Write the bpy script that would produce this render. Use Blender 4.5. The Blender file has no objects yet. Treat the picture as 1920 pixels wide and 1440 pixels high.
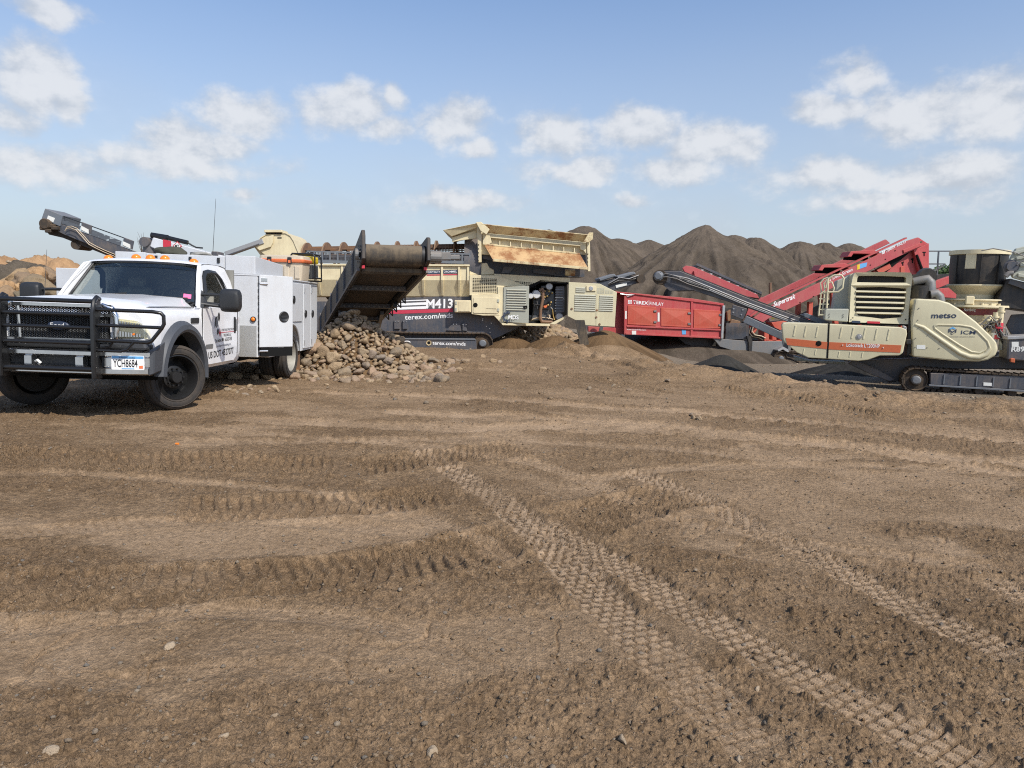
import bpy, bmesh, math, random
import numpy as np
from mathutils import Vector, Matrix, Euler

sc = bpy.context.scene
col = sc.collection
R = math.radians
random.seed(7)
rng = np.random.default_rng(11)

# ------------------------------------------------------------------ camera
cam = bpy.data.cameras.new('camera')
cam.sensor_width = 36.0
cam.lens = 36.0 * 1331 / 1920
cam.clip_start = 0.05
cam.clip_end = 3000
cam_o = bpy.data.objects.new('camera', cam)
col.objects.link(cam_o)
cam_o.location = (0, 0, 1.6)
cam_o.matrix_world = Matrix.Translation((0, 0, 1.6)) @ Matrix.Rotation(R(90 - 7.195), 4, 'X') @ Matrix.Rotation(R(1.4), 4, 'Z')
sc.camera = cam_o

# ------------------------------------------------------------------ light
SUN_EL, SUN_AZ = 47.0, 139.0            # azimuth clockwise from +Y
sv = Vector((math.sin(R(SUN_AZ)) * math.cos(R(SUN_EL)), math.cos(R(SUN_AZ)) * math.cos(R(SUN_EL)), math.sin(R(SUN_EL))))
sl = bpy.data.lights.new('sun', 'SUN')
sl.energy = 4.0
sl.angle = R(0.6)
sl.color = (1.0, 0.94, 0.84)
so = bpy.data.objects.new('sun', sl)
col.objects.link(so)
so.rotation_euler = sv.to_track_quat('Z', 'Y').to_euler()

vs = sc.view_settings
vs.view_transform = 'Standard'
vs.look = 'None'
vs.gamma = 1.0
vs.exposure = 0.22
vs.use_curve_mapping = False
sc.cycles.use_denoising = False          # keep the grain of the gravel
sc.cycles.filter_width = 1.1

# ------------------------------------------------------------------ sky with cumulus
world = bpy.data.worlds.new('World')
sc.world = world
world.use_nodes = True
wt = world.node_tree
wt.nodes.clear()


def N(t, typ, **kw):
    n = t.nodes.new(typ)
    for k, v in kw.items():
        setattr(n, k, v)
    return n


def mth(t, op, a, b=None, c=None, clamp=False):
    n = N(t, 'ShaderNodeMath', operation=op, use_clamp=clamp)
    for i, x in enumerate((a, b, c)):
        if x is None:
            continue
        if isinstance(x, (int, float)):
            n.inputs[i].default_value = x
        else:
            t.links.new(x, n.inputs[i])
    return n.outputs[0]


def vmth(t, op, a, b=None):
    n = N(t, 'ShaderNodeVectorMath', operation=op)
    for i, x in enumerate((a, b)):
        if x is None:
            continue
        if isinstance(x, tuple):
            n.inputs[i].default_value = x
        else:
            t.links.new(x, n.inputs[i])
    return n.outputs['Value'] if op in ('LENGTH', 'DOT_PRODUCT', 'DISTANCE') else n.outputs[0]


def mixc(t, fac, a, b, bt='MIX'):
    n = N(t, 'ShaderNodeMix', data_type='RGBA', blend_type=bt)
    for s, x in ((n.inputs[0], fac), (n.inputs[6], a), (n.inputs[7], b)):
        if isinstance(x, (int, float)):
            s.default_value = x
        elif isinstance(x, tuple):
            s.default_value = (*x[:3], 1)
        else:
            t.links.new(x, s)
    return n.outputs[2]


def ramp(t, fac, stops):
    n = N(t, 'ShaderNodeValToRGB')
    e = n.color_ramp.elements
    while len(e) < len(stops):
        e.new(0.5)
    for el, (p, c) in zip(e, stops):
        el.position = p
        el.color = (*c, 1) if isinstance(c, tuple) else (c, c, c, 1)
    t.links.new(fac, n.inputs[0])
    return n.outputs[0]


def noise(t, vec, scale, detail=4, rough=0.55, dist=0.0, out='Fac'):
    n = N(t, 'ShaderNodeTexNoise')
    n.inputs['Scale'].default_value = scale
    n.inputs['Detail'].default_value = detail
    n.inputs['Roughness'].default_value = rough
    n.inputs['Distortion'].default_value = dist
    if vec is not None:
        t.links.new(vec, n.inputs['Vector'])
    return n.outputs[out]


def smooth(t, x, a, b, lo=0.0, hi=1.0):
    n = N(t, 'ShaderNodeMapRange', interpolation_type='SMOOTHSTEP')
    t.links.new(x, n.inputs[0])
    for i, v in enumerate((a, b, lo, hi)):
        n.inputs[i + 1].default_value = v
    return n.outputs[0]


def build_sky():
    t = wt
    tc = N(t, 'ShaderNodeTexCoord')
    d = vmth(t, 'NORMALIZE', tc.outputs['Generated'])
    sep = N(t, 'ShaderNodeSeparateXYZ')
    t.links.new(d, sep.inputs[0])
    sky = N(t, 'ShaderNodeTexSky', sky_type='NISHITA')
    sky.sun_disc = False
    sky.sun_elevation = R(SUN_EL)
    sky.sun_rotation = R(SUN_AZ)
    sky.air_density = 1.0
    sky.dust_density = 1.3
    sky.ozone_density = 2.2
    # direction as azimuth and elevation; the azimuth folds back on itself so the same
    # kind of cumulus goes on all the way round the horizon
    az = mth(t, 'ARCTAN2', sep.outputs[0], sep.outputs[1])
    az = mth(t, 'SUBTRACT', mth(t, 'PINGPONG', mth(t, 'ADD', az, 0.785398), 1.570796), 0.785398)
    el = mth(t, 'ARCSINE', sep.outputs[2])
    cb = N(t, 'ShaderNodeCombineXYZ')
    t.links.new(az, cb.inputs[0])
    t.links.new(el, cb.inputs[1])
    p = cb.outputs[0]
    warp = noise(t, p, 9.0, 5, 0.6, 0.0, 'Color')
    pw = vmth(t, 'ADD', p, vmth(t, 'MULTIPLY', vmth(t, 'SUBTRACT', warp, (0.5, 0.5, 0.5)), (0.055, 0.045, 0.0)))
    blobs = None
    for (a, e, ra, re_, w) in CLOUDS:
        q = vmth(t, 'MULTIPLY', vmth(t, 'SUBTRACT', pw, (a, e, 0)), (0.78 / ra, 0.80 / re_, 0))
        v = mth(t, 'MULTIPLY', mth(t, 'SUBTRACT', 1.0, vmth(t, 'LENGTH', q)), w)
        blobs = v if blobs is None else mth(t, 'MAXIMUM', blobs, v)
    fine = noise(t, vmth(t, 'MULTIPLY', p, (1.0, 1.35, 1.0)), 15.0, 9, 0.58, 0.0)
    big = noise(t, vmth(t, 'MULTIPLY', p, (1.0, 1.8, 1.0)), 4.2, 3, 0.5)
    dens = mth(t, 'ADD', blobs, mth(t, 'MULTIPLY', mth(t, 'SUBTRACT', fine, 0.5), 1.6))
    cov = smooth(t, dens, -0.06, 0.60)
    # thin veil low down
    veil = mth(t, 'MULTIPLY', smooth(t, el, 0.36, 0.0), smooth(t, big, 0.36, 0.74))
    cov = mth(t, 'MAXIMUM', mth(t, 'MULTIPLY', cov, 0.85), mth(t, 'MULTIPLY', veil, 0.42))
    # relief: the same billows sampled a little towards the sun
    fine2 = noise(t, vmth(t, 'MULTIPLY', vmth(t, 'ADD', p, (0.006, 0.013, 0.0)), (1.0, 1.35, 1.0)), 15.0, 5, 0.58, 0.0)
    rel = mth(t, 'MULTIPLY', mth(t, 'SUBTRACT', fine, fine2), 2.2)
    lit = smooth(t, mth(t, 'ADD', mth(t, 'MULTIPLY', dens, 0.55), rel), -0.25, 0.62)
    ccol = mixc(t, lit, SKY_C0, SKY_C1)
    tint = mixc(t, 1.0, sky.outputs[0], (SKY_T[0], SKY_T[1], SKY_T[2]), 'MULTIPLY')
    haze = mth(t, 'MULTIPLY', smooth(t, el, 0.52, -0.02), 0.74)
    tint = mixc(t, haze, tint, SKY_H)
    out = mixc(t, cov, tint, ccol)
    bg = N(t, 'ShaderNodeBackground')
    bg.inputs[1].default_value = 0.11
    t.links.new(out, bg.inputs[0])
    o = N(t, 'ShaderNodeOutputWorld')
    t.links.new(bg.outputs[0], o.inputs[0])


SKY_T = (1.14, 1.28, 1.42)
SKY_H = (4.5, 4.8, 5.15)
SKY_C0 = (4.2, 4.55, 5.1)
SKY_C1 = (6.3, 6.4, 6.6)
# azimuth, elevation, half widths (radians), weight
CLOUDS = [
    (-0.581, 0.228, 0.049, 0.041, 1.00), (-0.604, 0.184, 0.035, 0.022, 0.80), (-0.586, 0.135, 0.114, 0.026, 0.75), (-0.542, 0.207, 0.019, 0.026, 0.80),
    (-0.424, 0.171, 0.068, 0.031, 1.00), (-0.437, 0.151, 0.110, 0.022, 0.90), (-0.355, 0.215, 0.058, 0.034, 1.00), (-0.375, 0.179, 0.045, 0.022, 0.90),
    (-0.229, 0.233, 0.059, 0.037, 1.00), (-0.180, 0.216, 0.042, 0.020, 0.90), (-0.166, 0.253, 0.021, 0.016, 0.80), (-0.088, 0.224, 0.050, 0.031, 1.00),
    (-0.059, 0.196, 0.028, 0.020, 0.80), (0.050, 0.212, 0.054, 0.033, 1.00), (0.157, 0.222, 0.056, 0.031, 1.00), (0.262, 0.197, 0.066, 0.032, 1.00),
    (0.080, 0.168, 0.079, 0.022, 0.80), (0.201, 0.171, 0.096, 0.025, 0.80), (0.422, 0.268, 0.032, 0.029, 0.90), (0.401, 0.231, 0.051, 0.018, 0.90),
    (0.494, 0.226, 0.070, 0.037, 1.00), (0.573, 0.224, 0.063, 0.041, 1.00), (0.407, 0.156, 0.094, 0.027, 0.90), (0.517, 0.150, 0.093, 0.030, 0.90),
    (0.492, 0.124, 0.121, 0.016, 0.70), (-0.357, 0.121, 0.029, 0.012, 0.80), (-0.079, 0.121, 0.095, 0.020, 0.70), (0.154, 0.125, 0.028, 0.014, 0.80),
    (-0.563, 0.300, 0.042, 0.013, 0.80),
]
build_sky()

# ------------------------------------------------------------------ materials
MATS = {}


def new_mat(name):
    m = bpy.data.materials.new(name)
    m.use_nodes = True
    t = m.node_tree
    b = t.nodes['Principled BSDF']
    MATS[name] = m
    return m, t, b


def bump(t, b, h, strength, dist):
    n = N(t, 'ShaderNodeBump')
    n.inputs['Strength'].default_value = strength
    n.inputs['Distance'].default_value = dist
    t.links.new(h, n.inputs['Height'])
    t.links.new(n.outputs[0], b.inputs['Normal'])


def geo_pos(t):
    return N(t, 'ShaderNodeNewGeometry').outputs['Position']


def paint(name, c, rough=0.45, dust=0.25, metal=0.0, spec=0.5, rust=0.0, dustc=(0.27, 0.19, 0.115), scale=2.2, coat=0.0, mott=0.11):
    """coated or bare sheet metal with blotchy dust, streaks and optional rust"""
    m, t, b = new_mat(name)
    p = geo_pos(t)
    n1 = noise(t, p, scale, 6, 0.62)
    n2 = noise(t, p, scale * 9, 5, 0.65)
    st = noise(t, vmth(t, 'MULTIPLY', p, (9.0, 9.0, 0.9)), 1.6, 4, 0.6)
    base = mixc(t, n2, tuple(x * (1 - mott) for x in c), tuple(min(1, x * (1 + mott)) for x in c))
    nz = N(t, 'ShaderNodeSeparateXYZ')
    t.links.new(N(t, 'ShaderNodeNewGeometry').outputs['Normal'], nz.inputs[0])
    upf = mth(t, 'MULTIPLY', mth(t, 'MAXIMUM', nz.outputs[2], 0.0), 0.35)
    f = mth(t, 'ADD', mth(t, 'ADD', mth(t, 'MULTIPLY', n1, 0.8), mth(t, 'MULTIPLY', st, 0.5)), mth(t, 'MULTIPLY', n2, 0.35))
    f = mth(t, 'ADD', f, upf)
    f = mth(t, 'MULTIPLY', smooth(t, f, 0.62, 1.15), dust, clamp=True)
    cc = mixc(t, f, base, dustc)
    if rust:
        r = smooth(t, mth(t, 'ADD', n1, mth(t, 'MULTIPLY', n2, 0.4)), 0.95 - rust * 0.5, 1.12 - rust * 0.4)
        cc = mixc(t, r, cc, mixc(t, n2, (0.16, 0.06, 0.025), (0.36, 0.17, 0.07)))
    t.links.new(cc, b.inputs['Base Color'])
    b.inputs['Metallic'].default_value = metal
    b.inputs['Specular IOR Level'].default_value = spec
    if coat:
        b.inputs['Coat Weight'].default_value = coat
        b.inputs['Coat Roughness'].default_value = 0.08
    rr = mth(t, 'ADD', mth(t, 'MULTIPLY', f, 0.5), mth(t, 'ADD', mth(t, 'MULTIPLY', n2, 0.12), rough - 0.06), clamp=True)
    t.links.new(rr, b.inputs['Roughness'])
    bump(t, b, mth(t, 'ADD', n1, mth(t, 'MULTIPLY', n2, 0.12)), 0.12, 0.02)
    return m


def plain(name, c, rough=0.6, metal=0.0, spec=0.5):
    m, t, b = new_mat(name)
    n2 = noise(t, geo_pos(t), 30, 4, 0.6)
    cc = mixc(t, n2, tuple(x * 0.8 for x in c), tuple(min(1, x * 1.2) for x in c))
    t.links.new(cc, b.inputs['Base Color'])
    b.inputs['Roughness'].default_value = rough
    b.inputs['Metallic'].default_value = metal
    b.inputs['Specular IOR Level'].default_value = spec
    return m


paint('truck_white', (0.80, 0.81, 0.83), 0.22, 0.17, coat=0.6, scale=1.2, mott=0.02)
paint('body_white', (0.58, 0.60, 0.625), 0.42, 0.20, mott=0.03)
paint('cream', (0.72, 0.63, 0.41), 0.5, 0.38)
paint('cream_rust', (0.66, 0.56, 0.33), 0.55, 0.35, rust=0.62)
paint('cream_worn', (0.60, 0.40, 0.19), 0.6, 0.8, rust=0.72, dustc=(0.42, 0.27, 0.14))
paint('slate', (0.058, 0.068, 0.088), 0.42, 0.36)
paint('slate_light', (0.13, 0.15, 0.175), 0.45, 0.22)
paint('machine_red', (0.43, 0.050, 0.055), 0.5, 0.42, dustc=(0.40, 0.17, 0.13))
paint('machine_orange', (0.48, 0.075, 0.045), 0.5, 0.3, dustc=(0.42, 0.2, 0.13))
paint('rail_red', (0.40, 0.06, 0.07), 0.55, 0.4, dustc=(0.38, 0.18, 0.14))
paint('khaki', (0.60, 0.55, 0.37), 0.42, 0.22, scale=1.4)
paint('khaki_grey', (0.42, 0.43, 0.36), 0.5, 0.2)  # also carries the shade painted onto two panels turned from the sun
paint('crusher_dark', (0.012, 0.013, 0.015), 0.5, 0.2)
paint('grey_steel', (0.17, 0.18, 0.19), 0.5, 0.35, metal=0.3)
paint('galvanised', (0.42, 0.43, 0.44), 0.45, 0.3, metal=0.6)
paint('rust_steel', (0.16, 0.085, 0.05), 0.75, 0.5, rust=0.5)
paint('dusty_belt', (0.035, 0.032, 0.03), 0.8, 0.9, dustc=(0.17, 0.13, 0.085), scale=3.5)
paint('belt_under', (0.035, 0.03, 0.026), 0.85, 0.9, dustc=(0.12, 0.085, 0.055), scale=1.5)
paint('track_steel', (0.045, 0.038, 0.032), 0.65, 0.85, metal=0.4, dustc=(0.16, 0.11, 0.07), scale=5)
paint('tyre', (0.022, 0.022, 0.023), 0.8, 0.45, dustc=(0.12, 0.09, 0.065), scale=5)
plain('lamp_reflector', (0.80, 0.77, 0.62), 0.3, 0.0)
plain('black_paint', (0.012, 0.012, 0.013), 0.28)
plain('black_plastic', (0.02, 0.021, 0.023), 0.5)
plain('flare_grey', (0.055, 0.06, 0.07), 0.55)
plain('soft_black', (0.008, 0.008, 0.008), 0.9, spec=0.2)
plain('chrome', (0.74, 0.74, 0.74), 0.2, 1.0)
plain('dusty_rim', (0.30, 0.285, 0.25), 0.6, 0.2)
plain('steel_rim', (0.02, 0.02, 0.021), 0.45, 0.3)
plain('bolt_steel', (0.55, 0.55, 0.55), 0.35, 0.9)
plain('text_white', (0.82, 0.82, 0.82), 0.5)
plain('text_black', (0.015, 0.015, 0.018), 0.5)
plain('text_navy', (0.03, 0.045, 0.085), 0.5)
plain('text_red', (0.5, 0.03, 0.05), 0.5)
plain('stripe_red', (0.5, 0.04, 0.075), 0.5)
plain('stripe_orange', (0.50, 0.12, 0.045), 0.5)
plain('stripe_dark_red', (0.20, 0.035, 0.03), 0.5)
plain('amber', (0.85, 0.22, 0.02), 0.25)
plain('blue_plastic', (0.03, 0.12, 0.45), 0.35)
plain('plate_blue', (0.12, 0.36, 0.66), 0.4)
plain('yellow_paint', (0.7, 0.5, 0.02), 0.4)
plain('seat_grey', (0.24, 0.235, 0.21), 0.9)
plain('cooler_tan', (0.52, 0.44, 0.33), 0.55)
plain('cooler_orange', (0.70, 0.17, 0.06), 0.5)
plain('pink_sticker', (0.85, 0.16, 0.34), 0.5)
plain('hose_black', (0.015, 0.015, 0.016), 0.5)
plain('hose_tan', (0.50, 0.40, 0.28), 0.6)
plain('brass', (0.45, 0.30, 0.10), 0.4, 0.6)
plain('copper_brown', (0.22, 0.13, 0.08), 0.6, 0.3)
plain('engine_grey', (0.10, 0.105, 0.11), 0.45, 0.5)
plain('filter_white', (0.6, 0.6, 0.6), 0.4)
plain('cloth_olive', (0.055, 0.055, 0.04), 0.9)
plain('cloth_grey', (0.30, 0.29, 0.26), 0.9)
plain('label_white', (0.72, 0.72, 0.68), 0.5)
plain('bark', (0.09, 0.07, 0.055), 0.9)
plain('foliage', (0.06, 0.11, 0.03), 0.7)


def diamond_plate():
    m, t, b = new_mat('diamond_plate')
    p = geo_pos(t)
    w = N(t, 'ShaderNodeTexWave', wave_type='BANDS', bands_direction='DIAGONAL')
    w.inputs['Scale'].default_value = 34
    t.links.new(p, w.inputs['Vector'])
    w2 = N(t, 'ShaderNodeTexWave', wave_type='BANDS', bands_direction='DIAGONAL')
    w2.inputs['Scale'].default_value = 34
    t.links.new(vmth(t, 'MULTIPLY', p, (-1, 1, 1)), w2.inputs['Vector'])
    h = mth(t, 'MAXIMUM', mth(t, 'POWER', w.outputs[1], 3.0), mth(t, 'POWER', w2.outputs[1], 3.0))
    t.links.new(mixc(t, h, (0.50, 0.50, 0.48), (0.62, 0.62, 0.60)), b.inputs['Base Color'])
    b.inputs['Metallic'].default_value = 0.7
    b.inputs['Roughness'].default_value = 0.42
    bump(t, b, h, 0.3, 0.004)


diamond_plate()


def glass_mat(name, tint, fac, rough=0.02):
    m, t, b = new_mat(name)
    t.nodes.remove(b)
    tr = N(t, 'ShaderNodeBsdfTransparent')
    tr.inputs[0].default_value = (*tint, 1)
    gl = N(t, 'ShaderNodeBsdfGlossy')
    gl.inputs['Roughness'].default_value = rough
    gl.inputs['Color'].default_value = (0.95, 0.93, 0.86, 1)
    fr = N(t, 'ShaderNodeFresnel')
    fr.inputs[0].default_value = 1.5
    mx = N(t, 'ShaderNodeMixShader')
    t.links.new(mth(t, 'ADD', mth(t, 'MULTIPLY', fr.outputs[0], 1.2), fac, clamp=True), mx.inputs[0])
    t.links.new(tr.outputs[0], mx.inputs[1])
    t.links.new(gl.outputs[0], mx.inputs[2])
    t.links.new(mx.outputs[0], t.nodes['Material Output'].inputs[0])


glass_mat('windshield_glass', (0.50, 0.56, 0.52), 0.10)
glass_mat('lamp_glass', (0.95, 0.94, 0.84), 0.12, 0.1)
glass_mat('dark_glass', (0.25, 0.27, 0.28), 0.08)


def mesh_panel():
    """expanded steel mesh: holes really see through"""
    m, t, b = new_mat('steel_mesh')
    p = N(t, 'ShaderNodeTexCoord').outputs['Object']
    v = N(t, 'ShaderNodeTexVoronoi', feature='DISTANCE_TO_EDGE')
    v.inputs['Scale'].default_value = 9
    v.inputs['Randomness'].default_value = 0.25
    t.links.new(vmth(t, 'MULTIPLY', p, (0.6, 1, 1.5)), v.inputs['Vector'])
    b.inputs['Base Color'].default_value = (0.09, 0.1, 0.115, 1)
    b.inputs['Roughness'].default_value = 0.5
    t.links.new(smooth(t, v.outputs['Distance'], 0.19, 0.12), b.inputs['Alpha'])


mesh_panel()


def rock_mat(name, stops, scale=7, dustf=0.4):
    m, t, b = new_mat(name)
    tc = N(t, 'ShaderNodeTexCoord')
    oi = N(t, 'ShaderNodeObjectInfo')
    p = vmth(t, 'ADD', geo_pos(t), (3.1, 1.7, 0.4))
    n1 = noise(t, p, scale, 6, 0.65)
    n2 = noise(t, p, scale * 8, 5, 0.7)
    at = N(t, 'ShaderNodeAttribute', attribute_name='tone')
    r = mth(t, 'FRACT', mth(t, 'ADD', oi.outputs['Random'], at.outputs['Fac']))
    base = ramp(t, r, stops)
    c = mixc(t, mth(t, 'MULTIPLY', smooth(t, n1, 0.35, 0.7), dustf), base, (0.33, 0.235, 0.14))
    c = mixc(t, 0.5, c, mixc(t, n2, (0.5, 0.5, 0.5), (1.3, 1.3, 1.3)), 'MULTIPLY')
    t.links.new(c, b.inputs['Base Color'])
    b.inputs['Roughness'].default_value = 0.88
    b.inputs['Specular IOR Level'].default_value = 0.25
    bump(t, b, mth(t, 'ADD', n1, mth(t, 'MULTIPLY', n2, 0.5)), 0.7, 0.05)


rock_mat('cobble', [(0.0, (0.38, 0.275, 0.17)), (0.25, (0.28, 0.20, 0.125)), (0.45, (0.45, 0.335, 0.215)), (0.6, (0.22, 0.18, 0.135)), (0.8, (0.38, 0.255, 0.17)), (1.0, (0.22, 0.195, 0.17))], 7, 0.55)
rock_mat('pale_rock', [(0.0, (0.36, 0.275, 0.185)), (0.5, (0.42, 0.33, 0.235)), (1.0, (0.29, 0.22, 0.15))])
rock_mat('boulder', [(0.0, (0.40, 0.24, 0.12)), (0.4, (0.46, 0.30, 0.16)), (0.6, (0.17, 0.14, 0.095)), (0.8, (0.36, 0.22, 0.12)), (1.0, (0.15, 0.13, 0.10))], 4, 0.3)
rock_mat('pebble', [(0.0, (0.30, 0.21, 0.13)), (0.4, (0.24, 0.172, 0.11)), (0.65, (0.33, 0.24, 0.155)), (0.82, (0.19, 0.175, 0.155)), (0.95, (0.30, 0.24, 0.18)), (1.0, (0.38, 0.31, 0.23))], 20)


def dirt_mat():
    m, t, b = new_mat('dirt')
    p = geo_pos(t)
    a = N(t, 'ShaderNodeAttribute', attribute_name='dry')       # packed, dried crust
    g = N(t, 'ShaderNodeAttribute', attribute_name='grey')      # crushed grey fines on the lower floor
    n0 = noise(t, p, 0.55, 5, 0.6)
    n1 = noise(t, p, 3.3, 7, 0.68)
    n2 = noise(t, p, 24, 6, 0.72)
    n3 = noise(t, p, 95, 4, 0.7)
    base = mixc(t, smooth(t, n1, 0.3, 0.72), (0.205, 0.134, 0.076), (0.305, 0.206, 0.121))
    base = mixc(t, smooth(t, n0, 0.42, 0.66), base, mixc(t, n1, (0.243, 0.162, 0.094), (0.345, 0.236, 0.143)))
    dryc = mixc(t, smooth(t, n1, 0.3, 0.7), (0.342, 0.236, 0.146), (0.430, 0.304, 0.196))
    base = mixc(t, a.outputs['Fac'], base, dryc)
    greyc = mixc(t, n1, (0.150, 0.124, 0.094), (0.262, 0.218, 0.166))
    base = mixc(t, g.outputs['Fac'], base, greyc)
    l = N(t, 'ShaderNodeAttribute', attribute_name='dark_tone')      # freshly churned, still moist soil; also darker tread grooves
    base = mixc(t, mth(t, 'MULTIPLY', l.outputs['Fac'], 0.45), base, (0.165, 0.106, 0.060))
    k = mth(t, 'SUBTRACT', 1.0, mth(t, 'MULTIPLY', a.outputs['Fac'], 0.6))
    base = mixc(t, mth(t, 'MULTIPLY', k, 0.75), base, mixc(t, smooth(t, n2, 0.30, 0.70), (0.50, 0.49, 0.48), (1.42, 1.40, 1.36)), 'MULTIPLY')
    base = mixc(t, mth(t, 'MULTIPLY', k, 0.65), base, mixc(t, smooth(t, n3, 0.32, 0.68), (0.45, 0.45, 0.45), (1.5, 1.5, 1.5)), 'MULTIPLY')
    # scattered pale grit
    v = N(t, 'ShaderNodeTexVoronoi', feature='F1')
    v.inputs['Scale'].default_value = 46
    t.links.new(p, v.inputs['Vector'])
    sp = mth(t, 'MULTIPLY', smooth(t, v.outputs['Distance'], 0.26, 0.16), smooth(t, noise(t, p, 7, 3, 0.6), 0.50, 0.62))
    base = mixc(t, mth(t, 'MULTIPLY', sp, 0.7), base, (0.42, 0.34, 0.26))
    t.links.new(base, b.inputs['Base Color'])
    b.inputs['Roughness'].default_value = 0.95
    b.inputs['Specular IOR Level'].default_value = 0.12
    h = mth(t, 'ADD', mth(t, 'MULTIPLY', n2, 1.0), mth(t, 'ADD', mth(t, 'MULTIPLY', n3, 0.35), mth(t, 'MULTIPLY', sp, 0.25)))
    bump(t, b, mth(t, 'MULTIPLY', h, k), 1.0, 0.04)


dirt_mat()


def soil(name, c0, c1, scale=1.0, bs=0.5, grit=(0.3, 0.28, 0.25)):
    m, t, b = new_mat(name)
    p = geo_pos(t)
    n1 = noise(t, p, 0.5 * scale, 6, 0.65)
    n2 = noise(t, p, 5 * scale, 7, 0.72)
    n3 = noise(t, p, 30 * scale, 4, 0.7)
    c = mixc(t, smooth(t, mth(t, 'ADD', mth(t, 'MULTIPLY', n1, 0.6), mth(t, 'MULTIPLY', n2, 0.4)), 0.3, 0.7), c0, c1)
    w = N(t, 'ShaderNodeAttribute', attribute_name='dark_tone')      # darker streaks along the gullies
    c = mixc(t, mth(t, 'MULTIPLY', w.outputs['Fac'], 0.75), c, tuple(x * 0.5 for x in c0))
    c = mixc(t, 0.5, c, mixc(t, n3, (0.5, 0.5, 0.5), (1.45, 1.45, 1.45)), 'MULTIPLY')
    c = mixc(t, mth(t, 'MULTIPLY', smooth(t, n3, 0.62, 0.75), 0.4), c, grit)
    t.links.new(c, b.inputs['Base Color'])
    b.inputs['Roughness'].default_value = 0.95
    b.inputs['Specular IOR Level'].default_value = 0.1
    bump(t, b, mth(t, 'ADD', n2, mth(t, 'MULTIPLY', n3, 0.5)), bs, 0.15)


soil('dark_gravel', (0.083, 0.066, 0.050), (0.155, 0.122, 0.092), 1.0, 0.6, (0.19, 0.16, 0.135))
soil('orange_soil', (0.30, 0.175, 0.09), (0.42, 0.27, 0.15), 0.6, 0.6, (0.45, 0.32, 0.2))
soil('berm_soil', (0.085, 0.07, 0.05), (0.16, 0.13, 0.10), 1.2, 0.8, (0.38, 0.34, 0.29))
soil('loose_brown', (0.13, 0.08, 0.042), (0.215, 0.135, 0.070), 2.5, 0.5, (0.28, 0.2, 0.13))
soil('black_fines', (0.030, 0.028, 0.025), (0.060, 0.056, 0.050), 2.5, 0.4, (0.1, 0.09, 0.08))


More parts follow.
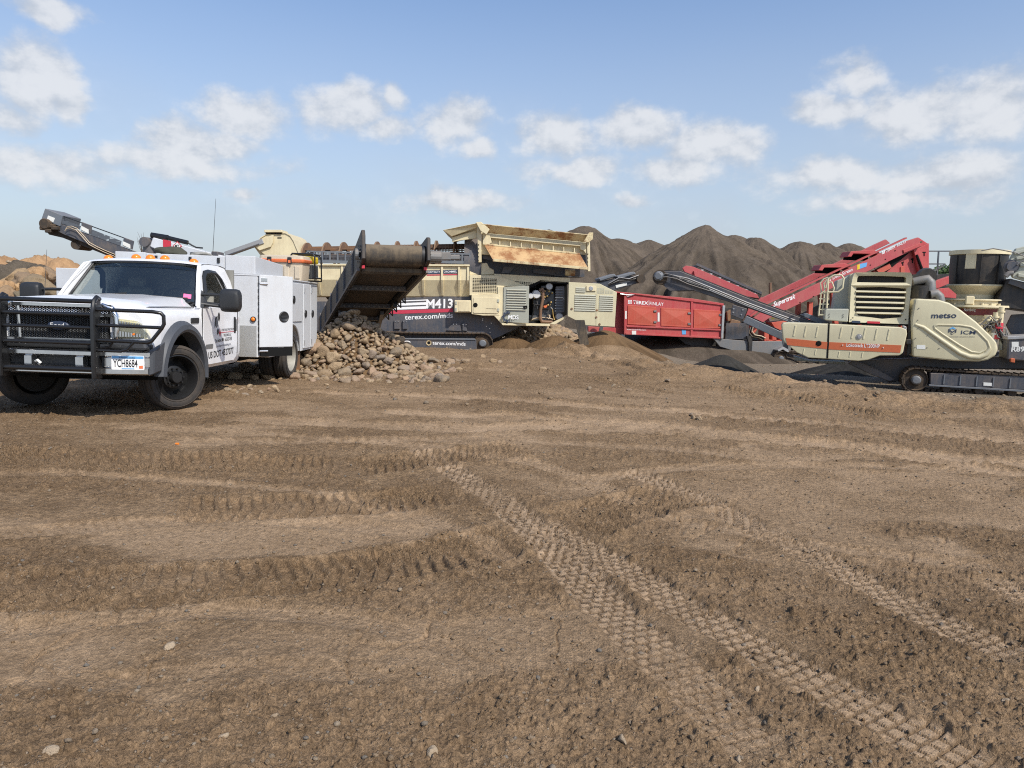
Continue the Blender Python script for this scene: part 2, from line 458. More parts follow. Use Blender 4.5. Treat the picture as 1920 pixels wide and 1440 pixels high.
# ------------------------------------------------------------------ mesh helpers
class MB:
    def __init__(s):
        s.v = []
        s.f = []

    def add(s, v, f):
        o = len(s.v)
        s.v += [tuple(p) for p in v]
        s.f += [tuple(i + o for i in q) for q in f]
        return s

    def box(s, x0, x1, y0, y1, z0, z1):
        v = [(x, y, z) for x in (x0, x1) for y in (y0, y1) for z in (z0, z1)]
        return s.add(v, [(0, 1, 3, 2), (4, 6, 7, 5), (0, 4, 5, 1), (2, 3, 7, 6), (0, 2, 6, 4), (1, 5, 7, 3)])

    def _ext(s, a, b):
        n = len(a)
        s.add(a + b, [tuple(range(n)), tuple(range(2 * n - 1, n - 1, -1))] + [(i, i + n, (i + 1) % n + n, (i + 1) % n) for i in range(n)])
        return s

    def prism(s, poly, y0, y1):           # outline in x,z
        return s._ext([(x, y0, z) for x, z in poly], [(x, y1, z) for x, z in poly])

    def prism_x(s, poly, x0, x1):         # outline in y,z
        return s._ext([(x0, y, z) for y, z in poly], [(x1, y, z) for y, z in poly])

    def prism_z(s, poly, z0, z1):
        return s._ext([(x, y, z0) for x, y in poly], [(x, y, z1) for x, y in poly])

    def taper(s, poly, y0, y1, k=0.9, c=None):
        c = c or (sum(p[0] for p in poly) / len(poly), sum(p[1] for p in poly) / len(poly))
        return s._ext([(c[0] + (x - c[0]) * k, y0, c[1] + (z - c[1]) * k) for x, z in poly], [(x, y1, z) for x, z in poly])

    def bar(s, a, b, w, h, up=(0, 0, 1)):
        a, b = Vector(a), Vector(b)
        d = (b - a).normalized()
        sd = d.cross(Vector(up))
        if sd.length < 1e-4:
            sd = d.cross(Vector((1, 0, 0)))
        sd.normalize()
        u = sd.cross(d)
        r = [sd * (w / 2) * i + u * (h / 2) * j for i, j in ((-1, -1), (1, -1), (1, 1), (-1, 1))]
        return s._ext([a + q for q in r], [b + q for q in r])

    def tube(s, path, r, n=8, cap=True):
        path = [Vector(p) for p in path]
        rs = r if isinstance(r, (list, tuple)) else [r] * len(path)
        rings = []
        prev = None
        for i, p in enumerate(path):
            if i == 0:
                d = path[1] - p
            elif i == len(path) - 1:
                d = p - path[i - 1]
            else:
                d = (path[i + 1] - p).normalized() + (p - path[i - 1]).normalized()
            d.normalize()
            if prev is None:
                a = d.cross(Vector((0, 0, 1)))
                if a.length < 1e-3:
                    a = d.cross(Vector((1, 0, 0)))
            else:
                a = prev - d * prev.dot(d)
            a.normalize()
            prev = a
            b = d.cross(a)
            rings.append([p + (a * math.cos(2 * math.pi * k / n) + b * math.sin(2 * math.pi * k / n)) * rs[i] for k in range(n)])
        return s.loft(rings, cap)

    def cyl(s, a, b, r, r2=None, n=20):
        return s.tube([a, b], [r, r if r2 is None else r2], n)

    def loft(s, rings, cap=True, closed=True):
        n = len(rings[0])
        v = [p for rg in rings for p in rg]
        f = []
        for i in range(len(rings) - 1):
            for k in range(n if closed else n - 1):
                k2 = (k + 1) % n
                f.append((i * n + k, i * n + k2, (i + 1) * n + k2, (i + 1) * n + k))
        if cap and closed:
            f.append(tuple(range(n - 1, -1, -1)))
            f.append(tuple(range((len(rings) - 1) * n, len(rings) * n)))
        return s.add(v, f)

    def lathe(s, prof, o=(0, 0, 0), axis='x', n=28, closed_prof=False):
        """prof: (radius, height along axis)"""
        rings = []
        for r, h in prof:
            rg = []
            for k in range(n):
                a = 2 * math.pi * k / n
                c, q = r * math.cos(a), r * math.sin(a)
                rg.append({'x': (o[0] + h, o[1] + c, o[2] + q), 'y': (o[0] + q, o[1] + h, o[2] + c), 'z': (o[0] + c, o[1] + q, o[2] + h)}[axis])
            rings.append(rg)
        if closed_prof:
            rings.append(rings[0])
        return s.loft(rings, not closed_prof)

    def build(s, name, mat, parent=None, bevel=0.0, smooth=None, segs=1):
        me = bpy.data.meshes.new(name)
        bm = bmesh.new()
        vs_ = [bm.verts.new(p) for p in s.v]
        for q in s.f:
            try:
                bm.faces.new([vs_[i] for i in q])
            except ValueError:
                pass
        bmesh.ops.recalc_face_normals(bm, faces=bm.faces)
        if bevel:
            ed = [e for e in bm.edges if len(e.link_faces) == 2 and e.calc_face_angle(0) > 0.5]
            bmesh.ops.bevel(bm, geom=ed, offset=bevel, segments=segs, affect='EDGES', clamp_overlap=True, profile=0.6)
        bm.to_mesh(me)
        bm.free()
        if smooth is not None:
            me.shade_smooth()
            me.set_sharp_from_angle(angle=R(smooth))
        me.materials.append(MATS[mat])
        o = bpy.data.objects.new(name, me)
        col.objects.link(o)
        if parent is not None:
            o.parent = parent
        return o


def tag(o, label=None, cat=None, group=None, kind=None):
    for k, v in (('label', label), ('category', cat), ('group', group), ('kind', kind)):
        if v:
            o[k] = v
    return o


def thing(name, label, cat, loc=(0, 0, 0), rot=(0, 0, 0), group=None):
    o = bpy.data.objects.new(name, None)
    o.empty_display_size = 0.2
    col.objects.link(o)
    o.location = loc
    o.rotation_euler = [R(a) for a in rot]
    return tag(o, label, cat, group)


def numpy_mesh(name, V, Fq, mat, smooth=True):
    me = bpy.data.meshes.new(name)
    me.vertices.add(len(V))
    me.vertices.foreach_set('co', np.ascontiguousarray(V, dtype=np.float32).ravel())
    k = Fq.shape[1]
    me.loops.add(Fq.size)
    me.loops.foreach_set('vertex_index', Fq.ravel().astype(np.int32))
    me.polygons.add(len(Fq))
    me.polygons.foreach_set('loop_start', (np.arange(len(Fq)) * k).astype(np.int32))
    me.polygons.foreach_set('loop_total', np.full(len(Fq), k, dtype=np.int32))
    me.update(calc_edges=True)
    if smooth:
        me.shade_smooth()
    me.materials.append(MATS[mat])
    o = bpy.data.objects.new(name, me)
    col.objects.link(o)
    return o


def lettering(txt, p0, p1, h, mat, parent, y=None, x=None, name='lettering', bold=0.0, lift=0.003, flip=1):
    """flat lettering from baseline point p0 to p1; on plane y=const (x,z points) or x=const (y,z points)"""
    cu = bpy.data.curves.new('txt', 'FONT')
    cu.body = txt
    cu.size = 1
    cu.offset = bold
    cu.fill_mode = 'BOTH'
    cu.resolution_u = 3
    tmp = bpy.data.objects.new('txt', cu)
    col.objects.link(tmp)
    dg = bpy.context.evaluated_depsgraph_get()
    me = bpy.data.meshes.new_from_object(tmp.evaluated_get(dg))
    col.objects.unlink(tmp)
    bpy.data.objects.remove(tmp)
    bpy.data.curves.remove(cu)
    xs = [v.co.x for v in me.vertices]
    x0, x1 = min(xs), max(xs)
    hh = 0.70
    d = (p1[0] - p0[0], p1[1] - p0[1])
    L = math.hypot(*d)
    for v in me.vertices:
        u = (v.co.x - x0) / (x1 - x0)
        w = v.co.y / hh * h
        a = p0[0] + d[0] * u - d[1] / L * w * (1 if flip == 1 else -1) * flip * 0
        b = p0[1] + d[1] * u + w
        v.co = (a, y - lift, b) if y is not None else (x + lift, a, b)
    me.materials.clear()
    me.materials.append(MATS[mat])
    o = bpy.data.objects.new(name, me)
    col.objects.link(o)
    o.parent = parent
    return o


def arc(cx, cz, r, a0, a1, n=12):
    return [(cx + r * math.cos(R(a0 + (a1 - a0) * i / n)), cz + r * math.sin(R(a0 + (a1 - a0) * i / n))) for i in range(n + 1)]


def rrect(x0, x1, z0, z1, r, n=4):
    p = []
    for cx, cz, a in ((x1 - r, z1 - r, 0), (x0 + r, z1 - r, 90), (x0 + r, z0 + r, 180), (x1 - r, z0 + r, 270)):
        p += arc(cx, cz, r, a, a + 90, n)
    return p


# ------------------------------------------------------------------ noise on arrays
def _h(ix, iy, s):
    n = (ix.astype(np.int64) * 374761393 + iy.astype(np.int64) * 668265263 + s * 1442695041) & 0xffffffff
    n = ((n ^ (n >> 13)) * 1274126177) & 0xffffffff
    n = n ^ (n >> 16)
    return (n & 0xffff) / 65535.0


def vn(x, y, s=0):
    ix, iy = np.floor(x), np.floor(y)
    fx, fy = x - ix, y - iy
    fx = fx * fx * fx * (fx * (fx * 6 - 15) + 10)
    fy = fy * fy * fy * (fy * (fy * 6 - 15) + 10)
    a, b, c, d = _h(ix, iy, s), _h(ix + 1, iy, s), _h(ix, iy + 1, s), _h(ix + 1, iy + 1, s)
    return (a + (b - a) * fx) * (1 - fy) + (c + (d - c) * fx) * fy


def fb(x, y, o=4, s=0, g=0.5):
    t, amp, tot = 0, 1.0, 0
    for i in range(o):
        c, q = math.cos(i * 1.1), math.sin(i * 1.1)
        t = t + amp * vn(x * c - y * q, x * q + y * c, s + i)
        tot += amp
        amp *= g
        x, y = x * 2.03, y * 2.03
    return t / tot


def cells(x, y, s=0):
    """distance to the nearest jittered cell centre, and that cell's random value"""
    ix, iy = np.floor(x), np.floor(y)
    best = np.full(x.shape, 9.0)
    rid = np.zeros(x.shape)
    for dx in (-1, 0, 1):
        for dy in (-1, 0, 1):
            jx, jy = ix + dx, iy + dy
            d = np.hypot(jx + _h(jx, jy, s) - x, jy + _h(jx, jy, s + 1) - y)
            m = d < best
            best = np.where(m, d, best)
            rid = np.where(m, _h(jx, jy, s + 2), rid)
    return best, rid


def sst(a, b, x):
    t = np.clip((x - a) / (b - a), 0, 1)
    return t * t * (3 - 2 * t)


# ------------------------------------------------------------------ the ground
TREADS = [   # centre line (x,y on the ground), width, kind
    ([(-1.038,7.243),(-0.541,6.339),(-0.104,5.437),(0.203,4.588),(0.423,3.882),(0.599,3.274),(0.782,2.764),(0.89,2.414),(0.961,2.242)], 0.29, 'block'),
    ([(0.177,4.926),(0.475,4.434),(0.74,3.956),(0.958,3.468),(1.159,3.093),(1.351,2.749),(1.57,2.409),(1.761,2.141)], 0.27, 'block'),
    ([(0.982,6.595),(1.325,6.049),(1.577,5.434),(1.761,4.755),(1.988,4.184),(2.13,3.661),(2.205,3.357),(2.295,3.174),(2.39,2.964)], 0.28, 'block'),
    ([(2.79,4.109),(2.862,3.843),(2.929,3.576)], 0.27, 'block'),
    ([(-2.944,3.488),(-2.254,3.576),(-1.643,3.661),(-1.169,3.807),(-0.724,3.993),(-0.307,4.256),(0.097,4.634)], 0.52, 'cleat'),
    ([(0.324,4.818),(0.699,5.13),(1.065,5.391),(1.5,5.81)], 0.62, 'cleat'),
    ([(-1.518,6.242),(-0.987,6.541),(-0.41,6.964),(0.243,7.39)], 0.62, 'cleat'),
    ([(-4.953,6.09),(-3.518,6.042),(-2.455,6.307),(-1.518,6.242)], 0.55, 'cleat'),
    ([(-2.487,4.9),(-1.768,5.022),(-1.02,5.176),(-0.408,5.562)], 0.5, 'cleat'),
    ([(-3.428,8.344),(-1.636,8.305),(-0.365,8.268),(0.936,8.645),(2.752,8.144),(4.311,7.584),(5.563,6.949)], 0.5, 'rut'),
    ([(-1.818,9.232),(0.011,9.205),(1.954,8.779),(3.622,7.862),(5.141,6.404)], 0.35, 'rut'),
    ([(-3.342,11.022),(-1.326,10.956),(0.326,10.508),(2.563,9.876),(4.455,9.11),(6.528,8.198)], 0.4, 'rut'),
    ([(-4.333,5.524),(-3.407,5.693),(-2.338,5.659),(-1.398,5.399),(-0.672,4.982),(-0.186,4.508),(0.089,3.98)], 0.16, 'sweep'),
    ([(-3.382,4.279),(-2.691,4.59),(-1.973,4.759),(-1.147,4.707),(-0.546,4.586)], 0.2, 'sweep'),
    ([(-2.453,3.062),(-2.028,3.246),(-1.5,3.333),(-0.913,3.306),(-0.423,3.167),(-0.111,2.937)], 0.13, 'sweep'),
    ([(-1.798,2.649),(-1.436,2.778),(-0.965,2.83),(-0.46,2.79),(-0.099,2.685)], 0.12, 'sweep'),
    ([(-3.507,6.96),(-1.995,7.29),(-0.342,7.769),(1.398,7.522),(2.876,6.897),(4.293,5.893)], 0.25, 'sweep'),
    ([(0.802,5.299),(1.316,4.893),(1.868,4.551),(2.514,4.307),(3.229,4.136)], 0.16, 'sweep'),
    ([(-4.339,7.483),(-2.642,7.547),(-0.874,7.262),(0.223,6.667),(0.76,5.997),(1.01,5.316)], 0.22, 'sweep'),
    ([(0.434,5.966),(1.477,6.541),(2.858,6.851),(4.147,6.808),(5.113,6.496)], 0.22, 'sweep'),
    ([(-0.009,15.958),(1.093,14.513),(1.911,13.285),(2.692,11.809)], 0.5, 'cleat'),
    ([(3.647,13),(4.57,11.557),(5.275,10.17),(6.341,9.892)], 0.5, 'rut2'),
    ([(4.195,12.554),(5.04,11.834),(6.349,11.272),(7.905,10.81)], 0.45, 'rut2'),
    ([(0.617,21.261),(1.696,18.929),(2.431,17.022),(3.07,14.506)], 0.45, 'rut2'),
]


def polyline_st(px, py, pts):
    """distance along and across the nearest segment of a polyline"""
    bs = np.full(px.shape, 1e9)
    S = np.zeros_like(px)
    T = np.zeros_like(px)
    acc = 0.0
    for (x0, y0), (x1, y1) in zip(pts[:-1], pts[1:]):
        L = math.hypot(x1 - x0, y1 - y0)
        ux, uy = (x1 - x0) / L, (y1 - y0) / L
        s = np.clip((px - x0) * ux + (py - y0) * uy, 0, L)
        dx, dy = px - x0 - ux * s, py - y0 - uy * s
        d = np.hypot(dx, dy)
        m = d < bs
        bs = np.where(m, d, bs)
        S = np.where(m, acc + s, S)
        T = np.where(m, ux * dy - uy * dx, T)
        acc += L
    return S, T, bs, acc


ZONES = [     # packed (-) and churned (+) areas of the yard: x, y, half sizes, weight
    (-2.0, 4.67, 2.2, 0.42, -0.30), (-0.9, 3.1, 1.6, 0.42, -0.30), (0.35, 3.2, 0.5, 0.35, -0.2), (2.0, 4.5, 0.8, 0.3, -0.22), (-3.2, 7.4, 3.0, 0.6, -0.12),
    (1.6, 6.4, 2.4, 0.45, -0.12), (-1.5, 3.88, 1.7, 0.28, 0.2), (-0.9, 2.3, 1.8, 0.25, 0.28), (0.42, 2.5, 0.45, 0.35, 0.25), (1.05, 3.6, 0.35, 0.4, 0.2),
    (0.75, 5.1, 0.7, 0.35, 0.2), (2.2, 3.0, 0.8, 0.5, 0.14), (2.5, 3.9, 0.6, 0.4, 0.14), (0.0, 6.6, 1.5, 0.5, 0.15), (-1.6, 5.6, 1.4, 0.35, 0.15)]


def edge_y(x):                       # where the brown pad falls away to the lower crushed-stone floor
    return np.interp(x, [-60, -12, -2, 2, 4.5, 7, 10, 60], [21, 20, 20, 18.5, 15.0, 11.4, 10.0, 9.5])


def g_base(x, y):
    x = np.asarray(x, float)
    y = np.asarray(y, float)
    z = np.zeros(np.broadcast(x, y).shape)
    drop = np.interp(x, [-20, -3, 1.5, 4, 60], [-0.25, -0.28, -0.34, -0.46, -0.47])
    e = edge_y(x)
    z = z + drop * sst(0, 1, (y - e) / np.interp(x, [-5, 2, 6, 12], [3.6, 5.0, 5.2, 4.8]))
    # the ground the truck stands on leans a little
    w = sst(3.6, 1.6, np.hypot((x + 5.1) / 1.25, (y - 10.9) / 2.2))
    tp = 0.07 - 0.011 * (x + 5.15) - 0.0203 * (y - 8.85)
    z = z * (1 - w) + tp * w
    # spilled heaps of loose soil
    for (cx, cy, rx, ry, h) in MOUNDS:
        d = np.hypot((x - cx) / rx, (y - cy) / ry)
        z = z + h * np.exp(-(d * 1.55) ** 2)
    z = z - 0.45 * sst(4.5, 8.0, x) * sst(20, 24, y) * sst(60, 40, y)
    bank = np.exp(-((y - e - 1.2) / 1.9) ** 2) * sst(0.5, 2.5, x)
    z = z + bank * ((fb(x * 1.5, y * 1.9, 4, 25, 0.6) - 0.5) * 0.42 + 0.03)
    far = sst(8, 22, y) * sst(60, 30, y)
    z = z + (fb(x * 0.35, y * 0.35, 3, 5) - 0.5) * (0.05 + 0.05 * far)
    z = z + (fb(x * 1.3, y * 1.3, 3, 9) - 0.5) * 0.035
    return z


MOUNDS = [(*(1.489,20.026), 1.0, 0.9, 0.30), (*(0.765,20.914), 1.6, 0.9, 0.16), (*(2.969,23.397), 1.6, 1.1, 0.42), (*(3.876,23.007), 1.0, 1.2, 0.25),
          (*(3.094,14.371), 1.1, 0.8, 0.20), (*(4.209,15.05), 1.1, 0.7, 0.16), (*(-0.459,19.475), 1.6, 0.7, 0.12),
          (*(5.716,12.547), 1.3, 0.45, 0.08), (*(6.28,11.798), 1.2, 0.4, 0.05), (*(-0.959,15.733), 2.2, 0.8, 0.10)]


def ground_full(x, y):
    z = g_base(x, y)
    near = sst(42, 15, y)
    # rough, churned patches against packed smooth ones
    bias = np.zeros_like(z)
    for (cx, cy, rx, ry, k) in ZONES:
        bias += k * np.exp(-((x - cx) / rx) ** 2 - ((y - cy) / ry) ** 2)
    rough = sst(0.425, 0.575, fb(x * 0.55 + 3, y * 0.85, 5, 21, 0.6) + bias)
    rough = np.maximum(rough, 0.12)
    dry = sst(0.50, 0.66, fb(x * 0.5 + 9, y * 0.8 + 2, 4, 33)) * 0.35
    dry = np.maximum(dry, 0.50 * sst(0.55, 0.1, rough) * sst(0.36, 0.6, fb(x * 0.9, y * 1.4, 4, 35)) * sst(16, 7, y))
    tr_any = np.zeros_like(z)
    groove_dark = np.zeros_like(z)
    for pts, wd, kind in TREADS:
        xs = [p[0] for p in pts]
        ys = [p[1] for p in pts]
        m = (x > min(xs) - 1) & (x < max(xs) + 1) & (y > min(ys) - 1) & (y < max(ys) + 1)
        if not m.any():
            continue
        X, Y = x[m], y[m]
        wob = (fb(X * 1.7, Y * 1.7, 2, 51) - 0.5) * (0.03 if kind == 'block' else 0.10)
        S, T, D, L = polyline_st(X + wob, Y - wob, pts)
        keep = 0.72 + 0.28 * sst(0.30, 0.45, fb(X * 1.1 + 4, Y * 1.1, 3, 61))
        fade = sst(0, 0.25, S) * sst(L, L - 0.25, S) * keep
        inside = sst(wd / 2 + 0.035, wd / 2 - 0.02, np.abs(T)) * fade
        shoulder = np.exp(-((np.abs(T) - wd / 2 - 0.04) / 0.045) ** 2) * fade
        if kind == 'block':
            row = np.floor(S / 0.062)
            off = (row % 2) * 0.5
            a = (S / 0.062) % 1.0
            b = (T / 0.068 + off) % 1.0
            groove = np.maximum(sst(0.14, 0.05, np.minimum(a, 1 - a)), sst(0.12, 0.04, np.minimum(b, 1 - b)))
            blk = _h(row, np.floor(T / 0.068 + off), 5)
            edge = (vn(S * 11, T * 0 + 3.0, 6) - 0.5) * 0.06
            inside = inside * sst(0.02, -0.02, np.abs(T) - wd / 2 - edge)
            dz = -0.006 + (blk - 0.5) * 0.004 - 0.010 * groove * (0.55 + 0.8 * vn(X * 9, Y * 9, 3))
            z[m] = z[m] * 1 + inside * dz + shoulder * 0.014
            rough[m] = rough[m] * (1 - 0.95 * sst(0.0, 0.65, inside))
            dry[m] = np.maximum(dry[m], inside * (0.72 + 0.2 * blk) * (1 - 0.9 * groove))
            tr_any[m] = np.maximum(tr_any[m], inside)
            groove_dark[m] = np.maximum(groove_dark[m], inside * groove * 0.9)  # grooves between the tread blocks get a darker colour
        elif kind == 'cleat':
            a = ((S + 0.25 * np.abs(T)) / 0.088) % 1.0
            rib = np.exp(-((a - 0.5) / 0.15) ** 2)
            z[m] = z[m] + inside * (-0.026 + 0.046 * rib * (0.6 + 0.6 * vn(X * 6, Y * 6, 8))) + shoulder * 0.024
            rough[m] = np.maximum(rough[m] * (1 - 0.55 * inside), 0.38 * inside)
            dry[m] = dry[m] * (1 - 0.4 * inside)
        elif kind == 'sweep':
            ln = 0.5 + 0.5 * np.cos(T / 0.035 * 2 * math.pi)
            z[m] = z[m] - inside * (0.004 + 0.006 * ln) + shoulder * 0.010
            rough[m] *= (1 - 0.75 * inside)
            dry[m] = np.maximum(dry[m], inside * (0.62 - 0.3 * ln))
        else:
            k = 1.0 if kind == 'rut' else 2.4
            z[m] = z[m] - inside * 0.016 * k + shoulder * 0.026 * k * (0.4 + vn(X * 3, Y * 3, 4))
            if kind == 'rut':
                rough[m] *= (1 - 0.5 * inside)
                dry[m] = np.maximum(dry[m], inside * 0.75)
            else:
                dry[m] *= (1 - inside)
    # clods: lumps of several sizes, each its own height, thick in the churned patches
    f1 = fb(x * 3.1, y * 3.1, 2, 71)
    amp = rough * near
    k = (y < 22)
    xx, yy, ff = x[k], y[k], f1[k]
    add = np.zeros_like(xx)
    for (fr, hgt, thr, sd) in ((9.0, 0.022, 0.74, 101), (21.0, 0.017, 0.50, 111), (46.0, 0.012, 0.34, 121), (95.0, 0.006, 0.2, 131)):
        d, rid = cells(xx * fr + ff * 0.3, yy * fr, sd)
        add += hgt * np.clip((rid - thr) / (1 - thr), 0, 1) * sst(0.56, 0.24, d)
    c1 = np.abs(vn(xx * 7.0 + ff, yy * 7.0, 73) - 0.5) * 2
    c3 = vn(xx * 52, yy * 52, 79)
    add += (0.5 - c1) * 0.010 + (c3 - 0.5) * 0.006
    z[k] += amp[k] * add
    z[k] += near[k] * (1 - rough[k]) * (c3 - 0.5) * 0.004
    # drying cracks in the packed mud in front
    crack = np.minimum(np.abs(vn(x * 2.6 + f1 * 1.2, y * 2.6 + f1, 97) - 0.5), np.abs(vn(x * 3.4 + f1, y * 3.4 - f1 * 1.2, 99) - 0.5))
    z = z - near * (1 - rough) * (1 - tr_any) * sst(0.030, 0.0, crack) * 0.016 * sst(0.35, 0.6, vn(x * 0.9, y * 0.9, 95))
    dry = np.clip(dry * (1 - 0.4 * rough), 0, 1)
    # crushed grey fines lie on the lower floor, and far off everything is grey brown
    e = edge_y(x)
    grey = sst(0.8, 3.2, y - e + (fb(x * 0.8, y * 0.8, 3, 15) - 0.5) * 2.5) * sst(1.0, 4.5, x - (22 - y) * 0.15)
    for (cx, cy, rx, ry, h) in MOUNDS:
        d = np.hypot((x - cx) / rx, (y - cy) / ry)
        grey = grey * (1 - np.exp(-(d * 1.1) ** 2))
    grey = np.maximum(grey, 0.85 * sst(25, 34, y))
    dark_tone = 0.7 * np.clip(rough * sst(0.35, 0.6, fb(x * 0.3, y * 0.45, 3, 44)), 0, 1) * sst(40, 15, y)
    dark_tone = np.maximum(dark_tone * (1 - 0.8 * tr_any), groove_dark)
    return z, dry, grey, dark_tone


def build_ground():
    ys = [1.2]
    while ys[-1] < 900:
        y = ys[-1]
        dy = 0.00125 * y * y
        if y < 26:
            dy = min(dy, 0.09)
        ys.append(y + min(max(dy, 0.0045), 40))
    ys = np.array(ys)
    u = np.linspace(-0.98, 0.98, 1380)
    Y, Uu = np.meshgrid(ys, u, indexing='ij')
    X = Uu * (Y + 0.9)
    z, dry, grey, dark_tone = ground_full(X.ravel(), Y.ravel())
    V = np.stack([X.ravel(), Y.ravel(), z], 1)
    nr, nc = Y.shape
    i = np.arange(nr - 1)[:, None] * nc + np.arange(nc - 1)[None, :]
    Fq = np.stack([i, i + 1, i + 1 + nc, i + nc], -1).reshape(-1, 4)
    o = numpy_mesh('ground', V, Fq, 'dirt')
    for nm, a in (('dry', dry), ('grey', grey), ('dark_tone', dark_tone)):
        at = o.data.attributes.new(nm, 'FLOAT', 'POINT')
        at.data.foreach_set('value', a.astype(np.float32))
    tag(o, 'brown churned quarry ground with tyre and track marks', kind='structure')


build_ground()


def gh(x, y):
    return float(g_base(np.array([x]), np.array([y]))[0])


def gh_full(x, y):
    return ground_full(np.array(x, float), np.array(y, float))[0]


def ico(sub, seed, amp=0.22, squash=(1, 0.85, 0.7), freq=1.4):
    bm = bmesh.new()
    bmesh.ops.create_icosphere(bm, subdivisions=sub, radius=1)
    r = np.random.default_rng(seed)
    off = r.uniform(0, 50, 3)
    V = np.array([v.co[:] for v in bm.verts])
    d = 1 + amp * 2 * (fb(V[:, 0] * freq + off[0] + V[:, 2] * 0.7, V[:, 1] * freq + off[1] - V[:, 2] * 0.9, 3, seed) - 0.5)
    # a few flat facets as on worn field stone
    for k in range(7):
        n = r.normal(size=3)
        n /= np.linalg.norm(n)
        h = V @ n
        cut = r.uniform(0.48, 0.82)
        over = np.clip(h - cut, 0, None)
        V = V - over[:, None] * n[None, :] * 0.88
    V = V * d[:, None] * np.array(squash)
    Fc = np.array([[v.index for v in f.verts] for f in bm.faces])
    bm.free()
    return V, Fc


def scatter(name, n, xr, yr, rmin, rmax, mat, label, cat, sub=1, sink=0.35, power=3.0, mask=None, flat=0.7, seed=1, ypow=1.0, sm=True):
    r = np.random.default_rng(seed)
    protos = [ico(sub, seed * 10 + k, 0.25, (1, r.uniform(0.7, 0.95), r.uniform(flat - 0.12, flat + 0.1))) for k in range(8)]
    y = yr[0] + (yr[1] - yr[0]) * r.random(n) ** ypow
    x = r.uniform(xr[0], xr[1], n) * (y + 0.9)
    if mask is not None:
        k = mask(x, y, r)
        x, y = x[k], y[k]
    n = len(x)
    rad = rmin + (rmax - rmin) * r.random(n) ** power
    z = gh_full(x, y)
    Vs, Fs, Ts = [], [], []
    o = 0
    for i in range(n):
        V, Fc = protos[i % 8]
        a = r.uniform(0, 6.28)
        c, s_ = math.cos(a), math.sin(a)
        Q = V * rad[i]
        Q = np.stack([Q[:, 0] * c - Q[:, 1] * s_, Q[:, 0] * s_ + Q[:, 1] * c, Q[:, 2]], 1)
        Q += (x[i], y[i], z[i] + rad[i] * flat * (1 - 2 * sink))
        Vs.append(Q)
        Fs.append(Fc + o)
        Ts.append(np.full(len(Q), r.random()))
        o += len(Q)
    ob = numpy_mesh(name, np.concatenate(Vs), np.concatenate(Fs), mat, smooth=sm)
    at = ob.data.attributes.new('tone', 'FLOAT', 'POINT')
    at.data.foreach_set('value', np.concatenate(Ts).astype(np.float32))
    tag(ob, label, cat, kind='stuff')
    return ob


def rough_mask(x, y, r):
    q = sst(0.44, 0.60, fb(x * 0.42 + 3, y * 0.62, 4, 21))
    return r.random(len(x)) < 0.15 + 0.85 * q


scatter('pebbles', 14000, (-0.95, 0.95), (1.7, 13), 0.003, 0.017, 'pebble', 'small tan and grey pebbles strewn over the brown dirt', 'pebbles', 1, 0.32, 2.6, None, 0.65, 3, 1.25)
scatter('dirt_clods', 3500, (-0.95, 0.95), (1.7, 10), 0.004, 0.017, 'dirt', 'crumbly brown clods lying on the churned dirt', 'clods', 1, 0.42, 3.0, rough_mask, 0.7, 5, 1.3, sm=False)
scatter('gravel', 1500, (-0.2, 0.95), (10, 34), 0.012, 0.06, 'pebble', 'loose stones scattered on the lower quarry floor', 'stones', 1, 0.35, 3.0, None, 0.65, 8, 1.0)


# ------------------------------------------------------------------ the service truck (x = driver's side, y = rearward, z up)
TK = thing('service_truck', 'white service truck with black grille guard and utility body, parked facing the camera', 'truck', (-5.15, 8.85, 0.07), (-1.16, 0.63, 0.75))


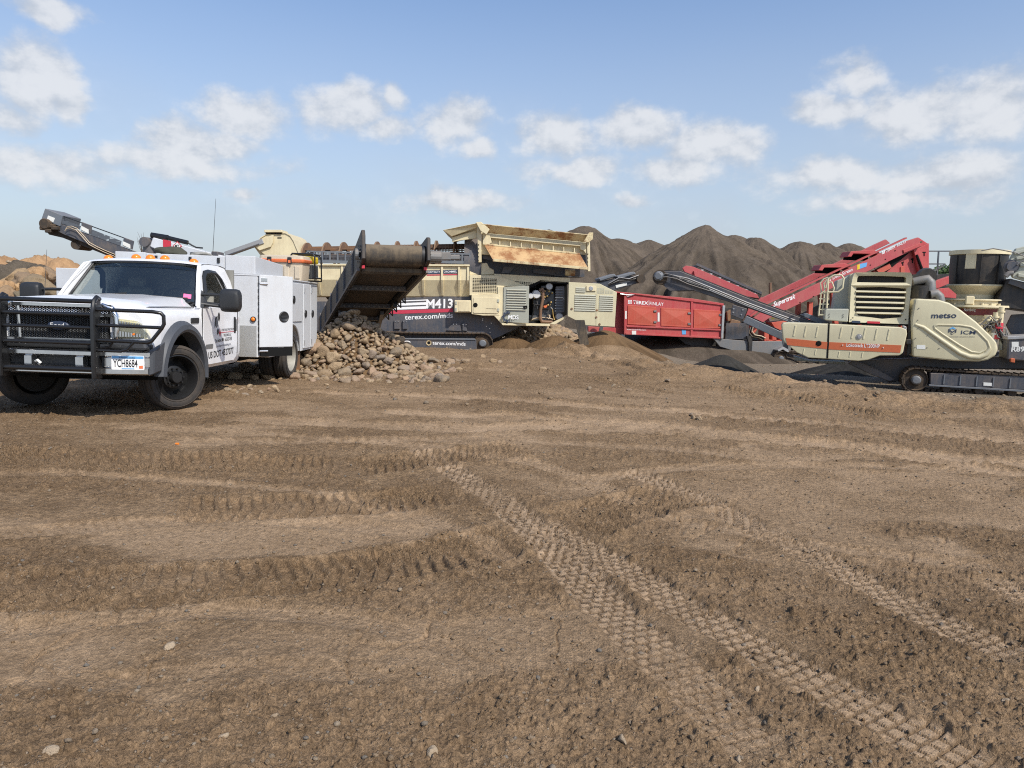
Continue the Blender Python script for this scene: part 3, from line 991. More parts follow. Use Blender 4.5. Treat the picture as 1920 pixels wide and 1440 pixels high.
def wheel(y, x, side, steer=0.0, dual=False):
    """side +1: outer face towards +x"""
    w = MB()
    s = side
    pr = [(0.05, 0.02), (0.10, 0.02), (0.125, 0.005), (0.17, -0.035), (0.20, -0.05), (0.235, -0.055), (0.25, -0.02), (0.262, 0.06), (0.282, 0.085), (0.285, 0.105), (0.272, 0.108), (0.258, 0.075), (0.243, 0.0), (0.235, -0.09), (0.05, -0.09)]
    if dual:
        pr = [(0.05, -0.10), (0.12, -0.10), (0.16, -0.07), (0.21, -0.075), (0.245, -0.05), (0.258, 0.06), (0.282, 0.085), (0.285, 0.105), (0.272, 0.108), (0.258, 0.075), (0.24, -0.11), (0.05, -0.14)]
    w.lathe([(r, h * s) for r, h in pr], n=36)
    o = w.build('wheel', 'dusty_rim' if dual else 'steel_rim', TK, smooth=35)
    o.location = (x, y, 0.405)
    o.rotation_euler = (0, 0, R(steer))
    t = MB()
    tp = [(0.275, 0.10), (0.31, 0.118), (0.35, 0.120), (0.383, 0.108), (0.398, 0.092)]
    for g in (0.055, 0.0, -0.055):
        tp += [(0.405, g + 0.026), (0.405, g + 0.008), (0.394, g + 0.006), (0.394, g - 0.006), (0.405, g - 0.008), (0.405, g - 0.026)]
    tp += [(0.398, -0.092), (0.383, -0.108), (0.35, -0.120), (0.31, -0.118), (0.275, -0.10)]
    t.lathe([(r, h * s) for r, h in tp], n=56, closed_prof=True)
    # raised rings and lettering ridges on the sidewall
    for rr in (0.30, 0.368):
        t.lathe([(rr - 0.004, 0.117 * s), (rr, 0.1225 * s), (rr + 0.004, 0.117 * s)], n=56, closed_prof=True)
    t.build('tyre', 'tyre', o, smooth=35)
    if not dual:
        h = MB()
        h.lathe([(0.0, 0.10 * s), (0.065, 0.10 * s), (0.075, 0.085 * s), (0.085, 0.02 * s), (0.0, 0.02 * s)], n=28)
        h.lathe([(0.0, 0.0), (0.135, 0.0), (0.14, 0.025 * s), (0.12, 0.035 * s), (0.0, 0.035 * s)], n=28)
        h.build('hub', 'steel_rim', o, smooth=30)
        b = MB()
        for k in range(10):
            a = 2 * math.pi * k / 10
            c = (0.0, 0.108 * math.cos(a), 0.108 * math.sin(a))
            b.cyl((0.02 * s, c[1], c[2]), (0.07 * s, c[1], c[2]), 0.014, 0.012, 6)
        tag(b.build('lug_nuts', 'steel_rim', o), kind='stuff')
        for k in range(8):
            a = 2 * math.pi * (k + 0.5) / 8
            b = MB()
            b.lathe([(0.0, 0.0), (0.028, 0.0), (0.03, 0.006 * s), (0.0, 0.008 * s)], n=14)
            q = b.build('hand_hole', 'soft_black', o)
            q.scale = (1, 1.0, 1.35)
            q.location = (-0.05 * s, 0.205 * math.cos(a), 0.205 * math.sin(a))
            q.rotation_euler = (a, 0, 0)
    return o


wheel(0, 0.87, 1, -32)
wheel(0, -0.87, -1, -32)
for sd in (1, -1):
    wheel(4.11, sd * 1.03, sd, 0, True)
    wheel(4.11, sd * 0.78, -sd, 0, True)

# frame, axles, running gear
m = MB()
for sx in (-0.43, 0.43):
    m.box(sx - 0.04, sx + 0.04, -0.75, 5.8, 0.52, 0.72)
for yy in (0.7, 2.0, 3.2, 4.6, 5.7):
    m.box(-0.40, 0.40, yy - 0.05, yy + 0.05, 0.56, 0.68)
m.cyl((-0.75, 0, 0.40), (0.75, 0, 0.40), 0.055, n=12)
m.cyl((-0.75, 4.11, 0.40), (0.75, 4.11, 0.40), 0.08, n=12)
m.lathe([(0.02, -0.2), (0.16, -0.13), (0.19, 0), (0.16, 0.13), (0.02, 0.2)], (0.0, 4.11, 0.40), 'y', 16)
m.cyl((0, 1.2, 0.52), (0, 4.0, 0.45), 0.05, n=10)
m.box(0.50, 0.80, 2.5, 3.4, 0.42, 0.62)
m.box(-0.60, 0.60, -0.6, 0.5, 0.50, 0.95)
m.build('chassis', 'soft_black', TK, bevel=0.01)
for sd in (1, -1):
    m = MB()
    rg = []
    for k in range(17):
        a = math.pi * k / 16
        rg.append([(sd * 0.55, 0.55 * math.cos(a), 0.42 + 0.55 * math.sin(a)), (sd * 0.95, 0.55 * math.cos(a), 0.42 + 0.55 * math.sin(a))])
    m.loft(rg, False, False)
    m.build('wheel_well', 'soft_black', TK)

# front sheet metal: hood and fenders as one lofted shell with wheel arches
def zb(y):
    if abs(y) < 0.555:
        return max(0.46, 0.43 + math.sqrt(max(0, 0.555 ** 2 - y * y)))
    return 0.66 if y < 0 else 0.46


def hood_ring(y):
    ht = 1.30 + 0.115 * min(1, max(0, (y + 0.80) / 0.30)) ** 0.5 * 0.55 + 0.05 * max(0, (y + 0.6) / 1.2)
    k = 0.0
    if y < -0.55:
        k = (-(y + 0.55) / 0.27) ** 2
    b = min(zb(y), 1.0)
    sx = 1 - 0.055 * k
    zt = -0.045 * k
    half = [(0.965, b), (0.985, max(b + 0.02, 0.80)), (0.99, max(b + 0.04, 1.02)), (0.982, 1.13), (0.955, 1.205), (0.90, 1.25), (0.84, min(ht - 0.05, 1.285)), (0.72, ht - 0.022), (0.45, ht - 0.002), (0.2, ht + 0.012), (0.0, ht + 0.010)]
    half = [(x * sx, z + (zt if z > 1.1 else 0)) for x, z in half]
    pts = half + [(-x, z) for x, z in half[-2::-1]]
    return [(x, y, z) for x, z in pts]


m = MB()
ysl = [-0.82, -0.805, -0.78, -0.74, -0.68, -0.62, -0.575, -0.555] + [0.555 * math.sin(R(a)) for a in range(-80, 81, 8)] + [0.555, 0.575, 0.64]
m.loft([hood_ring(y) for y in ysl], False, False)
f0 = hood_ring(-0.82)
m.add(f0, [tuple(range(len(f0)))])
m.build('hood_and_fenders', 'truck_white', TK, smooth=38)
m = MB()                                                     # hood shut lines
for sd in (1, -1):
    m.tube([(sd * 0.79, -0.80, 1.235), (sd * 0.865, -0.55, 1.279), (sd * 0.872, -0.1, 1.281), (sd * 0.885, 0.6, 1.279)], 0.006, 5)
m.build('hood_shut_line', 'black_plastic', TK)

# cab below the glass
def cab_ring(y, k=0.0):
    half = [(0.93 - k, 0.45), (0.965 - k, 0.50), (0.988 - k, 0.62), (0.99 - k, 1.00), (0.985 - k, 1.14), (0.972 - k, 1.285)]
    return [(x, y, z) for x, z in half] + [(-x, y, z) for x, z in half[::-1]]


m = MB()
m.loft([cab_ring(y, k) for y, k in ((0.60, 0.0), (0.8, 0), (1.4, 0), (1.95, 0), (2.00, 0.012), (2.03, 0.04))], True)
m.build('cab_lower', 'truck_white', TK, smooth=40)


def xs_side(z):
    return 0.973 - max(0, z - 1.28) * 0.30


def side_strip(mb, outer, inner, sd, off=0.0, th=0.05):
    n = len(outer)
    ro = [(sd * (xs_side(z) + off), y, z) for y, z in outer]
    ri = [(sd * (xs_side(z) + off), y, z) for y, z in inner]
    ro2 = [(sd * (xs_side(z) + off - th), y, z) for y, z in outer]
    ri2 = [(sd * (xs_side(z) + off - th), y, z) for y, z in inner]
    mb.loft([ro, ri, ri2, ro2, ro], False, True)


win_in = [(0.80, 1.335), (0.86, 1.50), (0.97, 1.70), (1.06, 1.775), (1.22, 1.80), (1.46, 1.79), (1.58, 1.72), (1.69, 1.52), (1.74, 1.335), (1.25, 1.32)]
win_out = [(0.58, 1.275), (0.72, 1.48), (0.92, 1.73), (1.03, 1.845), (1.20, 1.875), (1.62, 1.882), (1.86, 1.85), (1.98, 1.62), (2.025, 1.275), (1.25, 1.275)]
for sd in (1, -1):
    m = MB()
    side_strip(m, win_out, win_in, sd)
    m.build('cab_side_frame', 'truck_white', TK, smooth=35)
    # window channel with rain visor
    m = MB()
    cx, cz = 1.27, 1.56
    win2 = [(cx + (y - cx) * 0.93, cz + (z - cz) * 0.90) for y, z in win_in]
    win0 = [(cx + (y - cx) * 1.03, cz + (z - cz) * 1.03) for y, z in win_in]
    side_strip(m, win0, win2, sd, 0.006, 0.03)
    m.build('window_seal', 'black_plastic', TK)
    m = MB()
    up = win0[1:8]
    vis = [[(sd * (xs_side(z) + 0.012), y, z) for y, z in up], [(sd * (xs_side(z) + 0.045), y + (0.02 if y < cx else -0.02), z - 0.035) for y, z in up], [(sd * (xs_side(z) + 0.035), cx + (y - cx) * 0.86, cz + (z - cz) * 0.78) for y, z in up]]
    m.loft(vis, False, False)
    m.build('rain_visor', 'black_plastic', TK, smooth=60)

# roof and rear wall
m = MB()
rows = []
for y, e, zc, xe in ((1.055, 1.852, 1.885, 0.775), (1.10, 1.875, 1.915, 0.775), (1.25, 1.885, 1.938, 0.785), (1.5, 1.888, 1.945, 0.79), (1.75, 1.885, 1.94, 0.79), (1.92, 1.865, 1.915, 0.785), (1.985, 1.78, 1.83, 0.80), (2.015, 1.55, 1.56, 0.88), (2.028, 1.28, 1.28, 0.965)):
    r_ = []
    for k in range(15):
        u = -1 + 2 * k / 14
        r_.append((xe * u * (1 - 0.0 * u), y + 0.03 * u * u * (1 if y < 1.2 else 0), zc - (zc - e) * abs(u) ** 3.2))
    rows.append(r_)
m.loft(rows, False, False)
m.build('cab_roof', 'truck_white', TK, smooth=50)
# windshield, its gasket and tint band
def ws(u, v, off=0.0):
    xb, xt = 0.862, 0.715
    x = (xb + (xt - xb) * v) * u
    y = 0.53 + (1.06 - 0.53) * v + (0.17 - 0.10 * v) * u * u + off * -0.8
    z = 1.365 + (1.868 - 1.365) * v - (0.055 - 0.03 * v) * u * u + off * 0.6
    return (x, y, z)


m = MB()
m.loft([[ws(-1 + 2 * i / 16, j / 6) for i in range(17)] for j in range(7)], False, False)
m.build('windshield', 'windshield_glass', TK, smooth=60)
m = MB()
m.loft([[ws(-1 + 2 * i / 16, 0.86 + 0.16 * j / 2, 0.004) for i in range(17)] for j in range(3)], False, False)
m.build('windshield_tint_band', 'dark_glass', TK, smooth=60)
m = MB()
pth = [ws(-1 + 2 * i / 16, 0, 0.004) for i in range(17)] + [ws(1, j / 6, 0.004) for j in range(1, 7)] + [ws(1 - 2 * i / 16, 1.0, 0.004) for i in range(1, 17)] + [ws(-1, 1 - j / 6, 0.004) for j in range(1, 7)]
m.tube(pth, 0.02, 6)
m.loft([[ws(-1 + 2 * i / 16, -0.13 + 0.13 * j, 0.0) for i in range(17)] for j in range(2)], False, False)
m.build('windshield_gasket', 'black_plastic', TK, smooth=60)
for sd in (1, -1):
    m = MB()                                                 # A pillar
    m.loft([[(sd * 0.885, 0.69, 1.30), (sd * 0.915, 0.72, 1.28), (sd * 0.955, 0.62, 1.275), (sd * 0.93, 0.55, 1.30)], [(sd * 0.735, 1.13, 1.855), (sd * 0.775, 1.16, 1.84), (sd * 0.802, 1.03, 1.842), (sd * 0.735, 1.08, 1.862)]])
    m.build('pillar', 'truck_white', TK, smooth=40)
for x0, x1, dy in ((-0.62, 0.02, 0.0), (0.10, 0.78, 0.0)):
    m = MB()
    a = Vector(ws(x0 / 0.862, 0.02, 0.03))
    b = Vector(ws(x1 / 0.862, 0.10, 0.03))
    m.tube([a, a + (b - a) * 0.35 + Vector((0, -0.012, 0.02)), b], 0.010, 6)
    m.bar(a + (b - a) * 0.18, b, 0.012, 0.03)
    m.build('wiper', 'black_plastic', TK)
m = MB()
q = [ws(0.83, 0.13, 0.006), ws(0.94, 0.13, 0.006), ws(0.94, 0.24, 0.006), ws(0.83, 0.24, 0.006)]
m.add(q, [(0, 1, 2, 3)])
m.build('pink_sticker', 'pink_sticker', TK)
# inside
m = MB()
m.box(-0.86, 0.86, 0.62, 0.95, 1.02, 1.325)
m.loft([[(-0.84, 0.60, 1.335), (0.84, 0.60, 1.335), (0.84, 0.95, 1.28), (-0.84, 0.95, 1.28)], [(-0.84, 0.62, 1.36), (0.84, 0.62, 1.36), (0.84, 0.92, 1.33), (-0.84, 0.92, 1.33)]])
m.build('dashboard', 'black_plastic', TK, bevel=0.02)
for sx in (-0.45, 0.45):
    m = MB()
    m.box(sx - 0.26, sx + 0.26, 1.15, 1.62, 0.88, 1.02)
    m.prism_x([(1.55, 0.98), (1.68, 1.00), (1.80, 1.52), (1.69, 1.54)], sx - 0.25, sx + 0.25)
    m.prism_x([(1.70, 1.54), (1.80, 1.54), (1.82, 1.70), (1.74, 1.70)], sx - 0.13, sx + 0.13)
    m.build('seat', 'seat_grey', TK, bevel=0.04)
m = MB()
for k in range(24):
    a0, a1 = 2 * math.pi * k / 24, 2 * math.pi * (k + 1) / 24
    c = Vector((0.43, 1.02, 1.36))
    e1, e2 = Vector((1, 0, 0)), Vector((0, 0.45, 0.9))
    m.tube([c + (e1 * math.cos(a0) + e2 * math.sin(a0)) * 0.19, c + (e1 * math.cos(a1) + e2 * math.sin(a1)) * 0.19], 0.014, 6)
m.bar((0.25, 1.02, 1.36), (0.61, 1.02, 1.36), 0.05, 0.02)
m.bar((0.43, 1.02, 1.36), (0.43, 0.85, 1.25), 0.04, 0.04)
m.build('steering_wheel', 'black_plastic', TK)
m = MB()
m.box(-0.9, 0.9, 1.95, 1.99, 0.5, 1.84)
m.box(-0.9, 0.9, 0.62, 1.98, 0.84, 0.88)
m.build('cab_lining', 'seat_grey', TK)

# doors
for sd in (1, -1):
    m = MB()
    out = [(0.66, 0.52), (0.70, 0.50), (1.70, 0.50), (1.80, 0.56), (1.84, 0.75), (1.845, 1.282), (0.62, 1.282), (0.63, 0.8)]
    m.prism_x(out, sd * 0.97, sd * 0.997)
    d = m.build('door', 'truck_white', TK, bevel=0.006)
    m = MB()
    m.prism_x(rrect(1.705, 1.775, 0.90, 1.145, 0.02), sd * 0.985, sd * 1.004)
    m.prism_x(rrect(1.72, 1.76, 0.93, 1.115, 0.015), sd * 0.985, sd * 1.022)
    m.build('handle', 'black_plastic', d, bevel=0.006)
    m = MB()
    for (a, b) in (((0.625, 0.47), (0.615, 1.28)), ((1.855, 0.60), (1.862, 1.28))):
        m.bar((sd * 0.985, a[0], a[1]), (sd * 0.992, b[0], b[1]), 0.010, 0.012)
    m.build('door_gap', 'soft_black', d)
    # towing mirror
    m = MB()
    rg = []
    for x, k in ((1.20, 0.80), (1.215, 0.95), (1.25, 1.0), (1.40, 1.0), (1.44, 0.93), (1.455, 0.75)):
        rg.append([(sd * x, 0.735 + p * k, 1.385 + q * k) for p, q in rrect(-0.085, 0.075, -0.155, 0.155, 0.075)])
    m.loft(rg)
    mr = m.build('side_mirror', 'black_plastic', TK, smooth=40)
    m = MB()
    m.tube([(sd * 0.95, 0.66, 1.33), (sd * 1.05, 0.70, 1.315), (sd * 1.22, 0.735, 1.30)], 0.022, 8)
    m.tube([(sd * 0.93, 0.74, 1.455), (sd * 1.05, 0.75, 1.455), (sd * 1.22, 0.745, 1.45)], 0.020, 8)
    m.loft([[(sd * 0.955, 0.60, 1.285), (sd * 0.955, 0.85, 1.285), (sd * 0.90, 0.86, 1.50), (sd * 0.895, 0.80, 1.52)], [(sd * 1.01, 0.62, 1.285), (sd * 1.01, 0.80, 1.285), (sd * 0.94, 0.82, 1.46), (sd * 0.935, 0.79, 1.48)]])
    m.build('mirror_bracket', 'black_plastic', mr, smooth=40)
    # fender flare over the front wheel, and the rear one on the body
    m = MB()
    rg = []
    for k in range(25):
        a = R(4 + 184 * k / 24)
        cy, cz = 0.0, 0.43
        pr = [(0.535, 0.90), (0.545, 1.055), (0.58, 1.075), (0.64, 1.06), (0.685, 0.995), (0.685, 0.97)]
        rg.append([(sd * x, -cy - r_ * math.cos(a) * 1.0, cz + r_ * math.sin(a)) for r_, x in pr])
    m.loft(rg, False, True)
    m.build('fender_flare', 'flare_grey', TK, smooth=40)
    m = MB()
    m.prism_x(rrect(0.27, 0.50, 1.075, 1.145, 0.015), sd * 0.985, sd * 1.0)
    m.build('fender_badge', 'black_plastic', TK, bevel=0.004)
    m = MB()
    m.prism_x([(0.68, 0.72), (0.70, 0.78), (0.94, 0.78), (0.93, 0.72)], sd * 0.99, sd * 1.002)
    m.build('door_badge', 'grey_steel', TK)

# door lettering and emblem (driver's side)
X = 0.9985
lettering('US DOT 4527077', (0.78, 0.585), (1.68, 0.605), 0.090, 'text_black', TK, x=X, bold=0.012)
lettering('East Bethel, MN   612-327-7518', (1.02, 0.795), (1.62, 0.805), 0.05, 'text_black', TK, x=X, bold=0.012)
lettering('portableprecisionwelding.com', (1.05, 0.725), (1.58, 0.735), 0.034, 'text_navy', TK, x=X)
lettering('PORTABLE PRECISION', (1.24, 0.945), (1.70, 0.95), 0.034, 'text_black', TK, x=X)
lettering('WELDING LLC', (1.31, 0.868), (1.60, 0.872), 0.036, 'text_black', TK, x=X, bold=0.01)
m = MB()
m.prism_x([(1.22, 0.922), (1.70, 0.928), (1.70, 0.934), (1.22, 0.930)], X, X + 0.004)
m.prism_x([(1.13, 0.925), (1.165, 0.938), (1.18, 0.985), (1.195, 0.938), (1.235, 0.925), (1.195, 0.912), (1.18, 0.865), (1.165, 0.912)], X, X + 0.006)
m.build('emblem_spark', 'text_red', TK)
m = MB()                                                     # helmeted welder figure: helmet, visor shoulder, arm and torch hand
m.prism_x([(1.12, 1.19), (1.15, 1.215), (1.175, 1.19), (1.18, 1.13), (1.155, 1.085), (1.125, 1.11)], X, X + 0.004)
m.prism_x([(1.03, 1.14), (1.09, 1.165), (1.10, 1.15), (1.05, 1.125), (1.02, 1.03), (1.0, 1.0), (1.0, 1.05)], X, X + 0.004)
m.prism_x([(1.08, 0.96), (1.11, 0.99), (1.14, 0.97), (1.13, 0.92), (1.10, 0.90), (1.08, 0.92)], X, X + 0.004)
m.build('emblem_figure', 'text_black', TK)
m = MB()
m.prism_x([(1.05, 1.12), (1.10, 1.145), (1.12, 1.08), (1.10, 1.02), (1.07, 1.0), (1.03, 1.03)], X, X + 0.003)
m.build('emblem_jacket', 'slate_light', TK)

# roof marker lamps
for sx in (-0.57, -0.17, 0.03, 0.23, 0.62):
    m = MB()
    m.lathe([(0.0, 0.0), (0.062, 0.0), (0.064, 0.02), (0.055, 0.045), (0.03, 0.066), (0.0, 0.072)], (sx, 1.20 + 0.03 * (sx / .6) ** 2, 1.915 - 0.03 * abs(sx / 0.6) ** 3), 'z', 16)
    m.build('marker_lamp', 'amber', TK, smooth=50)

# nose: chrome grille surround, mesh, headlamps, oval badge
m = MB()
m.box(-0.56, 0.56, -0.86, -0.82, 0.86, 1.29)
gr = m.build('grille', 'soft_black', TK, bevel=0.01)
m = MB()
for a, b in (((-0.62, 1.275), (0.62, 1.275)), ((-0.62, 1.175), (0.62, 1.175)), ((-0.60, 0.885), (0.60, 0.885))):
    m.bar((a[0], -0.885, a[1]), (b[0], -0.885, b[1]), 0.04, 0.035)
for sx in (-1, 1):
    m.tube([(sx * 0.64, -0.87, 0.885), (sx * 0.66, -0.875, 1.0), (sx * 0.655, -0.875, 1.16), (sx * 0.61, -0.88, 1.25), (sx * 0.5, -0.885, 1.28)], 0.034, 8)
    m.tube([(sx * 0.42, -0.88, 0.885), (sx * 0.425, -0.885, 1.15), (sx * 0.43, -0.885, 1.25)], 0.022, 8)
m.build('grille_surround', 'chrome', gr, smooth=50)
for k in range(16):                                          # honeycomb strips of the insert
    m = MB()
    z = 0.905 + k * 0.020 if k < 13 else 1.20 + (k - 13) * 0.02
    pts = []
    for i in range(113):
        pts.append((-0.56 + i * 0.01, -0.872 - 0.004 * (i % 2), z + 0.008 * (1 if i % 4 < 2 else -1)))
    m.tube(pts, 0.0032, 4, False)
    m.build('mesh_strip', 'chrome' if k >= 13 else 'engine_grey', gr)
m = MB()
m.lathe([(0.0, -0.915), (0.085, -0.915), (0.095, -0.905), (0.095, -0.885), (0.0, -0.885)], (0, 0, 0), 'y', 28)
ov = m.build('badge', 'text_navy', gr, smooth=40)
ov.scale = (1.25, 1, 0.52)
ov.location = (0.02, 0, 1.045)
lettering('Ford', (-0.055, 1.02), (0.095, 1.02), 0.055, 'text_white', gr, y=-0.917, name='badge_lettering')
for sd in (1, -1):
    m = MB()
    m.loft([[(sd * 0.64, -0.83, 0.915), (sd * 0.97, -0.74, 0.915), (sd * 0.96, -0.70, 1.02), (sd * 0.945, -0.71, 1.09), (sd * 0.90, -0.75, 1.13), (sd * 0.64, -0.83, 1.155)],
            [(sd * 0.645, -0.872, 0.92), (sd * 0.965, -0.80, 0.92), (sd * 0.955, -0.785, 1.02), (sd * 0.93, -0.80, 1.085), (sd * 0.88, -0.82, 1.122), (sd * 0.645, -0.872, 1.15)]])
    hl = m.build('headlight', 'lamp_reflector', TK, smooth=30)
    m = MB()
    m.loft([[(sd * 0.645, -0.885, 0.925), (sd * 0.962, -0.815, 0.925), (sd * 0.952, -0.80, 1.02), (sd * 0.925, -0.815, 1.08), (sd * 0.875, -0.835, 1.117), (sd * 0.645, -0.885, 1.145)],
            [(sd * 0.655, -0.897, 0.935), (sd * 0.945, -0.83, 0.935), (sd * 0.94, -0.825, 1.02), (sd * 0.91, -0.83, 1.07), (sd * 0.865, -0.85, 1.107), (sd * 0.655, -0.897, 1.135)]])
    m.build('lens', 'lamp_glass', hl, smooth=30)
    m = MB()
    for z0, z1 in ((1.045, 1.12), (0.94, 1.005)):
        for k in range(9):
            x = 0.665 + k * 0.028
            m.box(sd * x, sd * (x + 0.018), -0.8945 + k * 0.0062, -0.876 + k * 0.0062, z0, z1 - 0.004 * k)
    m.build('reflector', 'chrome', hl)
    m = MB()
    m.lathe([(0.0, 0), (0.012, 0), (0.014, 0.01), (0.0, 0.015)], (sd * 0.84, -0.872, 0.97), 'y', 10)
    m.build('bulb', 'amber', hl)
    m = MB()
    m.prism([(sd * a, b) for a, b in ((0.58, 0.80), (0.99, 0.80), (0.98, 0.905), (0.58, 0.90))], -0.90, -0.72)
    m.build('headlight_skirt', 'flare_grey', TK, bevel=0.02)

# bumper: chrome shell with three openings, dark top pad, end caps
m = MB()
def bump_y(x):
    return -0.985 + 0.13 * (abs(x) / 1.05) ** 4
secs = [-1.03, -0.98, -0.85, -0.62]
prof = [(0.0, 0.775), (-0.02, 0.755), (-0.02, 0.74)]
def bumper_strip(mb, x0, x1, z0, z1, n=8, d=0.0):
    rg = []
    for i in range(n + 1):
        x = x0 + (x1 - x0) * i / n
        yb = bump_y(x) + d
        rg.append([(x, yb + 0.03, z0), (x, yb, z0 + 0.02), (x, yb, z1 - 0.02), (x, yb + 0.03, z1), (x, yb + 0.10, z1), (x, yb + 0.10, z0)])
    mb.loft(rg)
bumper_strip(m, -1.02, 1.02, 0.705, 0.785, 24)
bumper_strip(m, -1.0, 1.0, 0.505, 0.60, 24)
for a, b in ((-1.015, -0.56), (-0.32, -0.24), (0.245, 0.33), (0.56, 1.015)):
    bumper_strip(m, a, b, 0.585, 0.72, 6, 0.004)
bp = m.build('bumper', 'chrome', TK, smooth=40)
m = MB()
bumper_strip(m, -1.0, 1.0, 0.79, 0.85, 20, 0.03)
m.box(-0.95, 0.95, -0.86, -0.80, 0.50, 0.80)
m.build('bumper_pad', 'black_plastic', bp, smooth=40)
for sd in (1, -1):
    m = MB()
    m.loft([[(sd * 1.0, -0.87, 0.50), (sd * 1.0, -0.87, 0.79), (sd * 1.02, -0.72, 0.83), (sd * 1.0, -0.72, 0.52)], [(sd * 1.045, -0.84, 0.52), (sd * 1.06, -0.84, 0.80), (sd * 1.085, -0.62, 0.90), (sd * 1.06, -0.66, 0.55)]])
    m.build('bumper_end', 'flare_grey', bp, bevel=0.012)
m = MB()
m.tube([(-0.20, -0.97, 0.64), (-0.16, -1.0, 0.655), (-0.13, -1.0, 0.63), (-0.16, -0.98, 0.615)], 0.014, 8)
m.build('tow_hook', 'label_white', bp)
# licence plate
m = MB()
m.prism([(x, z) for x, z in rrect(0.645, 0.985, 0.575, 0.735, 0.012)], -0.003, 0.003)
pl = m.build('licence_plate', 'text_white', TK)
pl.rotation_euler = (0, 0, R(11))
pl.location = (0.015, -1.107, 0)
m = MB()
m.prism([(0.652, 0.70), (0.978, 0.70), (0.978, 0.728), (0.652, 0.728)], -0.0055, -0.003)
m.prism([(0.75, 0.583), (0.88, 0.583), (0.88, 0.592), (0.75, 0.592)], -0.0055, -0.003)
m.build('plate_band', 'plate_blue', pl)
lettering('YCH8684', (0.665, 0.607), (0.915, 0.607), 0.085, 'text_black', pl, y=-0.004, bold=0.008)
lettering('Minnesota', (0.73, 0.705), (0.89, 0.705), 0.018, 'text_navy', pl, y=-0.006)
m = MB()
m.prism([(0.93, 0.59), (0.97, 0.59), (0.97, 0.625), (0.93, 0.62)], -0.0055, -0.003)
m.build('plate_sticker', 'cooler_orange', pl)

# grille guard
m = MB()
m.cyl((-0.5, -1.055, 1.325), (0.5, -1.055, 1.325), 0.026, n=10)
gg = m.build('grille_guard', 'black_paint', TK, smooth=50)
for sd in (1, -1):
    m = MB()
    m.prism_x([(-0.95, 0.47), (-1.03, 0.47), (-1.08, 0.60), (-1.08, 1.20), (-1.05, 1.32), (-1.0, 1.365), (-0.95, 1.345), (-0.94, 1.22), (-0.98, 1.1), (-0.98, 0.8), (-0.95, 0.75)], sd * 0.50, sd * 0.525)
    m.tube([(sd * 0.512, -1.085, 0.48), (sd * 0.512, -1.09, 0.62), (sd * 0.512, -1.09, 1.2), (sd * 0.512, -1.055, 1.33), (sd * 0.512, -1.0, 1.372), (sd * 0.512, -0.95, 1.35)], 0.026, 8)
    m.build('upright', 'black_paint', gg, smooth=40)
for z, r_ in ((1.18, 0.022), (1.035, 0.02), (0.865, 0.024), (0.575, 0.03)):
    m = MB()
    m.cyl((-0.5, -1.055, z), (0.5, -1.055, z), r_, n=10)
    m.build('cross_bar', 'black_paint', gg, smooth=50)
for sd in (1, -1):
    m = MB()
    m.tube([(sd * 0.52, -1.05, 1.24), (sd * 1.12, -1.0, 1.235), (sd * 1.20, -0.97, 1.222), (sd * 1.225, -0.96, 1.19), (sd * 1.225, -0.955, 1.10), (sd * 1.20, -0.96, 1.05), (sd * 1.10, -0.985, 0.91), (sd * 1.06, -0.995, 0.89), (sd * 0.52, -1.05, 0.905)], 0.021, 8)
    m.tube([(sd * 0.52, -1.05, 1.07), (sd * 1.20, -0.975, 1.06)], 0.019, 8)
    m.tube([(sd * 0.92, -1.02, 0.89), (sd * 0.85, -1.02, 0.81), (sd * 0.78, -1.03, 0.785), (sd * 0.52, -1.05, 0.79)], 0.017, 8)
    m.tube([(sd * 0.70, -1.02, 0.895), (sd * 0.64, -1.0, 0.83), (sd * 0.54, -1.0, 0.81)], 0.015, 8)
    m.build('wing_loop', 'black_paint', gg, smooth=50)

# ---- utility body
def wheel_cut(y0, y1, z0, z1, cy=4.11, r=0.56, cz=0.42):
    p = [(y0, z1), (y0, z0), (cy - r, z0)]
    p += [(cy - r * math.cos(R(a)), max(z0, cz + r * math.sin(R(a)))) for a in range(10, 171, 10)]
    p += [(cy + r, z0), (y1, z0), (y1, z1)]
    return p


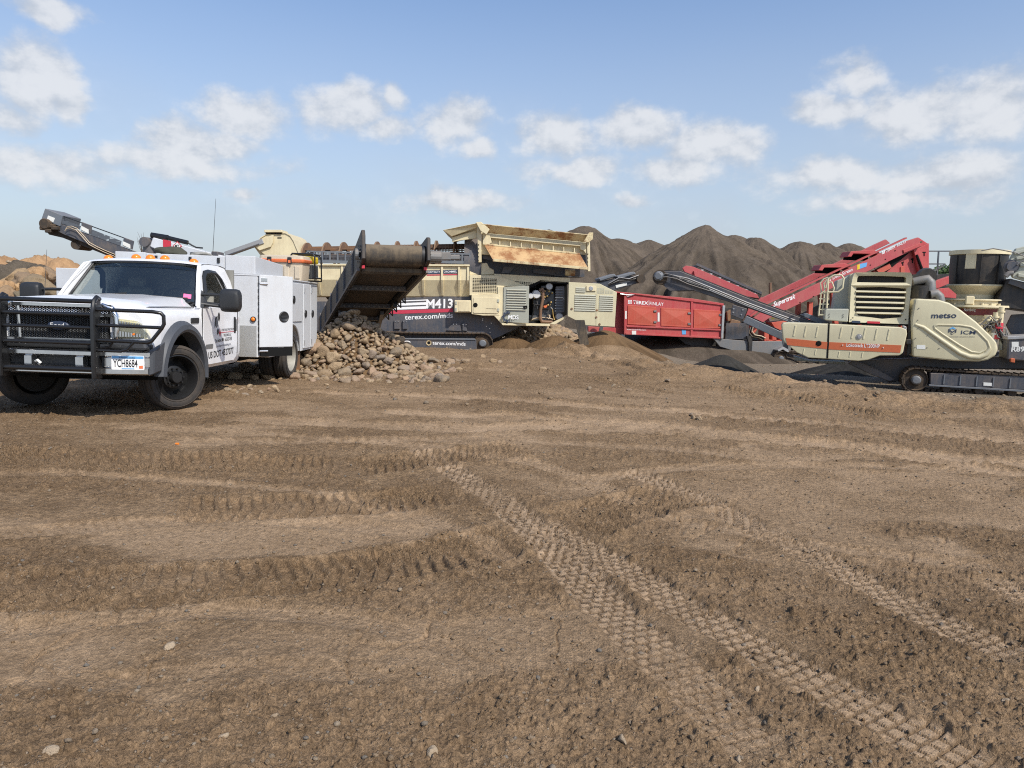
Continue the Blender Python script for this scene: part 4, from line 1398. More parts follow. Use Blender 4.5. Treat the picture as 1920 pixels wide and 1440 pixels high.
for sd in (1, -1):
    m = MB()
    m.prism_x(wheel_cut(2.9, 5.88, 0.46, 1.775), sd * 0.62, sd * 1.13)
    m.box(sd * 0.62, sd * 0.66, 2.33, 2.9, 0.50, 1.775)
    m.box(sd * 0.62, sd * 1.135, 2.33, 2.36, 0.50, 1.775)
    m.box(sd * 0.62, sd * 1.135, 2.36, 2.9, 0.50, 0.53)
    m.box(sd * 0.62, sd * 1.135, 2.36, 2.9, 1.745, 1.775)
    bx = m.build('side_locker', 'body_white', TK, bevel=0.006)
    m = MB()
    m.box(sd * 0.60, sd * 1.15, 2.325, 5.90, 1.776, 1.80)
    m.build('locker_top', 'body_white', bx, bevel=0.006)
    m = MB()
    m.box(sd * 0.78, sd * 1.12, 2.318, 2.329, 0.505, 1.0)
    m.build('tread_plate', 'diamond_plate', bx, bevel=0.002)
    m = MB()
    m.lathe([(0.0, 0), (0.045, 0), (0.045, -0.02), (0.0, -0.02)], (sd * 1.07, 2.328, 1.10), 'y', 16)
    m.build('lamp_bezel', 'black_plastic', bx)
    m = MB()
    m.lathe([(0.0, -0.035), (0.02, -0.033), (0.034, -0.018), (0.034, 0), (0.0, 0)], (sd * 1.07, 2.328, 1.10), 'y', 16)
    m.build('marker_lamp', 'amber', bx, smooth=50)
    m = MB()                                                 # shelves and drawers in the open front locker
    for z in (0.85, 1.15, 1.45):
        m.box(sd * 0.66, sd * 1.08, 2.37, 2.88, z, z + 0.02)
    m.build('shelf', 'body_white', bx)
    # door swung open on its front hinge
    th = R(40)
    m = MB()
    m.box(0, 0.6 if sd > 0 else 0.92, -0.035, 0.0, 0.66, 1.80)
    dr = m.build('locker_door', 'body_white', bx, bevel=0.008)
    dr.location = (sd * 1.145, 2.345, 0)
    dr.rotation_euler = (0, 0, math.pi / 2 - th if sd > 0 else math.pi / 2 + R(85))
    yo = -0.035 if sd > 0 else 0.0
    m = MB()
    m.box(0.02, 0.59 if sd > 0 else 0.91, -0.034, -0.002, 0.515, 0.655)
    m.build('door_kick_panel', 'soft_black', dr)
    m = MB()
    m.lathe([(0.0, 0), (0.088, 0), (0.088, -0.012), (0.075, -0.018), (0.065, -0.010), (0.0, -0.006)], (0.43, -0.035, 1.15), 'y', 28)
    m.box(0.37, 0.49, -0.058, -0.036, 1.135, 1.165)
    m.build('latch', 'black_plastic', dr, smooth=40)
    m = MB()
    m.box(0.02, 0.13, -0.042, -0.034, 1.70, 1.75)
    m.build('door_lamp', 'chrome', dr)
    for z in (0.60, 1.66):
        m = MB()
        m.cyl((0.0, -0.03, z), (0.13, -0.045, z), 0.018, n=8)
        m.build('hinge', 'bolt_steel', dr)
    for z in np.arange(0.62, 1.72, 0.10):
        m = MB()
        m.box(sd * 1.137, sd * 1.146, 2.333, 2.349, z, z + 0.055)
        m.build('hinge_knuckle', 'soft_black', bx)
    # closed locker doors over and behind the wheel
    for (y0, y1, z0, z1) in ((3.62, 4.78, 1.03, 1.74), (4.86, 5.34, 0.50, 1.74), (5.36, 5.84, 0.50, 1.74), (2.95, 3.50, 0.52, 1.74)):
        m = MB()
        m.prism_x(rrect(y0, y1, z0, z1, 0.02), sd * 1.132, sd * 1.152)
        d2 = m.build('locker_door', 'body_white', bx, bevel=0.005)
        m = MB()
        m.lathe([(0.0, 0), (0.075, 0), (0.07, 0.014 * sd), (0.0, 0.010 * sd)], (sd * 1.153, (y0 + y1) / 2 + (0.0 if y1 - y0 > 1 else -0.12), (z0 + z1) / 2 + 0.05), 'x', 20)
        m.build('latch', 'black_plastic', d2, smooth=40)
        m = MB()
        for zz in (z0 + 0.12, z1 - 0.12):
            m.cyl((sd * 1.157, y0 + 0.03, zz - 0.04), (sd * 1.157, y0 + 0.03, zz + 0.04), 0.014, n=8)
        m.build('hinge', 'bolt_steel', d2)
    # wheel-arch lip, mud flap
    m = MB()
    m.tube([(sd * 1.14, 4.11 - 0.57 * math.cos(R(a)), 0.42 + 0.57 * math.sin(R(a))) for a in range(5, 176, 10)], 0.022, 6)
    m.build('wheel_arch_lip', 'body_white', bx, smooth=60)
    m = MB()
    m.box(sd * 0.72, sd * 1.12, 4.72, 4.735, 0.10, 0.58)
    m.build('mud_flap', 'rust_steel', bx)
    # top box along the locker
    m = MB()
    m.prism_x([(2.36, 1.802), (3.76, 1.802), (3.76, 2.03), (2.36, 2.085)], sd * 0.62, sd * 1.09)
    m.build('top_box', 'body_white', TK, bevel=0.008)
m = MB()
m.box(-0.61, 0.61, 2.36, 2.62, 1.80, 2.07)
tb = m.build('headboard', 'body_white', TK, bevel=0.008)
for sx in (-0.45, 0.08, 0.52):
    m = MB()
    m.box(sx - 0.02, sx + 0.02, 2.345, 2.36, 1.96, 2.04)
    m.build('headboard_latch', 'black_plastic', tb)
m = MB()
m.box(-0.62, 0.62, 2.33, 5.88, 0.80, 0.86)
m.box(-0.62, 0.62, 2.36, 2.40, 0.86, 1.80)
m.box(-0.62, 0.62, 5.82, 5.88, 0.86, 1.3)
m.build('bed', 'body_white', TK)
m = MB()
m.box(-1.1, 1.1, 5.88, 6.12, 0.52, 0.62)
m.build('rear_bumper', 'black_plastic', TK, bevel=0.01)
# whip aerials
for (a, b, r_) in (((-0.86, 0.25, 1.33), (-0.84, 0.30, 1.95), 0.004), ((0.35, 2.55, 2.05), (0.38, 2.62, 2.98), 0.005)):
    m = MB()
    m.tube([a, b], [r_, r_ * 0.5], 5)
    m.build('aerial', 'black_plastic', TK)
# service crane folded over the headboard
m = MB()
m.prism([(-0.811,2.372),(0.183,2.145),(0.466,2.085),(0.465,1.944),(0.137,1.959),(-0.349,2.003),(-0.866,2.222)], 3.0, 3.24)
cr = m.build('crane_boom', 'body_white', TK, bevel=0.012)
m = MB()
p = [(-0.861,2.41),(-0.59,2.376),(-0.266,2.31)]
m.tube([(p[0][0], 3.06, p[0][1]), (p[1][0], 3.06, p[1][1])], 0.048, 10)
m.tube([(p[1][0], 3.06, p[1][1]), (p[2][0], 3.06, p[2][1])], 0.038, 10)
m.build('crane_cylinder', 'black_paint', cr, smooth=50)
p = [(-0.266,2.31),(-0.196,2.268),(-0.126,2.236),(-0.02,2.231)]
m = MB()
m.tube([(a, 3.06, b) for a, b in p], 0.014, 6)
m.build('crane_hose', 'hose_black', cr)
m = MB()
a = (-0.571,2.283)
m.prism([(a[0] - 0.07, a[1] - 0.06), (a[0] + 0.06, a[1] - 0.08), (a[0] + 0.06, a[1] + 0.04), (a[0] - 0.07, a[1] + 0.06)], 2.992, 2.998)
m.build('warning_label', 'text_red', cr)
a = (-0.406,2.245)
m = MB()
m.prism([(a[0] - 0.075, a[1]), (a[0], a[1] - 0.075), (a[0] + 0.075, a[1]), (a[0], a[1] + 0.075)], 2.99, 2.998)
m.build('diamond_placard', 'text_red', cr)
m = MB()
m.prism([(a[0] - 0.058, a[1]), (a[0], a[1] - 0.058), (a[0] + 0.058, a[1]), (a[0], a[1] + 0.058)], 2.986, 2.99)
m.build('placard_field', 'label_white', cr)
lettering('MT', (a[0] - 0.035, a[1] - 0.02), (a[0] + 0.035, a[1] - 0.02), 0.04, 'text_black', cr, y=2.985, bold=0.02)
m = MB()
a = (0.17,2.118)
m.box(a[0] - 0.02, a[0] + 0.09, 2.985, 3.25, a[1] - 0.1, a[1] + 0.06)
m.build('crane_tip', 'slate', cr, bevel=0.01)
m = MB()
a = (-0.918,2.29)
m.cyl((a[0] + 0.0, 3.1, 0.9), (a[0], 3.1, a[1] + 0.02), 0.10, n=14)
m.lathe([(0.0, -0.14), (0.08, -0.14), (0.09, 0.14), (0.0, 0.14)], (a[0] - 0.02, 3.1, a[1]), 'y', 18)
m.build('crane_mast', 'slate', cr, smooth=40)

# ---- things riding on the truck
def lump_cloth(name, label, mat, loc, sc_, seed):
    V, Fc = ico(3, seed, 0.5, (1, 0.8, 0.6), 2.6)
    o = numpy_mesh(name, V * np.array(sc_), Fc, mat)
    o.location = loc
    tag(o, label, 'clothing')


KM = Matrix.Translation((-5.15, 8.85, 0.07)) @ Euler((R(-1.16), R(0.63), R(0.75))).to_matrix().to_4x4()


def on_truck(x, y, z):
    return tuple(KM @ Vector((x, y, z)))


lump_cloth('work_jacket', 'dark olive jacket bundled over the white headboard behind the cab', 'cloth_olive', on_truck(-0.30, 2.50, 2.12), (0.30, 0.14, 0.12), 4)
lump_cloth('work_coat', 'crumpled grey-green coat draped beside the crane boom', 'cloth_grey', on_truck(0.20, 2.50, 2.09), (0.24, 0.12, 0.07), 6)
c = thing('cooler', 'beige chest with orange trim and black latches on the truck body', 'cooler', on_truck(0.76, 4.72, 1.80), (0, 0, 0.75))
m = MB()
rg = []
for z, k in ((0.0, 0.93), (0.06, 0.95), (0.30, 1.0), (0.33, 1.0)):
    rg.append([(x * k, 0.30 + y * k, z) for x, y in rrect(-0.40, 0.40, -0.28, 0.28, 0.05)])
m.loft(rg)
m.build('tub', 'cooler_tan', c, smooth=35)
for sx in (-0.3, -0.1, 0.1, 0.3):
    m = MB()
    m.box(sx - 0.05, sx + 0.05, 0.005, 0.035, 0.03, 0.27)
    m.build('panel_rib', 'cooler_tan', c, bevel=0.01)
m = MB()
m.loft([[(x * k, 0.30 + y * k, z) for x, y in rrect(-0.43, 0.43, -0.31, 0.31, 0.06)] for z, k in ((0.335, 1.0), (0.36, 1.03), (0.385, 1.03), (0.395, 1.0))])
m.build('trim_band', 'cooler_orange', c, smooth=35)
m = MB()
m.loft([[(x * k, 0.30 + y * k, z) for x, y in rrect(-0.42, 0.42, -0.30, 0.30, 0.06)] for z, k in ((0.396, 1.0), (0.45, 0.98), (0.465, 0.9))])
m.build('lid', 'cooler_tan', c, smooth=35)
for sx in (-0.21, 0.17):
    m = MB()
    m.box(sx - 0.04, sx + 0.04, -0.035, -0.008, 0.30, 0.43)
    lt = m.build('latch', 'black_plastic', c, bevel=0.008)
    m = MB()
    m.box(sx - 0.022, sx + 0.022, -0.041, -0.036, 0.325, 0.375)
    m.build('latch_button', 'cooler_orange', lt)
gn = thing('generator', 'small yellow and black portable generator in a tube frame behind the cooler', 'generator', on_truck(1.0, 5.58, 1.80), (0, 0, 0.75))
m = MB()
for y in (-0.25, 0.25):
    m.tube([(-0.24, y, 0.02), (-0.24, y, 0.50), (-0.20, y, 0.55), (0.20, y, 0.55), (0.24, y, 0.50), (0.24, y, 0.02), (-0.24, y, 0.02)], 0.018, 8)
for x, z in ((-0.24, 0.08), (0.24, 0.08), (-0.2, 0.55), (0.2, 0.55)):
    m.cyl((x, -0.25, z), (x, 0.25, z), 0.016, n=8)
m.build('frame', 'black_paint', gn, smooth=50)
m = MB()
m.box(-0.19, 0.19, -0.2, 0.2, 0.06, 0.34)
m.lathe([(0.0, -0.24), (0.13, -0.24), (0.15, -0.19), (0.0, -0.19)], (0, 0, 0.20), 'y', 20)
m.build('engine', 'engine_grey', gn, bevel=0.02)
m = MB()
m.box(-0.20, 0.20, -0.21, 0.21, 0.36, 0.51)
m.build('fuel_tank', 'yellow_paint', gn, bevel=0.04, segs=2)
m = MB()
for k in range(6):
    m.tube([(-0.16 + 0.05 * k, -0.23, 0.12 + 0.03 * (k % 3)), (-0.14 + 0.05 * k, -0.25, 0.25), (-0.1 + 0.045 * k, -0.23, 0.33)], 0.009, 5)
m.build('wiring', 'bolt_steel', gn)
m = MB()
m.lathe([(0.0, 0.0), (0.10, 0.0), (0.105, 0.05), (0.07, 0.10), (0.0, 0.115)], (0, 0, 0), 'z', 20)
o = m.build('hard_hat', 'blue_plastic', None, smooth=60)
o.location = on_truck(0.45, 3.3, 2.0)
tag(o, 'blue hard hat showing above the white box in front of the cooler', 'hard hat')
m = MB()
m.box(-0.3, 0.3, -0.25, 0.25, 0, 1.15)
o = m.build('tool_chest', 'body_white', None, bevel=0.01)
o.location = on_truck(0.28, 3.35, 0.86)
tag(o, 'white tool chest standing in the truck bed under the hard hat', 'tool chest')


# ------------------------------------------------------------------ shared machine parts
def track(parent, c0, c1, r, y0, y1, shoe=0.16, grouser=0.03):
    """crawler track round two wheels at c0, c1 (x,z); y0 nearest face"""
    (xa, za), (xb, zb_) = c0, c1
    L = math.hypot(xb - xa, zb_ - za)
    ux, uz = (xb - xa) / L, (zb_ - za) / L
    nx, nz = -uz, ux
    per = 2 * L + 2 * math.pi * r
    n = int(per / shoe)
    frames = []
    for k in range(n):
        s = k * per / n
        if s < L:
            sag = -0.035 * math.sin(math.pi * s / L)
            p = (xa + ux * s + nx * (r + sag), za + uz * s + nz * (r + sag))
            t = (ux, uz)
        elif s < L + math.pi * r:
            a = (s - L) / r
            p = (xb + r * (nx * math.cos(a) + ux * math.sin(a)), zb_ + r * (nz * math.cos(a) + uz * math.sin(a)))
            t = (ux * math.cos(a) - nx * math.sin(a), uz * math.cos(a) - nz * math.sin(a))
        elif s < 2 * L + math.pi * r:
            q = s - L - math.pi * r
            p = (xb - ux * q - nx * r, zb_ - uz * q - nz * r)
            t = (-ux, -uz)
        else:
            a = (s - 2 * L - math.pi * r) / r
            p = (xa - r * (nx * math.cos(a) + ux * math.sin(a)), za - r * (nz * math.cos(a) + uz * math.sin(a)))
            t = (-ux * math.cos(a) + nx * math.sin(a), -uz * math.cos(a) + nz * math.sin(a))
        frames.append((p, t))
    m = MB()
    for (p, t) in frames:
        o = (-t[1], t[0])
        h = shoe * 0.46
        q = [(-h, -0.02), (h, -0.02), (h, 0.012), (-h * 0.4, 0.012), (-h * 0.5, grouser), (-h * 0.8, grouser), (-h * 0.9, 0.012), (-h, 0.012)]
        m.prism([(p[0] + t[0] * a + o[0] * b, p[1] + t[1] * a + o[1] * b) for a, b in q], y0, y1)
    m2 = MB()
    for (p, t) in frames:
        o = (-t[1], t[0])
        q = [(-shoe * 0.36, -0.085), (shoe * 0.30, -0.085), (shoe * 0.36, -0.02), (-shoe * 0.30, -0.02)]
        yc = (y0 + y1) / 2
        for dy in (-0.08, 0.08):
            m2.prism([(p[0] + t[0] * a + o[0] * b, p[1] + t[1] * a + o[1] * b) for a, b in q], yc + dy - 0.025, yc + dy + 0.025)
    tr = m.build('track', 'track_steel', parent)
    m2.build('track_chain', 'track_steel', tr)
    for nm, (cx, cz), sgn in (('idler', c0, 1), ('sprocket', c1, 1)):
        w = MB()
        w.lathe([(0.03, y0 + 0.04), (r * 0.42, y0 + 0.04), (r * 0.48, y0 + 0.09), (r * 0.80, y0 + 0.10), (r * 0.86, y0 + 0.06), (r * 0.90, y0 + 0.06), (r * 0.90, y1 - 0.06), (0.03, y1 - 0.06)], (cx, 0, cz), 'y', 26)
        w.build(nm, 'track_steel', tr, smooth=30)
        w = MB()
        w.lathe([(0.0, y0 - 0.035), (r * 0.26, y0 - 0.03), (r * 0.36, y0 + 0.0), (r * 0.36, y0 + 0.06), (0.0, y0 + 0.06)], (cx, 0, cz), 'y', 20)
        w.build('final_drive', 'slate_light', tr, smooth=30)
    for k in range(1, 7):
        w = MB()
        cx, cz = xa + ux * L * k / 7 - nx * (r - 0.12), za + uz * L * k / 7 - nz * (r - 0.12)
        w.lathe([(0.0, y0 + 0.05), (0.085, y0 + 0.05), (0.095, y0 + 0.12), (0.095, y1 - 0.12), (0.0, y1 - 0.05)], (cx, 0, cz), 'y', 14)
        w.build('roller', 'track_steel', tr, smooth=40)
    return tr


def bolts(parent, pts, y, r=0.02, mat='bolt_steel'):
    m = MB()
    for x, z in pts:
        m.cyl((x, y, z), (x, y - 0.015, z), r, n=6)
    return m.build('bolts', mat, parent)


def louvres(parent, x0, x1, z0, z1, n, y, mat, slope=0.0, d=0.03, name='louvre'):
    for k in range(n):
        z = z0 + (z1 - z0) * (k + 0.5) / n
        h = (z1 - z0) / n * 0.62
        m = MB()
        s = slope * (x1 - x0)
        m.loft([[(x0, y, z + h / 2), (x0, y - d, z - h * 0.1), (x0, y - d, z - h / 2), (x0, y, z - h / 2)], [(x1, y, z + h / 2 + s), (x1, y - d, z - h * 0.1 + s), (x1, y - d, z - h / 2 + s), (x1, y, z - h / 2 + s)]])
        m.build(name, mat, parent)


def grille_slots(parent, x0, x1, z0, z1, nx, nz, y, slope=0.0, mat='soft_black'):
    m = MB()
    for i in range(nx):
        for j in range(nz):
            a = x0 + (x1 - x0) * (i + 0.14) / nx
            b = x0 + (x1 - x0) * (i + 0.86) / nx
            c = z0 + (z1 - z0) * (j + 0.22) / nz
            d = z0 + (z1 - z0) * (j + 0.78) / nz
            m.prism([(a, c + slope * (a - x0)), (b, c + slope * (b - x0)), (b, d + slope * (b - x0)), (a, d + slope * (a - x0))], y - 0.003, y + 0.01)
    return tag(m.build('grille_slots', mat, parent), kind='stuff')


# ------------------------------------------------------------------ the trommel screener
TR = thing('trommel_screener', 'cream and slate tracked trommel screening plant with rusty hopper behind the rock heap', 'trommel', (-1.11, 23.9, -0.30), (0, 0, 3))
# --- undercarriage
cR, cL = (0.09,0.236), (-5.203,0.251)
track(TR, cL, cR, 0.335, 0.0, 0.45, 0.15)
track(TR, cL, cR, 0.335, 2.35, 2.8, 0.15)
m = MB()
m.prism([(-5.33,0.281),(-0.129,0.355),(-0.105,0.031),(-5.333,-0.058)], 0.02, 0.44)
tf = m.build('track_frame', 'slate', TR, bevel=0.015)
m = MB()
m.prism([(-5.323,0.318),(-0.184,0.392),(-0.147,0.348),(-5.324,0.274)], -0.01, 0.42)
m.prism([(-5.327,-0.037),(-0.141,0.033),(-0.141,-0.003),(-5.327,-0.073)], -0.01, 0.42)
m.build('frame_flange', 'slate_light', tf, bevel=0.006)
m = MB()
a = (-1.72,0.214)
m.lathe([(0.055, 0.0), (0.085, -0.01), (0.09, 0.0), (0.085, 0.02)], (a[0], 0.012, a[1]), 'y', 20, True)
m.build('access_hole_ring', 'cream_rust', tf, smooth=50)
m = MB()
m.lathe([(0.0, 0.0), (0.058, 0.0), (0.058, -0.004), (0.0, -0.004)], (a[0], 0.017, a[1]), 'y', 20)
m.build('access_hole', 'soft_black', tf)
p = [(-1.595,0.163),(-0.485,0.15)]
lettering('terex.com/mds', p[0], p[1], 0.115, 'text_white', tf, y=0.018, bold=0.012)
p = [(-2.716,0.068),(-2.325,0.076)]
lettering('13', p[0], p[1], 0.20, 'text_white', tf, y=0.018, bold=0.02)
# --- slate chassis side with painted name
m = MB()
m.prism([(-6.084,1.478),(-3.252,1.635),(-0.355,1.865),(0.523,1.293),(1.987,0.982),(1.533,0.9),(0.633,0.444),(0.452,0.367),(-6.1,0.265)], 0.30, 0.42)
ch = m.build('chassis_side', 'slate', TR, bevel=0.012)
m = MB()
m.prism([(-6.623,1.44),(-3.534,1.611),(-0.374,1.862),(0.584,1.238),(2.18,0.899),(1.685,0.809),(0.703,0.312),(0.506,0.228),(-6.641,0.116)], 2.4, 2.5)
m.build('chassis_side', 'slate', TR)
m = MB()
for a in [(-5.993,0.835),(-3.765,0.885),(-1.519,1.03),(0.372,0.884)]:
    m.box(a[0] - 0.08, a[0] + 0.08, 0.42, 2.4, a[1] - 0.2, a[1] + 0.2)
m.build('chassis_cross_member', 'slate', TR)
for q in ([(-3.608,1.546),(-1.842,1.659),(-1.842,1.624),(-3.608,1.51)], [(-3.554,1.458),(-1.841,1.57),(-1.84,1.481),(-3.554,1.378)], [(-3.519,1.334),(-1.84,1.436),(-1.839,1.346),(-3.501,1.254)]):
    m = MB()
    m.prism(q, 0.293, 0.299)
    m.build('white_stripe', 'text_white', ch)
m = MB()
m.prism([(-3.394,1.239),(-0.941,1.376),(-0.939,1.259),(-3.394,1.122)], 0.293, 0.299)
m.build('red_stripe', 'stripe_red', ch)
p = [(-1.839,1.364),(-0.941,1.403)]
lettering('M413', p[0], p[1], 0.30, 'text_white', ch, y=0.297, bold=0.025)
p = [(-2.553,0.962),(-0.937,1.07)]
lettering('terex.com/mds', p[0], p[1], 0.165, 'text_white', ch, y=0.297, bold=0.012)
for q in ([(-2.905,0.947),(-2.709,0.951),(-2.708,0.646),(-2.904,0.642)], [(-2.62,0.953),(-2.459,0.957),(-2.457,0.652),(-2.618,0.648)], [(-1.163,0.626),(-0.915,0.902),(-0.699,0.906),(-0.64,0.619)], [(-0.609,0.908),(-0.482,0.911),(-0.442,0.623),(-0.604,0.638)]):
    m = MB()
    m.prism(q, 0.22, 0.30)
    b_ = m.build('gusset', 'slate', ch, bevel=0.01)
    c_ = (sum(a[0] for a in q) / 4, max(a[1] for a in q))
    bolts(b_, [(c_[0] - 0.05, c_[1] - 0.06), (c_[0] + 0.05, c_[1] - 0.06)], 0.22, 0.022)
bolts(ch, [(0.075,1.048),(0.076,0.994),(0.207,0.798),(0.317,0.728),(0.338,0.601),(0.368,0.91)], 0.3, 0.018)
# --- cream drum casing with ribs
m = MB()
m.prism_x([(0.05, (-1.817,2.796)[1]), (0.05, (-1.813,2.341)[1]), (0.30, (-1.825,1.794)[1]), (0.60, (-1.825,1.758)[1]), (0.60, (-1.817,2.796)[1])], (-6.007,2.634)[0], (-0.368,2.781)[0])
cs = m.build('drum_casing', 'cream', TR, bevel=0.012)
cs.rotation_euler = (0, R(-1.2), 0)
zt, zm, zb2 = (-1.817,2.796)[1], (-1.813,2.341)[1], (-1.826,1.829)[1]
for px_ in [(-5.314,2.652),(-4.531,2.673),(-3.746,2.693),(-2.485,2.726),(-1.887,2.742),(-1.252,2.758),(-0.687,2.773),(-0.386,2.781)]:
    m = MB()
    m.prism_x([(0.0, zt + 0.01), (-0.02, zm), (0.25, zb2), (0.34, zb2), (0.10, zm), (0.06, zt)], px_[0] - 0.035, px_[0] + 0.035)
    m.build('casing_rib', 'cream', cs, bevel=0.006)
m = MB()
m.box((-6.007,2.634)[0], (-0.332,2.782)[0], -0.03, 0.10, zt, zt + 0.06)
m.build('casing_rail', 'cream', cs, bevel=0.008)
for (q, tx, b0) in (([(-1.762,2.657),(-1.304,2.669),(-1.302,2.546),(-1.761,2.535)], 'HEAVY DUTY', [(-1.744,2.57),(-1.32,2.581)]), ([(-1.215,2.671),(-0.738,2.684),(-0.736,2.561),(-1.214,2.549)], 'TROMMEL', [(-1.197,2.584),(-0.754,2.596)]), ([(-2.852,2.629),(-2.571,2.636),(-2.571,2.514),(-2.852,2.507)], 'MDS', [(-2.799,2.543),(-2.606,2.548)])):
    m = MB()
    m.prism(q, 0.042, 0.048)
    s_ = m.build('sign_plate', 'text_navy', cs)
    lettering(tx, b0[0], b0[1], 0.062, 'text_white', s_, y=0.041, bold=0.01)
    m = MB()
    m.prism([(q[3][0], q[3][1] - 0.05), (q[2][0], q[2][1] - 0.05), (q[2][0], q[2][1] - 0.015), (q[3][0], q[3][1] - 0.015)], 0.042, 0.048)
    m.build('sign_underline', 'stripe_red', s_)
# --- drum: spiral hoops on bars, mesh-wrapped towards the feed end
ax0, ax1 = (-6.23,2.495), (-0.323,2.758)
dr_ = 0.93
dv = Vector((ax1[0] - ax0[0], 0, ax1[1] - ax0[1]))
DL = dv.length
dv.normalize()
dn = Vector((-dv.z, 0, dv.x))


def drum_pt(s, a, r):
    c = Vector((ax0[0], 1.4, ax0[1])) + dv * s
    return c + (dn * math.cos(a) + Vector((0, 1, 0)) * math.sin(a)) * r


m = MB()
for k in range(14):
    a = 2 * math.pi * k / 14
    m.bar(drum_pt(0, a, dr_ - 0.10), drum_pt(DL, a, dr_ - 0.10), 0.10, 0.06)
drum = m.build('drum', 'rust_steel', TR)
hoops = [0.25, 0.92, 1.50, 2.06, 2.65, 3.35, 4.0, 4.7, 5.35]
for s in hoops:
    m = MB()
    rg = []
    for k in range(41):
        a = 2 * math.pi * k / 40
        sk = s + 0.06 * math.sin(a)
        rg.append([drum_pt(sk - 0.02, a, dr_ - 0.16), drum_pt(sk - 0.02, a, dr_ + 0.07), drum_pt(sk + 0.03, a, dr_ + 0.07), drum_pt(sk + 0.03, a, dr_ - 0.16)])
    m.loft(rg, False)
    m.build('drum_hoop', 'rust_steel', drum, smooth=30)
m = MB()
for k in range(64):
    a = 2 * math.pi * k / 64
    m.bar(drum_pt(1.9, a, dr_ - 0.07), drum_pt(DL, a, dr_ - 0.07), 0.02, 0.02)
s = 1.95
while s < DL:
    m.tube([drum_pt(s, 2 * math.pi * k / 32, dr_ - 0.06) for k in range(33)], 0.012, 4, False)
    s += 0.11
tag(m.build('drum_mesh', 'rust_steel', drum), kind='stuff')
# --- walkway guards of the drum
for q in ([(-5.754,3.093),(-4.242,3.169),(-4.243,2.786),(-5.758,2.747)], [(-1.912,3.162),(-0.393,3.221),(-0.37,2.871),(-1.909,2.83)]):
    m = MB()
    x0, x1 = q[0][0], q[1][0]
    z0, z1 = q[2][1], q[1][1]
    m.box(x0, x1, 0.10, 0.16, z0, z0 + 0.09)
    m.box(x0, x1, 0.10, 0.16, z1 - 0.05, z1)
    for k in range(7):
        x = x0 + (x1 - x0) * k / 6
        m.box(x - 0.025, x + 0.025, 0.10, 0.16, z0 + 0.09, z1 - 0.05)
    gd = m.build('drum_guard', 'slate_light', TR)
    m = MB()
    for k in range(34):
        x = x0 + (x1 - x0) * (k + 0.5) / 34
        m.box(x - 0.008, x + 0.008, 0.125, 0.14, z0 + 0.09, z1 - 0.05)
    for k in range(5):
        z = z0 + 0.09 + (z1 - z0 - 0.14) * (k + 0.5) / 5
        m.box(x0, x1, 0.12, 0.135, z - 0.008, z + 0.008)
    m.build('guard_grid', 'slate', gd)
    m = MB()
    m.box(x0, x1, 0.30, 0.32, z0, z1 - 0.12)
    m.build('guard_back', 'slate', gd)
# --- cream discharge hood at the left end of the drum
m = MB()
hood = [(-7.515,3.272),(-7.301,3.538),(-7.125,3.647),(-6.898,3.706),(-6.497,3.717),(-6.342,3.635),(-6.239,3.481),(-6.07,3.066),(-5.985,2.823),(-5.997,1.941),(-7.158,1.913),(-7.19,3.001),(-7.361,3.136)]
m.prism(hood, 0.35, 0.42)
hd = m.build('discharge_hood', 'cream', TR, bevel=0.01)
m = MB()
m.prism(hood, 2.4, 2.46)
m.build('hood_far_side', 'cream', hd)
m = MB()
top = [(-7.515,3.272),(-7.301,3.538),(-7.125,3.647),(-6.898,3.706),(-6.497,3.717),(-6.342,3.635),(-6.239,3.481),(-6.07,3.066),(-5.985,2.823)]
for a, b in zip(top[:-1], top[1:]):
    m._ext([(a[0], 0.32, a[1]), (b[0], 0.32, b[1]), (b[0], 0.32, b[1] + 0.03), (a[0], 0.32, a[1] + 0.03)], [(a[0], 2.46, a[1]), (b[0], 2.46, b[1]), (b[0], 2.46, b[1] + 0.03), (a[0], 2.46, a[1] + 0.03)])
m.build('hood_roof', 'cream', hd)
m = MB()
m.prism([(-7.163,3.811),(-6.591,3.827),(-6.575,3.742),(-7.164,3.725)], 0.25, 1.0)
m.build('hood_vent', 'cream', hd, bevel=0.012)
m = MB()
m.prism([(-7.13,3.726),(-6.61,3.741),(-6.61,3.697),(-7.13,3.683)], 0.3, 0.95)
m.prism([(-6.762,3.584),(-6.623,3.588),(-6.623,3.553),(-6.763,3.549)], 0.34, 0.36)
m.build('hood_vent_gap', 'soft_black', hd)
m = MB()
m.prism([(-7.485,3.266),(-7.272,3.514),(-6.871,3.664),(-6.893,3.404),(-6.965,3.263),(-7.332,3.131)], 0.28, 0.35)
m.prism([(-7.546,3.242),(-7.159,3.393),(-7.097,2.974),(-7.223,2.795)], 0.45, 0.55)
m.build('hood_cheek', 'cream', hd, bevel=0.01)
p = [(-8.443,2.98),(-7.204,3.447)]
m = MB()
m.bar((p[0][0], 0.3, p[0][1]), (p[1][0], 0.3, p[1][1]), 0.12, 0.17)
arm = m.build('discharge_arm', 'galvanised', TR, bevel=0.012)
p = [(-8.465,2.913),(-7.328,3.344)]
m = MB()
m.bar((p[0][0], 0.36, p[0][1]), (p[1][0], 0.36, p[1][1]), 0.3, 0.03)
m.build('arm_rail', 'slate', arm)
